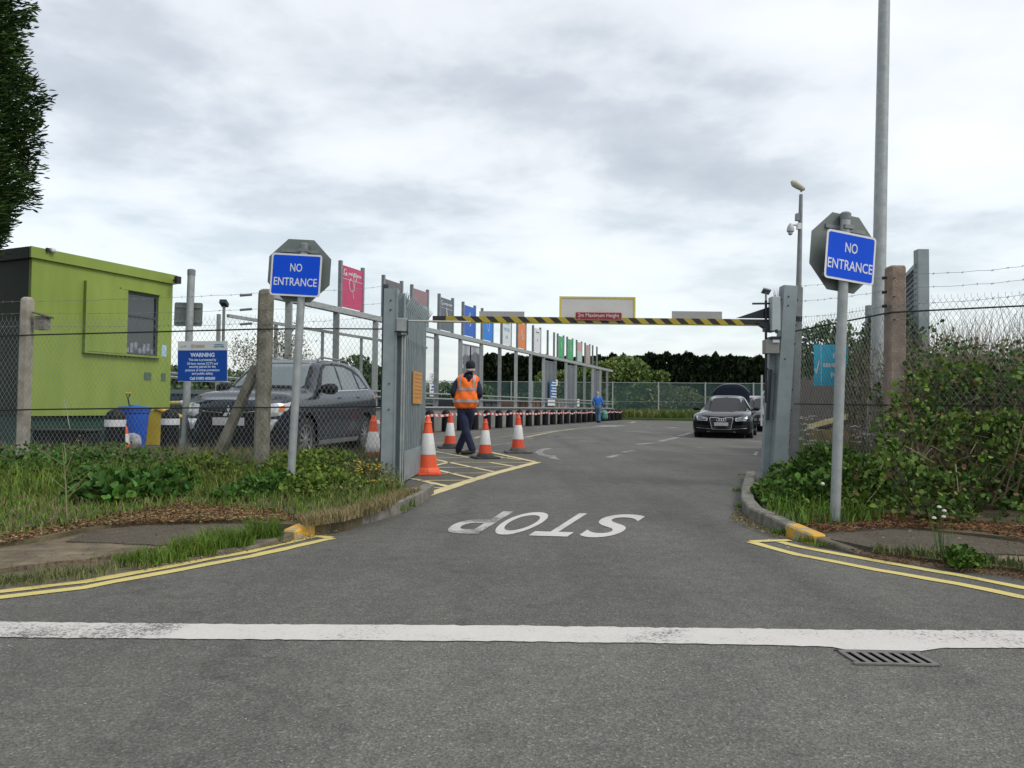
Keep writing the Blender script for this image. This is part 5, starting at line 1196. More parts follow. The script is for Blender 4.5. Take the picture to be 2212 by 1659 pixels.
MB().box((0, 0, zc_), (w_, 0.006, h_)).build('board', mat('sign_teal', (0.025, 0.42, 0.62), 0.6, var=0.04, spec=.2), fa)
mb = MB(); T = lambda a, b: Vector((a, -0.005, zc_+b)); mb.box((-w_*0.29, -0.004, zc_), (0.008, 0.003, h_*0.98))
put_text(mb, 'Fire', 0.125, T, 0.004, 0.20, (0.135, 0.16)); put_text(mb, 'assembly', 0.125, T, 0.004, 0.40, (0.065, 0.0)); put_text(mb, 'point', 0.125, T, 0.004, 0.25, (0.12, -0.155))
mb.prism([(-0.275, -0.06), (-0.262, -0.045), (-0.245, -0.08), (-0.205, 0.08), (-0.19, 0.085), (-0.235, -0.14), (-0.25, -0.14)], lambda a, b: Vector((a, -0.006, zc_+b)), (0, 0.002, 0)); mb.build('lettering', m_swhite, fa)
mb = MB(); mb.box((w_*0.25, 0.05, zc_/2+0.25), (0.07, 0.06, zc_+0.5)); mb.build('post', m_galvd, fa)
yw = thing('yellow_wall', 'low wall with yellow painted top in the weeds behind the right fence', 'wall', (0, 0, 0))
a = at(1762, 925, 13.3); b = at(1850, 902, 12.0); mb = MB(); mb.bar((a.x, a.y, a.z/2), (b.x, b.y, a.z/2), 0.25, a.z-.02); mb.build('brickwork', mat('yellow_brick', (0.34, 0.22, 0.04), 0.8, c2=(0.14, 0.10, 0.06), vs=5), yw)
mb = MB(); mb.bar((a.x, a.y, a.z+0.02), (b.x, b.y, b.z+0.02), 0.3, 0.09); mb.build('capping', mat('yellow_cap', (0.72, 0.50, 0.05), 0.7, c2=(0.66, 0.62, 0.5), vs=6), yw)
# container / machinery seen low behind the grey car
q = at(378, 860, 24); sk = thing('skip', 'blue and grey skip seen over the bonnet of the grey car', 'skip', (q.x, 24, 0)); MB().prism([(-1.6, 0.2), (1.6, 0.2), (2.1, 1.25), (-2.1, 1.25)], lambda a, b: Vector((a, 0, b)), (0, 1.8, 0)).build('body', mat('skip_blue', (0.03, 0.14, 0.26), 0.6, var=0.2), sk); MB().box((0, 0.9, 1.32), (4.3, 2.0, 0.14)).build('rim', m_galvd, sk)
mb = MB(); mb.tube([(-2, 0, 1.95), (1.8, 0, 1.62)], 0.05, 6); mb.tube([(-2, 0.6, 2.05), (2.2, 0.6, 1.75)], 0.05, 6); mb.build('frame_tube', m_galv, sk)
# containers beyond the wall
for (Y, off, L_, H_, c_, lab) in ((22.5, -3.2, 4.5, 1.12, (0.10, 0.12, 0.14), 'grey open container beyond the wall behind the parked grey car'), (29, -3.0, 5, 1.18, (0.02, 0.06, 0.05), 'dark green open container beyond the retaining wall'), (36, -3.0, 5.5, 1.2, (0.05, 0.06, 0.07), 'dark grey open container in the middle of the bays'), (43.5, -3.0, 5.5, 1.3, (0.16, 0.11, 0.08), 'brown open container towards the far end of the bays'), (50, -3.0, 4.5, 1.35, (0.22, 0.20, 0.18), 'pale open container at the far end of the bays')):
    p = GP(Y, off); t = thing('container', lab, 'container', (p.x, p.y, 0), math.atan2(AX.y, AX.x), group='waste containers beyond the wall')
    mb = MB(); 
    for y_ in (-1.2, 1.2): mb.box((0, y_, H_/2), (L_, 0.06, H_))
    for x_ in (-L_/2, L_/2): mb.box((x_, 0, H_/2), (0.06, 2.34, H_))
    mm = mat('container_%d' % int(Y), c_, 0.7, var=0.35, vs=1.5); mb.build('body', mm, t)
    mb = MB()
    for k in range(7): mb.box((-L_/2+L_*k/6, -1.26, H_/2), (0.1, 0.06, H_))
    mb.bar((-L_/2, -1.26, H_), (L_/2, -1.26, H_), 0.1, 0.08); mb.build('ribs', mm, t)

# ================================================================ CARS
def pchip(x, y, xi):
    x = np.asarray(x, float); y = np.asarray(y, float); h = np.diff(x); dl = np.diff(y, axis=0)/h[:, None]
    d = np.zeros_like(y); 
    for k in range(1, len(x)-1):
        w1 = 2*h[k]+h[k-1]; w2 = h[k]+2*h[k-1]; a, b = dl[k-1], dl[k]
        with np.errstate(divide='ignore', invalid='ignore'): v = (w1+w2)/(w1/a+w2/b)
        d[k] = np.where(a*b > 0, np.nan_to_num(v), 0)
    d[0], d[-1] = dl[0], dl[-1]
    i = np.clip(np.searchsorted(x, xi, side='right')-1, 0, len(x)-2); t = ((xi-x[i])/h[i])[:, None]; hh = h[i][:, None]
    return (2*t**3-3*t**2+1)*y[i]+(t**3-2*t**2+t)*hh*d[i]+(-2*t**3+3*t**2)*y[i+1]+(t**3-t**2)*hh*d[i+1]
def car_surface(rows, W):
    """rows: (x, yscale, zbottom, zshoulder, ztop, halfwidth_top, drop)"""
    C = []
    for (x, s, zb, zs, zt, wt, dz) in rows:
        w = W*s; C.append([(x, 0, zb), (x, w*.55, zb), (x, w*.90, zb+.01), (x, w*.985, zb+.10), (x, w*1.0, zb+(zs-zb)*.42), (x, w*1.0, zb+(zs-zb)*.72), (x, w*.975, zs-.05), (x, w*.93, zs), (x, wt*s, zt-dz), (x, wt*.82*s, zt-dz*.35), (x, wt*.45*s, zt-dz*.06), (x, 0, zt)])
    C = np.array(C); nr, nc, _ = C.shape
    arc = np.concatenate([[0], np.cumsum(np.maximum(0.02, np.abs(np.diff(C[:, -1, 0]))+np.abs(np.diff([r[1] for r in rows]))*0.5))])
    u = np.concatenate([np.linspace(a, b, max(2, int((b-a)/0.035)), endpoint=False) for a, b in zip(arc, arc[1:])]+[[arc[-1]]])
    A = np.stack([pchip(arc, C[:, j], u) for j in range(nc)], 1)
    v = np.concatenate([np.linspace(k, k+1, m_, endpoint=False) for k, m_ in zip(range(nc-1), (4, 3, 3, 7, 5, 5, 3, 10, 4, 6, 6))]+[[nc-1]])
    B = np.stack([pchip(np.arange(nc), A[i], v) for i in range(len(u))], 0)
    return B
def build_car(name, label, loc, yaw, rows, W, arches, wheel_r, paintm, cat='car', zs_=1.0, trim=None):
    t = thing(name, label, cat, loc, yaw); t.scale = (1, 1, zs_)
    B = car_surface(rows, W); nu, nv, _ = B.shape; P = B.copy()
    # snap to arches
    mb = MB(); keep = np.ones((nu, nv), bool)
    for (ax, az, ar) in arches:
        side = np.abs(B[:, :, 1]) > W*0.80
        dx = B[:, :, 0]-ax; dz = B[:, :, 2]-az; r = np.hypot(dx, dz); ins = (r < ar) & side
        ring = (np.abs(r-ar) < 0.028) & side; k = np.where(ring, ar/np.maximum(r, 1e-6), 1.0)
        P[:, :, 0] = np.where(ring, ax+dx*k, P[:, :, 0]); P[:, :, 2] = np.where(ring, az+dz*k, P[:, :, 2])
        keep &= ~(ins & ~ring)
    V = []; 
    for sgn in (1, -1):
        q = P.reshape(-1, 3).copy(); q[:, 1] *= sgn; V += [tuple(a) for a in q]
    mb.v = V; n0 = nu*nv
    for i in range(nu-1):
        for j in range(nv-1):
            if keep[i, j] and keep[i+1, j] and keep[i, j+1] and keep[i+1, j+1]:
                a, b, c, d = i*nv+j, (i+1)*nv+j, (i+1)*nv+j+1, i*nv+j+1
                mb.face((a, b, c, d)); mb.face((n0+d, n0+c, n0+b, n0+a))
    body = mb.build('body', paintm, t, True)
    bm = bmesh.new(); bm.from_mesh(body.data); bmesh.ops.remove_doubles(bm, verts=bm.verts, dist=0.0008); bmesh.ops.recalc_face_normals(bm, faces=bm.faces); bm.to_mesh(body.data); bm.free()
    # solid copy for projecting, without arch holes
    mb2 = MB(); V = []
    for sgn in (1, -1):
        q = B.reshape(-1, 3).copy(); q[:, 1] *= sgn; V += [Vector(a) for a in q]
    F = []
    for i in range(nu-1):
        for j in range(nv-1):
            a, b, c, d = i*nv+j, (i+1)*nv+j, (i+1)*nv+j+1, i*nv+j+1; F += [(a, b, c, d), (n0+a, n0+b, n0+c, n0+d)]
    bvh = BVHTree.FromPolygons(V, F)
    def proj(nm, poly, view, m, off=0.004, parent=None, step=0.05, sides=(1,)):
        """view 'front': poly (y,z); 'side': poly (x,z); 'rear'; 'screen': (y,z) from the front above"""
        for sgn in sides:
            pts = [Vector(p) for p in poly]; n = len(pts); lo = [min(p[k] for p in poly) for k in (0, 1)]; hi = [max(p[k] for p in poly) for k in (0, 1)]
            gx, gy_ = np.meshgrid(np.arange(lo[0]+step/2, hi[0], step), np.arange(lo[1]+step/2, hi[1], step)); q = np.stack([gx.ravel(), gy_.ravel()], 1)
            q = q[inpoly(poly, q)] if len(q) else q
            pts += [Vector(tuple(a)) for a in q]
            VV, E, FF, *_ = delaunay_2d_cdt(pts, [(i, (i+1) % n) for i in range(n)], [], 1, 1e-6); out_ = []
            for v in VV:
                if view == 'front': o_, d_ = Vector((-3, v.x*sgn, v.y)), Vector((1, 0, 0))
                elif view == 'rear': o_, d_ = Vector((9, v.x*sgn, v.y)), Vector((-1, 0, 0))
                elif view == 'side': o_, d_ = Vector((v.x, 3*sgn, v.y)), Vector((0, -sgn, 0))
                else: o_, d_ = Vector((v.x, v.y*sgn, 4)), Vector((0, 0, -1))
                h, nr_, _, _ = bvh.ray_cast(o_, d_)
                if h is None: h, nr_, _, _ = bvh.find_nearest(o_+d_*2.5)
                if nr_.dot(d_) > 0: nr_ = -nr_
                out_.append(h+nr_*off-d_*off*0.5)
            M_ = MB(); M_.raw(out_, FF); M_.build(nm, m, parent or t, True)
    # wheels
    for k, (ax, az, ar) in enumerate(arches):
        for sgn in (1, -1):
            w = bpy.data.objects.new('wheel', None); col.objects.link(w); w.parent = t; w.location = (ax, sgn*(W-0.13), wheel_r); rt = Matrix.Rotation(R(-90*sgn), 3, 'X'); r = wheel_r
            MB().lathe([(r*.66, -0.10), (r*.93, -0.11), (r, -0.07), (r, 0.07), (r*.93, 0.112), (r*.68, 0.105), (r*.66, 0.06)], n=36, rot=rt).build('tyre', m_tyre, w, True)
            m_ = MB(); m_.lathe([(r*.66, -0.08), (r*.67, 0.10), (r*.62, 0.10), (r*.58, 0.03), (r*.58, -0.05)], n=30, rot=rt)
            for s5 in range(10):
                a = s5*math.pi/5; d_ = Vector((math.cos(a), math.sin(a), 0)); m_.bar(rt @ (d_*r*.1+Vector((0, 0, .085))), rt @ (d_*r*.62+Vector((0, 0, .07))), 0.035, 0.02, up=rt @ Vector((0, 0, 1)))
            m_.lathe([(r*.16, 0.06), (r*.16, 0.095), (r*.1, 0.10)], n=14, rot=rt); m_.build('rim', m_rim, w, True)
            MB().lathe([(r*.6, 0.0), (r*.6, 0.01)], n=20, rot=rt).build('brake_disc', m_dark, w)
    ws_ = MB()
    for (ax, az, ar) in arches: ws_.box((ax, 0, az+0.02), (ar*2+0.02, (W-0.28)*2, ar*1.7))
    ws_.box(((arches[0][0]+arches[1][0])/2, 0, arches[0][1]-0.02), (arches[1][0]-arches[0][0], W*1.5, 0.22)); ws_.build('underbody', m_black, t)
    return t, proj, bvh
def mirror(t, x, y, z, m, sgn, s=1.0):
    mb = MB(); mb.lathe([(0.01, -0.1*s), (0.055*s, -0.09*s), (0.075*s, -0.02*s), (0.075*s, 0.06*s), (0.04*s, 0.10*s), (0.01, 0.105*s)], (x, sgn*(y+0.12*s), z), 14, Matrix.Rotation(R(90), 3, 'X') @ Matrix.Diagonal((1, 0.85, 1)).to_3x3()); mb.bar((x+0.0, sgn*(y-0.04), z-0.04), (x, sgn*(y+0.06), z-0.02), 0.05, 0.05); mb.build('wing_mirror', m, t, True)

m_suv = mat('car_grey_paint', (0.018, 0.025, 0.038), 0.25, 0.3, coat=0.35)
m_audi = mat('car_black_paint', (0.003, 0.0035, 0.006), 0.14, 0.0, coat=0.12, spec=0.25)
m_trim = mat('gloss_trim', (0.008, 0.008, 0.009), 0.5, spec=0.2)
suv_rows = [(0.0, 0.0, .30, .84, .90, .55, .03), (0.015, 0.42, .28, .86, .93, .6, .03), (0.07, 0.74, .25, .87, .94, .66, .035), (0.2, 0.93, .23, .90, .965, .70, .04), (0.40, 1.0, .22, .955, 1.045, .74, .04), (0.85, 1.0, .22, .99, 1.09, .73, .04), (1.12, 1.0, .22, 1.005, 1.12, .71, .045),
            (1.45, 1.0, .22, 1.015, 1.33, .66, .045), (1.85, 1.0, .22, 1.03, 1.565, .615, .05), (2.25, 1.0, .22, 1.05, 1.63, .605, .045), (2.9, 1.0, .22, 1.075, 1.64, .60, .045), (3.5, 1.0, .22, 1.10, 1.62, .59, .05), (3.90, .99, .24, 1.12, 1.57, .57, .05), (4.12, .97, .28, 1.10, 1.32, .62, .05), (4.2, .92, .32, 1.0, 1.06, .66, .04), (4.28, .75, .36, .92, .98, .6, .03), (4.3, 0.0, .38, .86, .90, .5, .02)]
# nose corner positions from the photograph
nosec = Vector((-4.29, 11.2, 0)); hd_ = Vector((0.16, 0.987, 0)).normalized(); yaw_s = math.atan2(hd_.y, hd_.x)
suv, pj, bv = build_car('parked_car', 'dark grey suv parked behind the left mesh fence facing the road', (nosec.x, nosec.y, 0.0), yaw_s, suv_rows, .885, [(0.86, .36, .385), (3.53, .36, .385)], .345, m_suv, zs_=1.085)
pj('window_surround', [(-.70, 1.11), (.70, 1.11), (.72, 1.15), (.545, 1.575), (.50, 1.59), (-.50, 1.59), (-.545, 1.575), (-.72, 1.15)], 'front', m_trim, 0.0015)
pj('window_surround', [(1.34, 1.055), (3.84, 1.165), (3.60, 1.42), (3.30, 1.52), (2.9, 1.565), (2.40, 1.57), (2.02, 1.55), (1.82, 1.47)], 'side', m_trim, 0.0015, sides=(1, -1))
pj('windscreen', [(-.60, 1.14), (.60, 1.14), (.62, 1.17), (.50, 1.545), (.46, 1.56), (-.46, 1.56), (-.50, 1.545), (-.62, 1.17)], 'front', m_carglass)
pj('wiper', [(-.55, 1.125), (.58, 1.105), (.58, 1.125), (-.55, 1.145)], 'front', m_black, 0.012)
pj('front_side_window', [(1.55, 1.09), (2.42, 1.11), (2.40, 1.52), (2.05, 1.51), (1.85, 1.42)], 'side', m_carglassd, 0.003, sides=(1, -1))
pj('rear_side_window', [(2.48, 1.12), (3.28, 1.15), (3.20, 1.46), (2.85, 1.52), (2.46, 1.525)], 'side', m_carglassd, 0.003, sides=(1, -1))
pj('quarter_window', [(3.36, 1.16), (3.72, 1.19), (3.52, 1.37), (3.30, 1.43)], 'side', m_carglassd, 0.003, sides=(1, -1))
pj('window_trim', [(1.5, 1.065), (3.8, 1.15), (3.8, 1.165), (1.5, 1.08)], 'side', m_chrome, 0.007, sides=(1, -1))
pj('grille', [(-.44, .80), (.44, .80), (.50, .70), (.50, .60), (.60, .33), (-.60, .33), (-.50, .60), (-.50, .70)], 'front', m_trim, 0.004)
pj('chrome_bar', [(-.43, .775), (-.10, .755), (-.10, .742), (-.43, .762)], 'front', m_chrome, 0.012); pj('chrome_bar', [(.43, .775), (.10, .755), (.10, .742), (.43, .762)], 'front', m_chrome, 0.012)
pj('number_plate', [(-.26, .57), (.26, .57), (.26, .68), (-.26, .68)], 'front', m_plate, 0.016)
pj('headlight', [(.50, .86), (.52, .73), (.60, .69), (.76, .71), (.84, .80), (.845, .90), (.70, .885)], 'front', m_lamp, 0.006, sides=(1, -1))
pj('indicator', [(.74, .76), (.80, .78), (.81, .86), (.76, .85)], 'front', mat('lamp_amber', (0.7, 0.18, 0.02), 0.2, coat=1), 0.010, sides=(1, -1))
pj('fog_surround', [(.54, .66), (.74, .66), (.70, .60), (.66, .50), (.60, .52)], 'front', m_chrome, 0.01, sides=(1, -1))
pj('intake', [(.66, .58), (.80, .60), (.78, .40), (.62, .36)], 'front', m_trim, 0.005, sides=(1, -1))
pj('skid_strip', [(-.62, .285), (.62, .285), (.62, .30), (-.62, .30)], 'front', m_chrome, 0.012)
pj('wheel_arch_trim', [(0.86+.43*math.cos(a), .36+.43*math.sin(a)) for a in np.linspace(0.1, 3.04, 20)]+[(0.86+.387*math.cos(a), .36+.387*math.sin(a)) for a in np.linspace(3.04, 0.1, 20)], 'side', m_suv, 0.012, sides=(1, -1), step=.03)
pj('door_gap', [(1.42, .35), (1.43, .35), (1.50, 1.05), (1.49, 1.05)], 'side', m_black, 0.003, sides=(1, -1)); pj('door_gap', [(2.44, .32), (2.45, .32), (2.46, 1.1), (2.45, 1.1)], 'side', m_black, 0.003, sides=(1, -1))
pj('sill_trim', [(1.3, .26), (3.1, .26), (3.1, .33), (1.3, .33)], 'side', m_galvd, 0.012, sides=(1, -1))
pj('door_handle', [(2.2, .98), (2.38, .985), (2.38, 1.01), (2.2, 1.005)], 'side', m_suv, 0.03, sides=(1, -1)); pj('door_handle', [(3.1, 1.0), (3.28, 1.005), (3.28, 1.03), (3.1, 1.025)], 'side', m_suv, 0.03, sides=(1, -1))
pj('tail_light', [(3.95, .98), (4.18, .96), (4.18, 1.08), (3.9, 1.06)], 'side', mat('lamp_red', (0.35, 0.03, 0.02), 0.2, coat=1), 0.006, sides=(1, -1))
pj('bonnet_gap', [(.66, .98), (.67, .98), (.50, .88), (.49, .88)], 'front', m_black, 0.003, sides=(1, -1))
em = MB(); s_ = 0.052
for a in (90, 210, 330):
    d_ = Vector((0, math.cos(R(a)), math.sin(R(a)))); p_ = Vector((0, -d_.z, d_.y)); c_ = Vector((-0.02, 0, .75)); em.poly([c_, c_+d_*s_+p_*s_*.55, c_+d_*s_*2.0, c_+d_*s_-p_*s_*.55])
em.build('diamond_emblem', m_chrome, suv)
for s_ in (1, -1): mirror(suv, 1.50, .80, 1.12, m_black, s_, 1.35)
for s_ in (1, -1): MB().tube([(2.0, s_*.52, 1.60), (2.1, s_*.53, 1.655), (3.3, s_*.52, 1.655), (3.5, s_*.50, 1.58)], 0.016, 8).build('roof_rail', m_galvd, suv, True)

def saloon(label, nose, yaw, paintm, audi=True, sc=1.0, z=0.0):
    rows = [(0.0, 0.0, .22, .66, .72, .5, .02), (0.015, 0.40, .21, .67, .735, .55, .02), (0.07, 0.72, .20, .69, .75, .62, .03), (0.22, 0.93, .19, .73, .80, .70, .04), (0.5, 1.0, .19, .79, .87, .72, .045), (1.0, 1.0, .19, .84, .94, .70, .05), (1.45, 1.0, .19, .87, .985, .68, .05), (1.9, 1.0, .19, .885, 1.20, .61, .05),
            (2.35, 1.0, .19, .895, 1.40, .55, .055), (2.8, 1.0, .19, .905, 1.46, .53, .055), (3.4, 1.0, .19, .915, 1.44, .52, .06), (3.9, 1.0, .20, .92, 1.28, .54, .05), (4.35, .99, .22, .925, 1.04, .62, .04), (4.8, .96, .25, .92, .98, .66, .03), (5.02, .88, .30, .90, .95, .62, .03), (5.1, 0.0, .34, .80, .86, .5, .02)]
    t, pj, bv = build_car('parked_car', label, (nose[0], nose[1], z), yaw, rows, .945, [(.92, .345, .365), (3.95, .345, .365)], .335, paintm)
    t.scale = (sc, sc, sc)
    pj('window_surround', [(-.70, .975), (.70, .975), (.71, 1.01), (.545, 1.395), (.49, 1.425), (-.49, 1.425), (-.545, 1.395), (-.71, 1.01)], 'front', m_trim, 0.0015)
    pj('window_surround', [(1.72, .915), (3.98, .945), (3.68, 1.31), (3.3, 1.395), (2.5, 1.40), (2.14, 1.25)], 'side', m_trim, 0.0015, sides=(1, -1))
    pj('windscreen', [(-.63, .995), (.63, .995), (.64, 1.02), (.50, 1.375), (.44, 1.40), (-.44, 1.40), (-.50, 1.375), (-.64, 1.02)], 'front', m_carglass)
    pj('front_side_window', [(1.95, .94), (2.85, .96), (2.83, 1.37), (2.5, 1.36), (2.2, 1.22)], 'side', m_carglassd, 0.003, sides=(1, -1))
    pj('rear_side_window', [(2.92, .96), (3.85, .97), (3.6, 1.28), (3.3, 1.36), (2.90, 1.375)], 'side', m_carglassd, 0.003, sides=(1, -1))
    G = [(-.35, .695), (.35, .695), (.37, .66), (.30, .34), (.26, .315), (-.26, .315), (-.30, .34), (-.37, .66)]
    pj('grille', G, 'front', m_trim, 0.004)
    ring = [(x, z_) for x, z_ in G]; inner = [(x*.95, .505+(z_-.505)*.945) for x, z_ in G]
    for k in range(len(G)): pj('grille_surround', [ring[k], ring[(k+1) % 8], inner[(k+1) % 8], inner[k]], 'front', m_chrome, 0.011)
    for z_ in (.64, .585, .535, .485, .43, .38): pj('grille_bar', [(-.33, z_), (.33, z_), (.33, z_+.009), (-.33, z_+.009)], 'front', m_galvd, 0.009)
    pj('number_plate', [(-.215, .43), (.215, .43), (.215, .54), (-.215, .54)], 'front', m_plate, 0.02)
    HL = [(.42, .675), (.44, .585), (.74, .60), (.80, .68), (.79, .735), (.60, .715)]
    pj('headlight', HL, 'front', mat('lamp_smoke', (0.11, 0.125, 0.15), 0.15, 0.2, coat=1), 0.006, sides=(1, -1))
    for q in ([(.42, .675), (.79, .735), (.79, .715), (.43, .657)], [(.44, .60), (.75, .618), (.74, .60), (.44, .583)], [(.77, .64), (.79, .735), (.755, .72), (.745, .65)], [(.43, .67), (.455, .67), (.46, .59), (.435, .59)], [(.50, .645), (.72, .665), (.72, .655), (.50, .635)]):
        pj('light_strip', q, 'front', mat('lamp_bright', (0.75, 0.78, 0.8), 0.3, coat=1), 0.010, sides=(1, -1))
    pj('lower_intake', [(-.40, .29), (.40, .29), (.36, .22), (-.36, .22)], 'front', m_trim, 0.004)
    pj('side_intake', [(.40, .44), (.78, .47), (.78, .34), (.42, .32)], 'front', m_trim, 0.004, sides=(1, -1))
    pj('chrome_strip', [(.38, .325), (.78, .355), (.78, .368), (.38, .338)], 'front', m_galv, 0.01, sides=(1, -1)); pj('chrome_strip', [(-.45, .235), (.45, .235), (.45, .245), (-.45, .245)], 'front', m_chrome, 0.01)
    pj('chrome_strip', [(-.38, .325), (.38, .325), (.38, .333), (-.38, .333)], 'front', m_galv, 0.01)
    em = MB()
    for k in range(4):
        y_ = (k-1.5)*.068; em.tube([Vector((-0.026, y_+.046*math.cos(a), .622+.046*math.sin(a))) for a in np.linspace(0, 2*math.pi, 17)], 0.0085, 5, False)
    if audi: em.build('ring_emblem', m_chrome, t)
    for s_ in (1, -1): mirror(t, 1.98, .88, .98, m_trim, s_)
    pj('mirror_glass_mount', [(-.04, 1.33), (.04, 1.33), (.03, 1.37), (-.03, 1.37)], 'front', m_dark, 0.006)
    if audi:   # boot lid standing open
        mb = MB(); N_ = 14; P = []
        for i in range(N_+1):
            y_ = -.66+1.32*i/N_; e_ = 1-(abs(y_)/.70)**3.2*.42
            P.append([Vector((4.35+.10*s_, y_, .98+s_*.92*e_)) for s_ in np.linspace(0, 1, 8)])
        V_ = [p for r in P for p in r]; n8 = 8; F_ = [(i*n8+j, (i+1)*n8+j, (i+1)*n8+j+1, i*n8+j+1) for i in range(N_) for j in range(n8-1)]
        mb.raw(V_, F_); o_ = mb.build('boot_lid', mat('lid_lining', (0.012, 0.016, 0.03), 0.7, spec=0.15), t, True); sm = o_.modifiers.new('s', 'SOLIDIFY'); sm.thickness = 0.05
        MB().tube([r[-1]+Vector((0, 0, .01)) for r in P], 0.014, 6).build('lid_edge', m_galv, o_, True)
    return t
pn = gnd(1558, 945.5); saloon('shiny black saloon with its boot lid open on the right of the yard', (at(1558, 945, 23.6).x, 23.6), math.atan2(0.9386, 0.35), m_audi, z=-0.03)
q = at(1652, 925, 31.0); saloon('dark car half hidden behind the black saloon', (q.x-0.0, 31.0), math.atan2(0.9386, 0.345), mat('car_charcoal', (0.008, 0.010, 0.012), 0.2, 0.0, coat=.2), False, 1.06)
q = at(1648, 860, 40.0); saloon('red car with only its roof showing beyond the dark car', (q.x, 40.0), math.atan2(0.99, 0.2), mat('car_red', (0.42, 0.025, 0.02), 0.25, 0.1, coat=1), False, 1.18)

# ================================================================ PEOPLE
def skin(name, verts, edges, m, parent, root=0, sub=2):
    """verts: (x,y,z,rx,ry)"""
    me = bpy.data.meshes.new(name); me.from_pydata([v[:3] for v in verts], edges, []); me.materials.append(m)
    o = bpy.data.objects.new(name, me); col.objects.link(o); o.parent = parent
    o.modifiers.new('skin', 'SKIN'); 
    if not me.skin_vertices: 
        pass
    for i, v in enumerate(verts):
        sv_ = me.skin_vertices[0].data[i]; sv_.radius = (v[3], v[4] if len(v) > 4 else v[3]); sv_.use_root = (i == root)
    o.modifiers['skin'].use_smooth_shade = True
    s = o.modifiers.new('sub', 'SUBSURF'); s.levels = sub; s.render_levels = sub
    return o
def chain(V, E, start, pts):
    p = start
    for q in pts: V.append(q); E.append((p, len(V)-1)); p = len(V)-1
    return p
def hand_at(V, E, wrist, d, side, r=0.0085):
    """five separate fingers: short chains out of the palm"""
    d = Vector(d).normalized(); s = Vector(side).normalized(); w = Vector(V[wrist][:3]); n_ = d.cross(s)
    palm = chain(V, E, wrist, [(*(w+d*.045), .03, .018)]); knu = chain(V, E, palm, [(*(w+d*.085), .034, .014)])
    for k, ln in enumerate((.062, .075, .07, .055)):
        b = w+d*.088+s*(-.03+.02*k); chain(V, E, knu, [(*b, r, r), (*(b+d*ln*.5+n_*.008), r*.9, r*.9), (*(b+d*ln*.9+n_*.026), r*.75, r*.75)])
    b = w+d*.03-s*.035; chain(V, E, palm, [(*b, r*1.15, r*1.15), (*(b+d*.03-s*.018+n_*.01), r, r)])
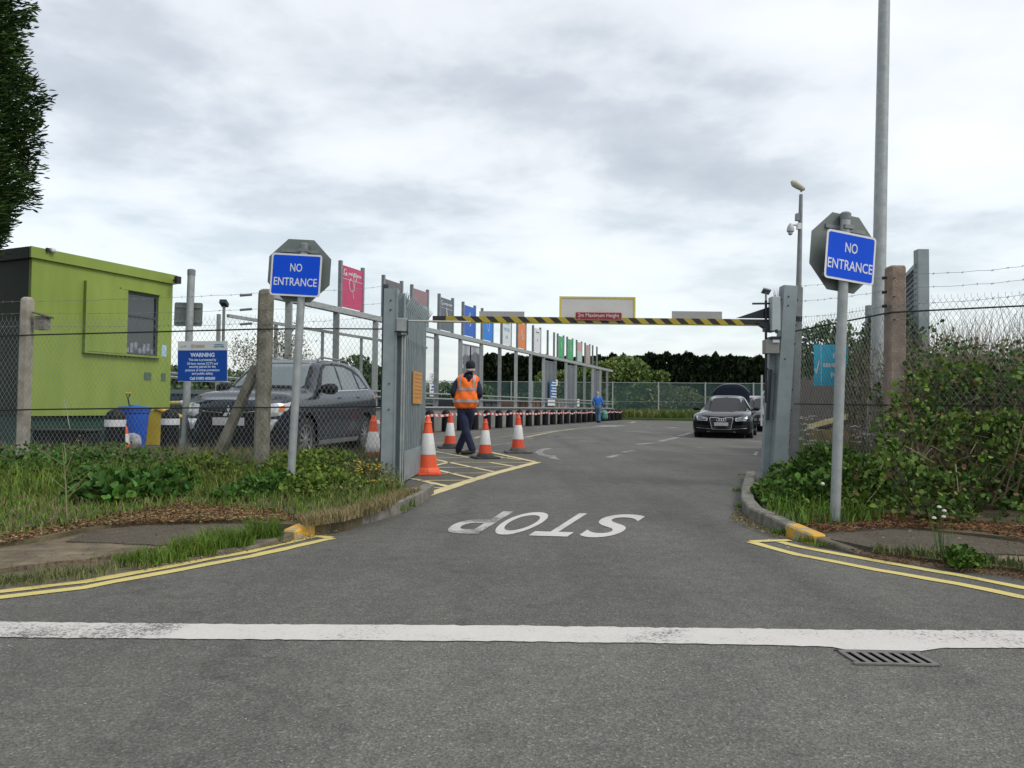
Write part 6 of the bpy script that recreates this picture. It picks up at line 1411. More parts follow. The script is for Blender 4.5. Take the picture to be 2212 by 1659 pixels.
def person(label, loc, yaw, pose, cloth, scale=1.0):
    t = thing('person', label, 'person', loc, yaw); t.scale = (scale,)*3
    g = pose
    # body
    V = []; E = []; px_, py_, pz_ = g['pelvis']; V.append((px_, py_, pz_, .13, .095))
    top_c = chain(V, E, 0, [(g['waist'][0], g['waist'][1], g['waist'][2], .125, .09), (g['chest'][0], g['chest'][1], g['chest'][2], .15, .10)])
    nk = chain(V, E, top_c, [(*g['neckb'], .06, .055), (*g['neck'], .052, .052)])
    hx, hy, hz_ = g['head']; h0 = chain(V, E, nk, [(hx, hy+.01, hz_-.075, .062, .066), (hx, hy, hz_, .074, .092), (hx, hy-.005, hz_+.07, .064, .082), (hx, hy-.005, hz_+.105, .03, .04)])
    chain(V, E, h0-2, [(hx, hy+.095, hz_-.015, .018, .022), (hx, hy+.115, hz_-.03, .009, .010)])          # nose
    for s in (-1, 1): chain(V, E, h0-2, [(hx+s*.072, hy-.01, hz_-.01, .014, .02), (hx+s*.086, hy-.018, hz_-.005, .008, .018)])   # ears
    for s, k in ((-1, 'L'), (1, 'R')):
        sh, el, wr, hd_ = g['sh'+k], g['el'+k], g['wr'+k], g['hd'+k]
        e_ = chain(V, E, top_c, [(*sh, .062, .06), (*el, .042, .042), (*wr, .027, .024)]); hand_at(V, E, e_, Vector(hd_), (1, 0, 0) if abs(hd_[0]) < .7 else (0, 1, 0))
        hp, kn, an, toe = g['hp'+k], g['kn'+k], g['an'+k], g['toe'+k]
        chain(V, E, 0, [(*hp, .088, .09), (*kn, .056, .058), (*an, .038, .04), (toe[0]*.5+an[0]*.5, toe[1]*.5+an[1]*.5, .035, .04, .032), (*toe, .034, .022)])
    skin('body', V, E, mat('skin', (0.42, 0.25, 0.18), 0.6), t)
    # eyes and mouth
    mb = MB()
    for s in (-1, 1): mb.lathe([(.002, -.01), (.01, 0), (.002, .01)], (hx+s*.03, hy+.088, hz_+.005), 8)
    mb.build('eyes', m_dark, t, True)
    MB().box((hx, hy+.083, hz_-.062), (.045, .012, .009)).build('mouth', mat('lips', (0.3, 0.11, 0.09), 0.6), t)
    # trousers
    V = [(px_, py_, pz_+.02, .165, .125)]; E = []; wa = chain(V, E, 0, [(g['waist'][0], g['waist'][1], pz_+.12, .155, .115)])
    for k in 'LR':
        hp, kn, an = g['hp'+k], g['kn'+k], g['an'+k]
        mid = [(hp[i]+kn[i])/2 for i in range(3)]; shn = [(kn[i]*.5+an[i]*.5) for i in range(3)]
        chain(V, E, 0, [(hp[0], hp[1], hp[2]-.06, .118, .122), (*mid, .104, .108), (*kn, .082, .088), (*shn, .072, .078), (an[0], an[1], an[2]+.0, .070, .078), (an[0], an[1], max(.06, an[2]-.05), .062, .066)])
    skin('trousers', V, E, cloth['trousers'], t)
    # top with sleeves
    V = [(px_, py_, pz_-.0, .17, .13)]; E = []
    c_ = chain(V, E, 0, [(g['waist'][0], g['waist'][1], g['waist'][2], .165, .125), (g['chest'][0], g['chest'][1], g['chest'][2]-.04, .18, .128)])
    n_ = chain(V, E, c_, [(g['neckb'][0], g['neckb'][1], g['neckb'][2]-.02, .10, .085), (g['neckb'][0], g['neckb'][1], g['neckb'][2]+.035, .066, .066)])
    for k in 'LR':
        sh, el, wr = g['sh'+k], g['el'+k], g['wr'+k]; m1 = [(sh[i]+el[i])/2 for i in range(3)]; m2 = [(el[i]*.5+wr[i]*.5) for i in range(3)]
        chain(V, E, c_, [(*sh, .085, .082), (*m1, .073, .073), (*el, .064, .064), (*m2, .056, .056), (wr[0]*.9+el[0]*.1, wr[1]*.9+el[1]*.1, wr[2]*.9+el[2]*.1, .045, .045)])
    skin('jacket', V, E, cloth['jacket'], t)
    for k in 'LR':
        an, toe = Vector(g['an'+k]), Vector(g['toe'+k]); dd = (Vector((toe.x, toe.y, 0))-Vector((an.x, an.y, 0))).normalized()
        V = [(an.x, an.y, max(.10, an.z+.02), .062, .062)]; E = []; chain(V, E, 0, [(an.x-dd.x*.03, an.y-dd.y*.03, .055, .066, .055), (an.x+dd.x*.08, an.y+dd.y*.08, .055, .064, .052), (an.x+dd.x*.18, an.y+dd.y*.18, .05, .060, .046), (an.x+dd.x*.24, an.y+dd.y*.24, .045, .045, .038)])
        skin('shoe', V, E, cloth['shoe'], t, sub=1)
    return t
loc = gnd(1010, 982)
# man in orange vest, seen from behind; x right, y away
G = dict(pelvis=(-.03, 0, .93), waist=(-.015, 0, 1.08), chest=(.0, -.01, 1.36), neckb=(.02, 0, 1.54), neck=(.035, .01, 1.60), head=(.055, .02, 1.70),
         shL=(-.185, -.01, 1.47), elL=(-.285, -.06, 1.20), wrL=(-.20, .16, 1.08), hdL=(.4, 1, -.1), shR=(.19, -.01, 1.45), elR=(.255, -.06, 1.18), wrR=(.16, .16, 1.05), hdR=(-.4, 1, -.1),
         hpL=(-.11, 0, .90), knL=(-.03, -.07, .50), anL=(.125, -.13, .10), toeL=(-.0, -.14, .035), hpR=(.06, 0, .90), knR=(.0, .12, .50), anR=(-.17, .16, .11), toeR=(-.20, .36, .035))
navy = mat('navy_cloth', (0.012, 0.018, 0.045), 0.85, var=0.35, vs=9, bump=0.3, bs=14)
m1 = person('man in orange high visibility vest and black cap walking away past the cones', (loc.x-.02, loc.y, 0), 0, G, dict(trousers=mat('navy_trousers', (0.010, 0.014, 0.045), 0.85, var=0.35, vs=7, bump=0.35, bs=10), jacket=navy, shoe=mat('boot_leather', (0.02, 0.018, 0.015), 0.6)), 1.0)
RV = [(.90, .175, .13, -.03), (.93, .205, .155, -.03), (1.02, .245, .185, -.025), (1.12, .238, .18, -.015), (1.24, .212, .165, -.005), (1.36, .212, .162, 0), (1.44, .222, .155, .005), (1.50, .215, .135, .01), (1.545, .17, .11, .015), (1.575, .11, .085, .02)]
def VS(th, z):
    zz_ = [r[0] for r in RV]; f = lambda k: float(np.interp(z, zz_, [r[k] for r in RV])); w = 0.006*math.sin(th*7+z*23)+0.006*math.sin(th*13-z*31)
    e_ = 0.82; c_, s_ = math.cos(th), math.sin(th); c_ = math.copysign(abs(c_)**e_, c_); s_ = math.copysign(abs(s_)**e_, s_)
    return Vector((f(3)+c_*(f(1)+w), s_*(f(2)+w), z-0.03*(1-abs(s_))*0))
def vpatch(mb, t0, t1, z0, z1, off=0, nt_=24, nz_=14, neck=False):
    G_ = []
    for i in range(nz_+1):
        row = []
        for j in range(nt_+1):
            th = t0(i/nz_)+(t1(i/nz_)-t0(i/nz_))*j/nt_ if callable(t0) else t0+(t1-t0)*j/nt_
            z = z0+(z1-z0)*i/nz_; p = VS(th, z); c_ = Vector((0, 0, z)); dr = Vector((math.cos(th), math.sin(th), 0)); p = p+dr*off; row.append(p)
        G_.append(row)
    V_ = [p for r in G_ for p in r]; n = nt_+1; F_ = [(i*n+j, i*n+j+1, (i+1)*n+j+1, (i+1)*n+j) for i in range(nz_) for j in range(nt_)]
    if neck:   # V neckline cut at the back (th = -pi/2)
        F2 = []
        for f in F_:
            c_ = sum((V_[k] for k in f), Vector())/4
            if c_.z > 1.40 and abs(c_.x-.03) < (c_.z-1.40)*0.95*.62: continue
            F2.append(f)
        F_ = F2
    mb.raw(V_, F_)
mb = MB(); vpatch(mb, 0, 2*math.pi, .90, 1.575, 0, 72, 44, True)
vo = mb.build('high_visibility_vest', mat('hivis_orange', (0.95, 0.15, 0.010), 0.6, c2=(1.0, 0.20, 0.015), vs=5, bump=0.4, bs=11), m1, True); sm = vo.modifiers.new('s', 'SOLIDIFY'); sm.thickness = 0.006
m_refl = mat('reflective_tape', (0.36, 0.32, 0.33), 0.45, 0.1, var=0.1, vs=12)
mb = MB(); vpatch(mb, 0, 2*math.pi, 1.02, 1.075, .007, 60, 3); mb.build('reflective_band', m_refl, vo, True)
mb = MB(); vpatch(mb, 0, 2*math.pi, 1.25, 1.30, .007, 60, 3); mb.build('reflective_band', m_refl, vo, True)
for sx_ in (-1, 1):
    mb = MB(); P = []
    for i in range(13):
        z = 1.30+(1.545-1.30)*i/12; xc = .005+sx_*(.135-.0*i/12)
        row = []
        for x in (xc-.024, xc, xc+.024):
            f = lambda k: float(np.interp(z, [r[0] for r in RV], [r[k] for r in RV])); xx = max(-.98, min(.98, (x-f(3))/(f(1)))); th = -math.acos(math.copysign(abs(xx)**(1/.82), xx)); p = VS(th, z); row.append(Vector((x, p.y-.008, z)))
        P.append(row)
    V_ = [p for r in P for p in r]; mb.raw(V_, [(i*3+j, i*3+j+1, (i+1)*3+j+1, (i+1)*3+j) for i in range(12) for j in range(2)]); mb.build('reflective_band', m_refl, vo, True)
# hood and cap
V = [(-.09, -.045, 1.52, .05, .05)]; E = []; chain(V, E, 0, [(-.05, -.10, 1.50, .055, .05), (.02, -.135, 1.46, .06, .05), (.09, -.10, 1.49, .055, .05), (.13, -.045, 1.52, .05, .05)]); chain(V, E, 2, [(.025, -.09, 1.53, .07, .06), (.03, -.05, 1.575, .075, .06)])
skin('hood', V, E, navy, m1)
mb = MB(); mb.lathe([(.085, -.01), (.099, .0), (.104, .05), (.094, .10), (.06, .135), (.01, .145)], (.055, .01, 1.70), 20, Matrix.Diagonal((.92, 1.08, 1)).to_3x3()); mb.prism([(-.07, .09), (.07, .09), (.05, .17), (-.05, .17)], lambda a, b: Vector((.055+a, b, 1.70)), (0, 0, .01))
mb.build('cap', mat('cap_cloth', (0.008, 0.012, 0.014), 0.85), m1, True)
V = [(-.02, .04, 1.655, .03, .03)]; E = []; chain(V, E, 0, [(.0, -.05, 1.652, .03, .028), (.055, -.075, 1.65, .03, .028), (.11, -.05, 1.652, .03, .028), (.13, .04, 1.655, .03, .03)]); skin('hair', V, E, mat('grey_hair', (0.40, 0.36, 0.34), 0.8, var=0.3, vs=30), m1)
# man in blue
q = gnd(1291, 913.5); sc_ = 0.0
G = dict(pelvis=(0, 0, .93), waist=(0, 0.01, 1.08), chest=(0, .03, 1.33), neckb=(.0, .05, 1.50), neck=(.0, .07, 1.56), head=(-.01, .10, 1.65),
         shL=(-.19, .03, 1.42), elL=(-.27, .0, 1.16), wrL=(-.25, .16, .98), hdL=(.0, .6, -.8), shR=(.19, .03, 1.42), elR=(.27, -.01, 1.14), wrR=(.26, .14, .96), hdR=(.0, .3, -1),
         hpL=(-.08, 0, .90), knL=(-.05, .10, .50), anL=(.0, .02, .09), toeL=(.0, .2, .035), hpR=(.09, 0, .90), knR=(.09, .02, .49), anR=(.09, -.15, .13), toeR=(.08, .02, .04))
hb_ = 77/1593*q.y; m2 = person('man in blue sweatshirt and jeans walking away with a green bag', (q.x, q.y, 0), math.atan2(-q.x, q.y)*0.6, G, dict(trousers=mat('denim', (0.055, 0.12, 0.20), 0.85, c2=(0.085, 0.16, 0.25), vs=9), jacket=mat('blue_sweatshirt', (0.02, 0.14, 0.50), 0.8, var=0.25, vs=8), shoe=MATS['boot_leather']), 1.08)
mb = MB(); mb.lathe([(.075, -.05), (.09, .0), (.095, .04), (.08, .09), (.03, .115)], (-.01, .095, 1.66), 16, Matrix.Diagonal((.92, 1.05, 1)).to_3x3()); mb.build('hair', MATS['grey_hair'], m2, True)
hw = m2.matrix_basis @ Vector((.27, .16, .88))
bg_ = lumpy_bag('carrier_bag', (hw.x+.12, hw.y, .22), 0.27, mat('green_bag', (0.03, 0.13, 0.10), 0.45, c2=(0.08, 0.26, 0.20), vs=4), 'dark green plastic sack held by the man in blue', 'bag', 3, (0.85, 0.7, 1.15))
nk_ = MB(); nk_.tube([Vector((-.12, 0, .68)), Vector((-.06, 0, .52)), Vector((0, 0, .40))], [0.015, 0.05, 0.13], 10); nk_.build('bag_neck', MATS['green_bag'], bg_, True)

# ================================================================ VEGETATION
# tall conifer at the upper left
cf = thing('conifer_tree', 'tall dark conifer whose ragged side hangs over the cabin at top left', 'tree', (-10.85, 10.9, 0))
MB().lathe([(0.28, -0.1), (0.2, 3), (0.08, 9), (0.02, 12.5)], n=12).build('trunk', m_bark, cf, True)
def con_r(z):   # crown radius by height
    return float(np.interp(z, [2.7, 3.2, 3.9, 4.6, 5.4, 6.2, 8, 10, 12, 13.5], [1.9, 2.35, 2.75, 2.95, 3.05, 3.0, 2.75, 2.0, 1.1, 0.1]))
n_ = 27000; z = 3.0+10.4*rng.random(n_)**1.35; a = rng.random(n_)*2*np.pi; rr_ = np.array([con_r(q) for q in z])
lump = 1+0.03*np.sin(a*5+z*2.1)+0.03*np.sin(a*9-z*3.7)+0.035*np.sin(z*8.3+a*3)
rad = rr_*lump*(0.80+0.20*rng.random(n_)**0.8)
C = np.column_stack([np.cos(a)*rad, np.sin(a)*rad, z]); O_ = np.column_stack([np.cos(a), np.sin(a), np.full(n_, 0.25)]); VV, FF, o0 = [], [], 0
for k in range(7):     # each spray is a fan of narrow leaflets along a shoot
    d = O_+rng.normal(0, 0.33, O_.shape)+np.array([0, 0, 0.05]); d /= np.linalg.norm(d, axis=1)[:, None]
    c = C+d*(0.05+0.012*k)+rng.normal(0, 0.055, C.shape); v_, f_ = leaf_geo(c, d, 0.06+0.09*rng.random(n_), 0.24, 0.2); VV.append(v_); FF.append(f_+o0); o0 += len(v_)
np_mesh('crown', np.vstack(VV), np.vstack(FF), m_conifer, cf)
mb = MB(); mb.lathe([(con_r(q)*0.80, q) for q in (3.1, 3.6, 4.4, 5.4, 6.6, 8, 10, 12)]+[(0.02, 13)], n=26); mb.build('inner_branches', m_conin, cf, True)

# far conifer hedge (one clipped mass of trees)
def far_hedge(name, A, B, H, depth, n, label, seed=3, m=m_hedge, sp=1.9):
    A = Vector(A); B = Vector(B); L_ = (B-A).length; d = (B-A).normalized(); nn = Vector((-d.y, d.x, 0)); r_ = random.Random(seed)
    t = thing(name, label, 'hedge', (0, 0, 0)); 
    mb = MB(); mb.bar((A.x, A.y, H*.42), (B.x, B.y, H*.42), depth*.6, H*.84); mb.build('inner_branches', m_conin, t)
    xs_ = rng.random(n)*L_; px1, px2, px3 = r_.uniform(0, 6), r_.uniform(0, 6), r_.uniform(0, 6)
    hh = H*(.955+.022*np.sin(xs_*.31+px1)+.014*np.sin(xs_*.83+px2))
    ctr = np.cumsum([r_.uniform(.35, 1.7) for _ in range(int(L_*1.1))]); pk = np.array([r_.uniform(.05, .55)**1.0 for _ in ctr]); wd_ = np.array([r_.uniform(.22, .6) for _ in ctr])
    hh = hh+(pk[None, :]*np.maximum(0, 1-np.abs(xs_[:, None]-ctr[None, :])/wd_[None, :])).max(1)
    zz_ = hh*np.where(rng.random(n) < .42, 1-0.13*rng.random(n)**1.2, rng.random(n)); off = -depth/2+depth*0.35*rng.random(n)*(1)+depth*.4*(zz_ > hh*.86)*rng.random(n)
    C = np.column_stack([A.x+d.x*xs_+nn.x*off, A.y+d.y*xs_+nn.y*off, zz_]); D = rng.normal(0, .45, C.shape)+np.array([0, -.5, .75]); D /= np.linalg.norm(D, axis=1)[:, None]
    v_, f_ = leaf_geo(C, D, 0.3+0.45*rng.random(n), .45, .3); np_mesh('foliage', v_, f_, m, t); return t
far_hedge('conifer_hedge', (-5.0, 79, 0), (46, 71, 0), 6.35, 3.0, 34000, 'long row of dark clipped conifers beyond the far fence')

def bush(name, blobs, n, size, m, label, cat='bush', stems=True, group=None, inner=0.5, asp=0.65):
    c = np.mean(np.array(blobs)[:, :3], axis=0); t = thing(name, label, cat, (float(c[0]), float(c[1]), 0), group=group)
    B = [(b[0]-c[0], b[1]-c[1], b[2], b[3], b[4], b[5]) for b in blobs]
    foliage('foliage', B, n, size, m, t, asp=asp, inner=inner, up=.3)
    if stems:
        mb = MB(); r_ = random.Random(n)
        for _ in range(7):
            b = B[r_.randrange(len(B))]; mb.tube([(r_.uniform(-.2, .2), r_.uniform(-.2, .2), 0), (b[0]*.5, b[1]*.5, b[2]*.5), (b[0], b[1], b[2]+b[5]*.3)], [b[5]*.05, b[5]*.035, b[5]*.015], 6)
        mb.build('stems', m_bark, t)
    return t
def P3(u, v, Y): q = at(u, v, Y); return (q.x, q.y, q.z)
m_gb = m_bush
c = P3(1350, 850, 66); bush('bush', lumps((c[0], 67, 2.6), (4.4, 3.2, 2.95), 26, (.22, .42), 5), 15000, (.22, .48), m_gb, 'big rounded bright green bush beyond the far fence')
c = P3(1262, 850, 68); bush('bush', lumps((c[0], 69, 2.2), (3.6, 3, 2.5), 18, (.25, .45), 6), 8000, (.22, .48), m_gb, 'lower bright green bush behind the end of the gantry')
c = P3(1432, 870, 66); bush('bush', lumps((c[0], 66, 1.4), (3.6, 2.5, 1.9), 18, (.25, .45), 8), 8000, (.2, .42), mat('olive_bush', (0.075, 0.10, 0.03), 0.75, c2=(0.15, 0.15, 0.06), vs=.4, island=.45), 'olive sloping shrub right of the big green bush behind netting')
c = P3(1205, 850, 68); bush('bush', lumps((c[0], 68, 2.2), (2.6, 2.5, 2.6), 14, (.25, .45), 9), 6000, (.22, .45), m_gb, 'bright green bush seen between the gantry screens')
c = P3(1540, 880, 65); bush('bush', lumps((c[0], 65, .9), (6.5, 1.8, 1.35), 22, (.15, .35), 10), 9000, (.16, .34), MATS['olive_bush'], 'low tangled scrub behind the netting above the black saloon')
c = P3(1120, 880, 66); bush('bush', lumps((c[0], 66, .9), (7, 1.8, 1.2), 22, (.15, .35), 11), 8000, (.16, .34), m_bushd, 'low dark scrub behind the netting and gantry posts')
# left background greenery
for k, (u, v, Y, rx, rz, m_, lab) in enumerate(((960, 838, 62, 4.0, 2.9, m_gb, 'green bush beyond the wall just right of the palisade gate'), (878, 850, 62, 4.0, 3.4, m_bushd, 'dark green bush in line with the gate posts'), (800, 812, 44, 2.6, 2.4, m_bushd, 'rounded green tree behind the roof of the grey car at its rear'), (720, 830, 48, 4.5, 2.0, m_gb, 'low green hedge seen over the roof of the grey car'), (620, 835, 40, 3.0, 2.4, m_bushd, 'green bush under the blossom tree'), (520, 828, 40, 3.5, 2.8, m_bushd, 'green bush behind the WARNING notice'), (395, 815, 36, 2.4, 3.2, m_bushd, 'dark green bush between cabin and WARNING notice'))):
    c = P3(u, v, Y); bush('bush', lumps((c[0], Y, max(.9, c[2]*.62)), (rx, 2.2, max(1.0, c[2]*.75)), 14, (.28, .5), 20+k), 5500, (.16, .34), m_, lab)
# sparse blossom tree behind the concrete post
c = P3(585, 745, 19.5); bt = thing('blossom_tree', 'sparse pale blossoming small tree behind the mossy concrete post', 'tree', (c[0], 19.5, 0))
MB().tube([(0, 0, 0), (.05, 0, 1.2), (0, 0, 2.4)], [.07, .05, .02], 8).build('trunk', m_bark, bt)
mb = MB(); r_ = random.Random(9)
for _ in range(70):
    a = r_.uniform(0, 6.28); e1 = r_.uniform(.3, 1.15); q = Vector((math.cos(a)*e1, math.sin(a)*e1*.6, r_.uniform(1.3, 2.95))); mb.tube([(0, 0, r_.uniform(.7, 1.8)), q*.5+Vector((0, 0, .7)), q], [.014, .009, .003], 4, False)
mb.build('branches', m_twig, bt)
B = lumps((0, 0, 1.95), (1.25, .8, 1.15), 10, (.3, .5), 12)
foliage('leaves', B, 1900, (.035, .075), mat('sparse_leaf', (.09, .12, .04), .7, island=.4), bt, inner=.2, noisef=.1); foliage('blossom', B, 2400, (.03, .055), m_blossom, bt, inner=.2, asp=.9, noisef=.1)

# ---- left verge plants
LV = [p for p in VL]
zone_front = [g2(885, 1060, .1), g2(795, 1094, .1), g2(700, 1114, .1), g2(600, 1108, .1), g2(486, 1094, .1), g2(380, 1092, .1), g2(250, 1112, .1), g2(120, 1138, .1), g2(0, 1160, .1), (-6.5, 5.2), (-9.5, 5.6), (-9.5, 9.2), (-3, 8.9), g2(860, 1045, .1)]
zone_back = [(-9.8, 8.9), (-3.1, 8.5), (-1.7, 9.0), (-1.55, 10.4), (-5, 10.7), (-9.8, 10.8)]
def tagst(o, n=None): o['kind'] = 'stuff'; return o
tagst(blades('grass', zone_front, 24000, (.06, .26), m_grass, hf=lambda q: .35+.75*np.clip((q[:, 1]-6.2)/2.2, 0, 1)))
tagst(blades('grass', zone_back, 20000, (.12, .36), m_grassm, z=.08))
tagst(blades('dry_grass', zone_front, 12000, (.10, .40), m_grassy, w=(.003, .007), bend=(.2, .9), hf=lambda q: .3+.8*np.clip((q[:, 1]-6.5)/2.2, 0, 1)))
tagst(blades('dry_grass', zone_back, 7500, (.15, .42), m_grassy, w=(.003, .007)))
tagst(blades('grass', [(-9.5, 6.4), (-3.4, 6.6), (-1.9, 7.6), (-1.8, 8.6), (-3, 8.5), (-9.5, 8.9)], 6500, (.08, .34), mat('fresh_grass', (.075, .15, .018), .75, c2=(.15, .22, .04), vs=1.8, island=.4, spec=.2), clump=.16))
# fringe of short grass at the kerbs, tufts in the kerb joint
fr1 = [g2(912, 1060, .1), g2(830, 1100, .1), g2(745, 1124, .1), g2(660, 1136, .1), g2(640, 1122, .1), g2(740, 1108, .1), g2(850, 1070, .1)]
tagst(blades('dry_grass', fr1, 5500, (.03, .10), m_grassy, w=(.004, .008), z=.09))
tufts = [((870, 1092), .10, .16, 260, .10), ((850, 1100), .14, .13, 200, .12), ((760, 1122), .14, .12, 240, .10), ((735, 1130), .10, .10, 160, .08), ((700, 1138), .08, .08, 120, .07), ((570, 1165), .12, .26, 700, .10), ((490, 1175), .16, .22, 800, .14), ((455, 1180), .10, .15, 350, .10), ((415, 1193), .13, .20, 700, .12), ((345, 1206), .14, .14, 500, .13), ((300, 1214), .13, .12, 420, .12), ((265, 1220), .10, .07, 200, .12), ((200, 1230), .12, .06, 220, .12), ((140, 1240), .18, .07, 420, .16), ((60, 1250), .16, .06, 300, .15), ((10, 1256), .16, .06, 240, .15), ((660, 1147), .06, .09, 80, .05), ((910, 1068), .05, .10, 80, .05),
         ((1605, 1060), .07, .10, 200, .10), ((1612, 1095), .06, .09, 200, .09), ((1608, 1025), .05, .05, 80, .08), ((1690, 1150), .10, .08, 200, .07), ((1770, 1175), .08, .06, 100, .06), ((1740, 1168), .05, .10, 100, .05)]
for (u, v), rad_, h_, n_, rb in tufts:
    c = gnd(u, v, .03); n_ = int(n_*.8); ang = rng.random(n_)*2*np.pi; rr_ = rb*np.sqrt(rng.random(n_)); xy = np.column_stack([c.x+np.cos(ang)*rr_*1.3, c.y+np.sin(ang)*rr_*.6])
    hh = h_*.72*(.35+.7*rng.random(n_)); V_, F_ = blade_geo(xy, .02, hh, .003+.004*rng.random(n_), .1+.6*rng.random(n_)); o_ = np_mesh('grass_tuft', V_, F_, m_grass if v < 1215 else m_grassm)
    tag(o_, 'small tuft of grass growing along the kerb and pavement edge', 'grass tuft', 'grass tufts in the kerb joints')
# brown leaf litter
lit = [g2(0, 1182, .06), g2(110, 1160, .06), g2(210, 1140, .06), g2(320, 1133, .06), g2(430, 1131, .06), g2(500, 1127, .06), g2(600, 1134, .06), g2(650, 1130, .06), g2(600, 1106, .06), g2(480, 1090, .06), g2(380, 1088, .06), g2(250, 1114, .06), g2(110, 1140, .06), g2(0, 1158, .06)]
def litter(name, P, n, m, z=.062, s=(.012, .04), asp=.35):
    xy = sample(P, n); c = np.column_stack([xy, z+.02*rng.random(n)]); d = rng.normal(0, 1, (n, 3))*np.array([1, 1, .22]); d /= np.linalg.norm(d, axis=1)[:, None]
    V_, F_ = leaf_geo(c, d, s[0]+(s[1]-s[0])*rng.random(n), asp, .2); return tagst(np_mesh(name, V_, F_, m))
litter('leaf_litter', lit, 9000, m_litter, z=.075); litter('dry_litter', lit, 5000, m_grassy, z=.075)
litR = [g2(1700, 1138, .06), g2(1790, 1152, .06), g2(1930, 1142, .06), g2(2100, 1150, .06), g2(2212, 1172, .06), g2(2400, 1190, .06), g2(2400, 1160, .06), g2(2212, 1140, .06), g2(1930, 1112, .06), g2(1780, 1116, .06)]
litter('leaf_litter', litR, 8500, m_litter, z=.07)
litter('dry_litter', [g2(1590, 1100), g2(1625, 1128), g2(1690, 1160), g2(1720, 1170), g2(1660, 1160), g2(1575, 1125)], 900, m_grassy, z=.006, s=(.01, .025))
litter('dry_litter', [g2(300, 1226), g2(650, 1158), g2(720, 1142), g2(905, 1073), g2(900, 1085), g2(740, 1150), g2(640, 1172), g2(300, 1238)], 1800, m_grassy, z=.005, s=(.008, .022))
litter('dry_litter', [g2(1790, 1178), g2(1880, 1200), g2(2212, 1245), g2(2450, 1270), g2(2450, 1285), g2(2212, 1258), g2(1880, 1212)], 1800, m_litter, z=.012, s=(.008, .022))
def clump(name, blobs, n, size, m, label, cat='weed', asp=.7, stems=0, dry=False, inner=.3, up=.25):
    t = thing(name, label, cat, (blobs[0][0], blobs[0][1], 0.05)); B = [(b[0]-blobs[0][0], b[1]-blobs[0][1], b[2]-.05, b[3], b[4], b[5]) for b in blobs]
    foliage('leaves', B, n, size, m, t, asp=asp, inner=inner, up=up)
    if stems:
        mb = MB(); r_ = random.Random(stems)
        for _ in range(stems):
            b = B[r_.randrange(len(B))]; a = r_.uniform(0, 6.28); q = Vector((b[0]+math.cos(a)*b[3]*.8, b[1]+math.sin(a)*b[4]*.8, b[2]+b[5]*r_.uniform(.2, .9))); mb.tube([(b[0]*.8, b[1]*.8, 0), (q.x*.6+b[0]*.4, q.y*.6+b[1]*.4, q.z*.7), q], [.005, .004, .002], 4, False)
        mb.build('stems', m_twig if dry else m_nettle, t)
    return t
def blob(u, v, Y, rx, ry, rz): q = at(u, v, Y); return (q.x, q.y, q.z, rx, ry, rz)
clump('nettle_patch', [blob(258, 1070, 6.6, .45, .4, .22), blob(320, 1060, 6.9, .4, .4, .22), blob(360, 1050, 7.3, .35, .35, .2), blob(220, 1050, 7.3, .35, .35, .2)], 3200, (.05, .10), m_nettle, 'broad leaved dark green weed mound at the front of the left verge', 'weeds', stems=40)
clump('nettle_patch', [blob(505, 1085, 6.7, .22, .3, .16), blob(560, 1070, 7.0, .3, .3, .18), blob(600, 1060, 7.2, .3, .3, .22)], 2600, (.03, .07), m_nettle, 'bushy green weeds around the base of the mossy concrete post', 'weeds', stems=30)
clump('nettle_patch', [blob(660, 1060, 7.0, .25, .3, .2), blob(680, 1045, 7.6, .3, .3, .22), blob(730, 1050, 7.5, .3, .3, .18)], 2400, (.03, .06), mat('weed_green', (.06, .115, .018), .75, c2=(.12, .18, .03), spec=.2, vs=3, island=.4), 'green weeds right of the left sign pole', 'weeds', stems=30)
clump('nettle_patch', [blob(100, 1010, 8.2, .5, .5, .3), blob(30, 1030, 7.8, .5, .5, .35), blob(160, 1020, 8.0, .45, .4, .25), blob(240, 1000, 8.4, .5, .4, .25), blob(330, 1010, 8.3, .5, .4, .22)], 3600, (.02, .055), m_nettle, 'long dark nettle bank against the left fence', 'weeds', stems=60)
clump('nettle_patch', [blob(450, 1020, 8.2, .5, .4, .22), blob(700, 1000, 8.5, .4, .4, .18), blob(620, 1010, 8.3, .3, .3, .18)], 2600, (.025, .06), MATS['weed_green'], 'ragged green weeds along the foot of the fence behind the strut', 'weeds', stems=40)
# ragwort with yellow heads, dock stalk
rg = clump('ragwort_clump', [blob(790, 1035, 7.9, .35, .3, .22), blob(830, 1060, 7.7, .2, .25, .14), blob(745, 1070, 7.2, .25, .25, .12)], 1500, (.02, .045), m_grassm, 'straggly weeds with yellow flower heads beside the left gate post', 'weeds', stems=50, dry=True)
mb = MB(); r_ = random.Random(2)
for (u, v, Y, k) in ((780, 1003, 8.0, 16), (805, 1010, 7.9, 14), (768, 1018, 7.8, 8), (800, 1045, 7.6, 8), (785, 1075, 7.2, 5), (598, 1015, 8.4, 4), (742, 1095, 7, 5)):
    for _ in range(k): q = at(u+r_.uniform(-16, 16), v+r_.uniform(-7, 7), Y)-rg.location; mb.lathe([(.004, 0), (.013, .004), (.011, .009), (.002, .011)], q, 7)
mb.build('flower_heads', m_flow, rg)
q = gnd(145, 1130, .06); wd = thing('dry_weed_stalk', 'tall branching pale seed stalk in the left verge', 'weed', q); mb = MB(); r_ = random.Random(5)
mb.tube([(0, 0, 0), (-.02, 0, .3), (-.05, 0, .55)], [.006, .005, .002], 5)
for k in range(12): z_ = .15+k*.033; a = r_.uniform(-1, 1); e_ = Vector((a*.2, r_.uniform(-.1, .1), z_+.13)); mb.tube([(-.02, 0, z_), e_], [.003, .0012], 4); mb.lathe([(.002, -.005), (.008, 0), (.002, .006)], e_, 6)
mb.build('stalk', mat('stalk', (.2, .2, .09), .8), wd)

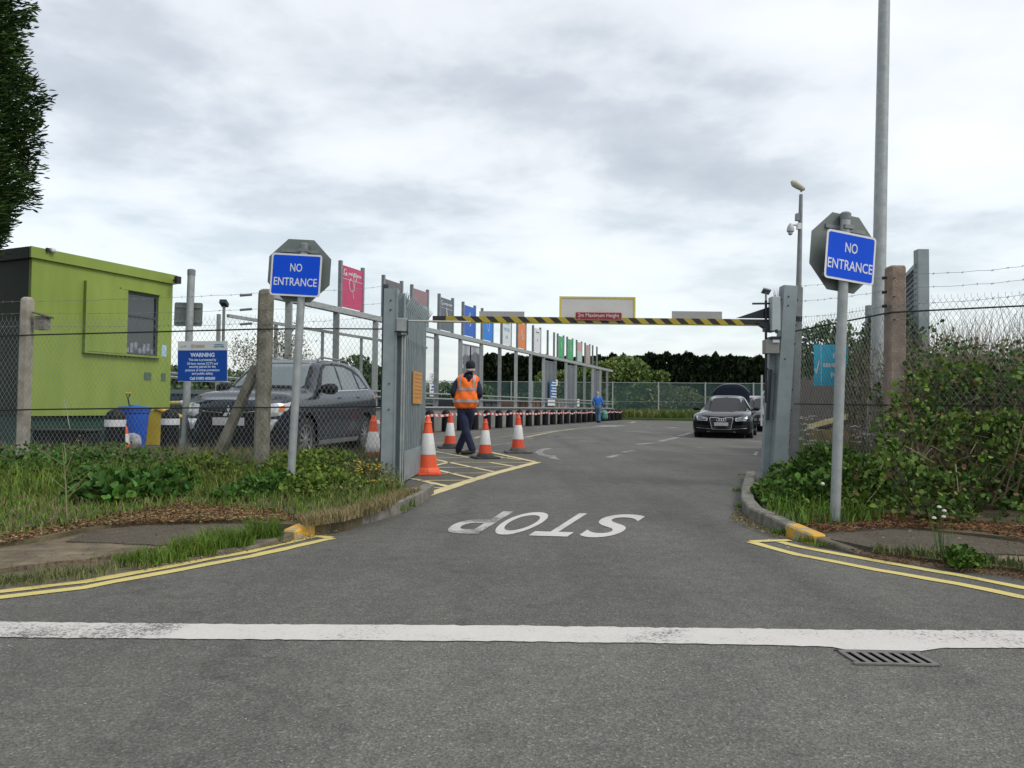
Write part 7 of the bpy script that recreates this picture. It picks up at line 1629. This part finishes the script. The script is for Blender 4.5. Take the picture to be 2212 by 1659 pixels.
# ---- right side: bramble thicket, verge weeds, tall grass, cow parsley, dead stems
BR = []
r_ = random.Random(31)
def addb(x, y, z, rx, ry, rz): BR.append((x, y, z, rx, ry, rz))
for k in range(17): x = 3.15+k*.31; addb(x, 6.35-.035*k+r_.uniform(-.1, .1), .25, .38, .45, r_.uniform(.28, .42))
for k in range(15): x = 3.65+k*.33; addb(x, 6.75-.04*k+r_.uniform(-.08, .08), .58, .36, .42, r_.uniform(.32, .45))
for k in range(14): x = 3.95+k*.34; addb(x, 7.0-.03*k+r_.uniform(-.05, .1), .95+.02*k, .34, .4, r_.uniform(.3, .42))
for k in range(7): x = 4.1+k*.66; addb(x, 7.7+r_.uniform(-.1, .15), 1.12+.03*k+r_.uniform(-.1, .1), .30, .35, r_.uniform(.26, .36))
for x, z in ((4.35, 1.45), (4.6, 1.35), (4.85, 1.42), (4.15, 1.25), (5.3, 1.3)): addb(x, 7.5, z, .28, .35, .28)
bt_ = thing('bramble_thicket', 'dense dark bramble thicket spilling over the right fence', 'bramble', (5, 6.6, 0))
B_ = [(b[0]-5, b[1]-6.6, b[2], b[3], b[4], b[5]) for b in BR]
foliage('leaves', B_, 30000, (.025, .062), m_bramble, bt_, asp=.75, inner=.55, up=.15, dirmix=.6, fold=.35, cl=.42, cs=3.2, ca=.20)
foliage('broad_leaves', [b for b in B_ if b[2] < 1.1], 13000, (.028, .068), mat('bramble_light', (.055, .12, .016), .65, c2=(.13, .20, .03), spec=.3, vs=2, island=.5), bt_, asp=.95, inner=.86, up=.1, dirmix=.55, fold=.4, cl=.62, cs=3.2, ca=.22)
foliage('dead_leaves', B_, 1500, (.03, .07), mat('bramble_dead', (.12, .06, .03), .8, c2=(.17, .14, .03), vs=2, island=.4), bt_, asp=.6, inner=.8)
mb = MB()
for k in range(230):
    b = B_[r_.randrange(len(B_))]; a = r_.uniform(0, 6.28); p0 = Vector((b[0], b[1]+.1, r_.uniform(0, .4))); p2 = Vector((b[0]+math.cos(a)*b[3]*1.2, b[1]-abs(math.sin(a))*b[4]*1.05, b[2]+r_.uniform(-.3, 1)*b[5])); mb.tube([p0, (p0+p2)/2+Vector((0, 0, .25)), p2], [.006, .005, .003], 4, False)
for k in range(26): x = r_.uniform(-.9, 2.8); mb.tube([(x, r_.uniform(-.75, -.3), .2), (x+r_.uniform(-.1, .1), -.75, .9), (x+r_.uniform(-.35, .35), -.65, 1.45+r_.uniform(-.2, .35))], [.005, .004, .002], 4, False)
mb.build('canes', m_twig, bt_)
# twiggy dead stems and pale scrub above, behind the fence
sb = thing('dead_scrub', 'tangle of pale dry stems above the brambles behind the right fence', 'scrub', (6, 8.6, 0)); mb = MB()
for k in range(2600):
    x = -1.5+r_.random()*5.2; y = r_.uniform(-.9, 1.5); h = (1.62+.16*(x+1.5)+r_.uniform(-.75, .42)); ln = r_.uniform(-.5, .5); mb.tube([(x, y, .4), (x+ln*.3, y, h*.7), (x+ln, y+r_.uniform(-.2, .2), h)], [.0045, .0035, .0015], 3, False)
mb.build('stems', m_twig, sb)
B = [(-1.35+.42*k, -.1+r_.uniform(-.4, .4), 1.12+.055*k+r_.uniform(-.1, .1), .5, .65, .62) for k in range(13)]
foliage('leaves', B, 13000, (.02, .05), mat('pale_scrub', (.085, .10, .035), .75, c2=(.17, .155, .07), vs=1, island=.45), sb, inner=.35)
tagst(blades('dry_reeds', [(4.35, 7.75), (5.2, 7.5), (8.5, 7.0), (9.5, 11), (5.4, 10.5)], 9000, (1.25, 2.05), mat('straw', (.20, .165, .10), .85, c2=(.33, .28, .19), vs=2, island=.35), w=(.004, .009), bend=(.05, .45), z=.05))
# scrub behind fence under the tall column and beyond
bush('bush', [blob(1868, 840, 10.8, .2, .6, .65), blob(1925, 800, 10.5, .35, .6, .9), blob(1905, 740, 10.8, .25, .5, .45)], 5200, (.035, .08), mat('ivy_leaf', (.04, .08, .02), .6, c2=(.09, .12, .04), vs=2, island=.45), 'leafy ivy covered shrub behind the tall galvanised column')
bush('bush', [blob(1742, 790, 30, 1.6, 1, .9), blob(1770, 770, 30, 1.5, 1, 1.3), blob(1800, 760, 30, 1.2, 1, 1.3)], 3000, (.1, .22), m_bushd, 'distant green trees just right of the right gate post')
vz = [g2(1648, 1040, .1), g2(1645, 1085, .1), g2(1665, 1112, .1), g2(1720, 1130, .1), g2(1800, 1130, .1), g2(1900, 1120, .1), (3.9, 7.2), (3.3, 9.0)]
tagst(blades('grass', vz, 2600, (.05, .20), m_grass, z=.08)); 
clump('nettle_patch', [blob(1680, 1070, 7.3, .25, .4, .16), blob(1740, 1075, 6.8, .3, .35, .2), blob(1710, 1095, 6.6, .25, .3, .12), blob(1800, 1070, 6.7, .3, .35, .24), blob(1850, 1050, 6.9, .3, .35, .3), blob(1790, 1020, 7.6, .35, .35, .3), blob(1730, 1035, 8.0, .35, .35, .22)], 7200, (.03, .075), mat('verge_weed', (.036, .095, .014), .7, c2=(.08, .155, .022), spec=.25, vs=3, island=.45), 'green weeds at the foot of the right sign pole and gate post', 'weeds', stems=70)
zb = [(3.55, 9.3), (4.2, 7.8), (6.0, 8.0), (8, 12), (6.5, 15.5), (4.7, 12.2)]
tagst(blades('grass', zb, 17000, (.15, .55), m_grass, w=(.006, .014), z=.08)); tagst(blades('dry_grass', zb, 3500, (.3, .8), m_grassy, w=(.003, .006), z=.08))
cpz = thing('cow_parsley', 'white flowering cow parsley in the long grass behind the right fence', 'wild flowers', (4.4, 9.6, 0)); mb = MB(); mf = MB()
for k in range(60):
    x, y = r_.uniform(-.7, .9), r_.uniform(-1, 1.2); h = r_.uniform(.45, .85); mb.tube([(x, y, 0), (x+.03, y, h)], [.004, .002], 4)
    for _ in range(9): mf.lathe([(.003, 0), (.013, .002), (.003, .005)], (x+.03+r_.uniform(-.06, .06), y+r_.uniform(-.06, .06), h+r_.uniform(0, .02)), 5)
mb.build('stems', m_nettle, cpz); mf.build('flower_heads', m_flww, cpz)
q = gnd(2078, 1215, .05); clump('nettle_patch', [(q.x, q.y, .08, .10, .08, .07), (q.x+.07, q.y-.02, .06, .07, .06, .05)], 420, (.02, .045), MATS['verge_weed'], 'leafy green weed growing on the right pavement', 'weeds', stems=10)
q = gnd(2035, 1195, .05); sw_ = thing('seedling_stalks', 'thin stemmed weed with small white heads on the right pavement', 'weed', q); mb = MB()
for k in range(9): a = r_.uniform(-.09, .09); h = r_.uniform(.12, .3); mb.tube([(a*.3, 0, 0), (a, r_.uniform(-.04, .04), h)], [.003, .0015], 4)
mb.build('stems', m_nettle, sw_); mb = MB()
for k in range(4): mb.lathe([(.004, 0), (.014, .006), (.012, .014), (.002, .018)], (r_.uniform(-.09, .05), 0, r_.uniform(.2, .3)), 8)
mb.build('flower_heads', m_flww, sw_)
q = at(1777, 1048, 6.2); dn = thing('dandelion_clock', 'single round white dandelion clock in the right verge', 'flower', (q.x, q.y, .05)); mb = MB(); mb.tube([(0, 0, 0), (0, 0, q.z-.05)], .002, 4); mb.build('stem', m_nettle, dn); MB().lathe([(.003, -.016), (.014, -.009), (.017, 0), (.014, .009), (.003, .016)], (0, 0, q.z-.04), 10).build('clock', m_flww, dn, True)
litter('litter_paper', [g2(1650, 1165), g2(1740, 1185), g2(1700, 1190), g2(1640, 1172)], 9, m_cwhite, z=.004, s=(.012, .028), asp=.5)
tagst(blades('pavement_weeds', PAVL[:8]+[g2(0, 1225, .05), g2(250, 1200, .05), g2(500, 1160, .05)], 900, (.01, .05), m_grassm, z=.045, w=(.003, .006)))
litter('dry_litter', PAVL, 2600, m_litter, z=.055, s=(.006, .022)); litter('dry_litter', PAVR, 2200, m_litter, z=.055, s=(.006, .022)); litter('dry_litter', PAVR, 900, m_grassy, z=.06, s=(.006, .03))
tagst(blades('grass', [g2(1880, 1196, .03), g2(2212, 1240, .03), g2(2450, 1262, .03), g2(2450, 1250, .03), g2(2212, 1222, .03), g2(1900, 1188, .03)], 1200, (.02, .09), m_grassm, z=.04, clump=.05))
n_ = 420; xy = np.column_stack([-4+8*rng.random(n_), 1.9+5*rng.random(n_)**1.5]); mb = MB()
for x, y in xy: r0 = random.uniform(.0015, .0045); mb.lathe([(r0*.5, 0), (r0, r0*.3), (r0*.7, r0*.8), (r0*.2, r0)], (x, y, .001), 5)
tagst(mb.build('grit', mat('pale_grit', (.25, .24, .22), .9, island=.5)))
# grass bank in front of the far fence
bz = [(-2, 58.2), (8, 58.0), (14, 56.0), (20, 55.0), (32, 54.2), (32, 57), (20, 59), (6, 61.5), (-2, 62)]
tagst(blades('grass', bz, 16000, (.30, .85), mat('bank_blades', (.07, .13, .02), .8, c2=(.14, .17, .04), vs=.5, island=.4), w=(.05, .1), z=.2)); tagst(blades('dry_grass', bz, 3500, (.3, .8), m_grassm, w=(.05, .09), z=.2))
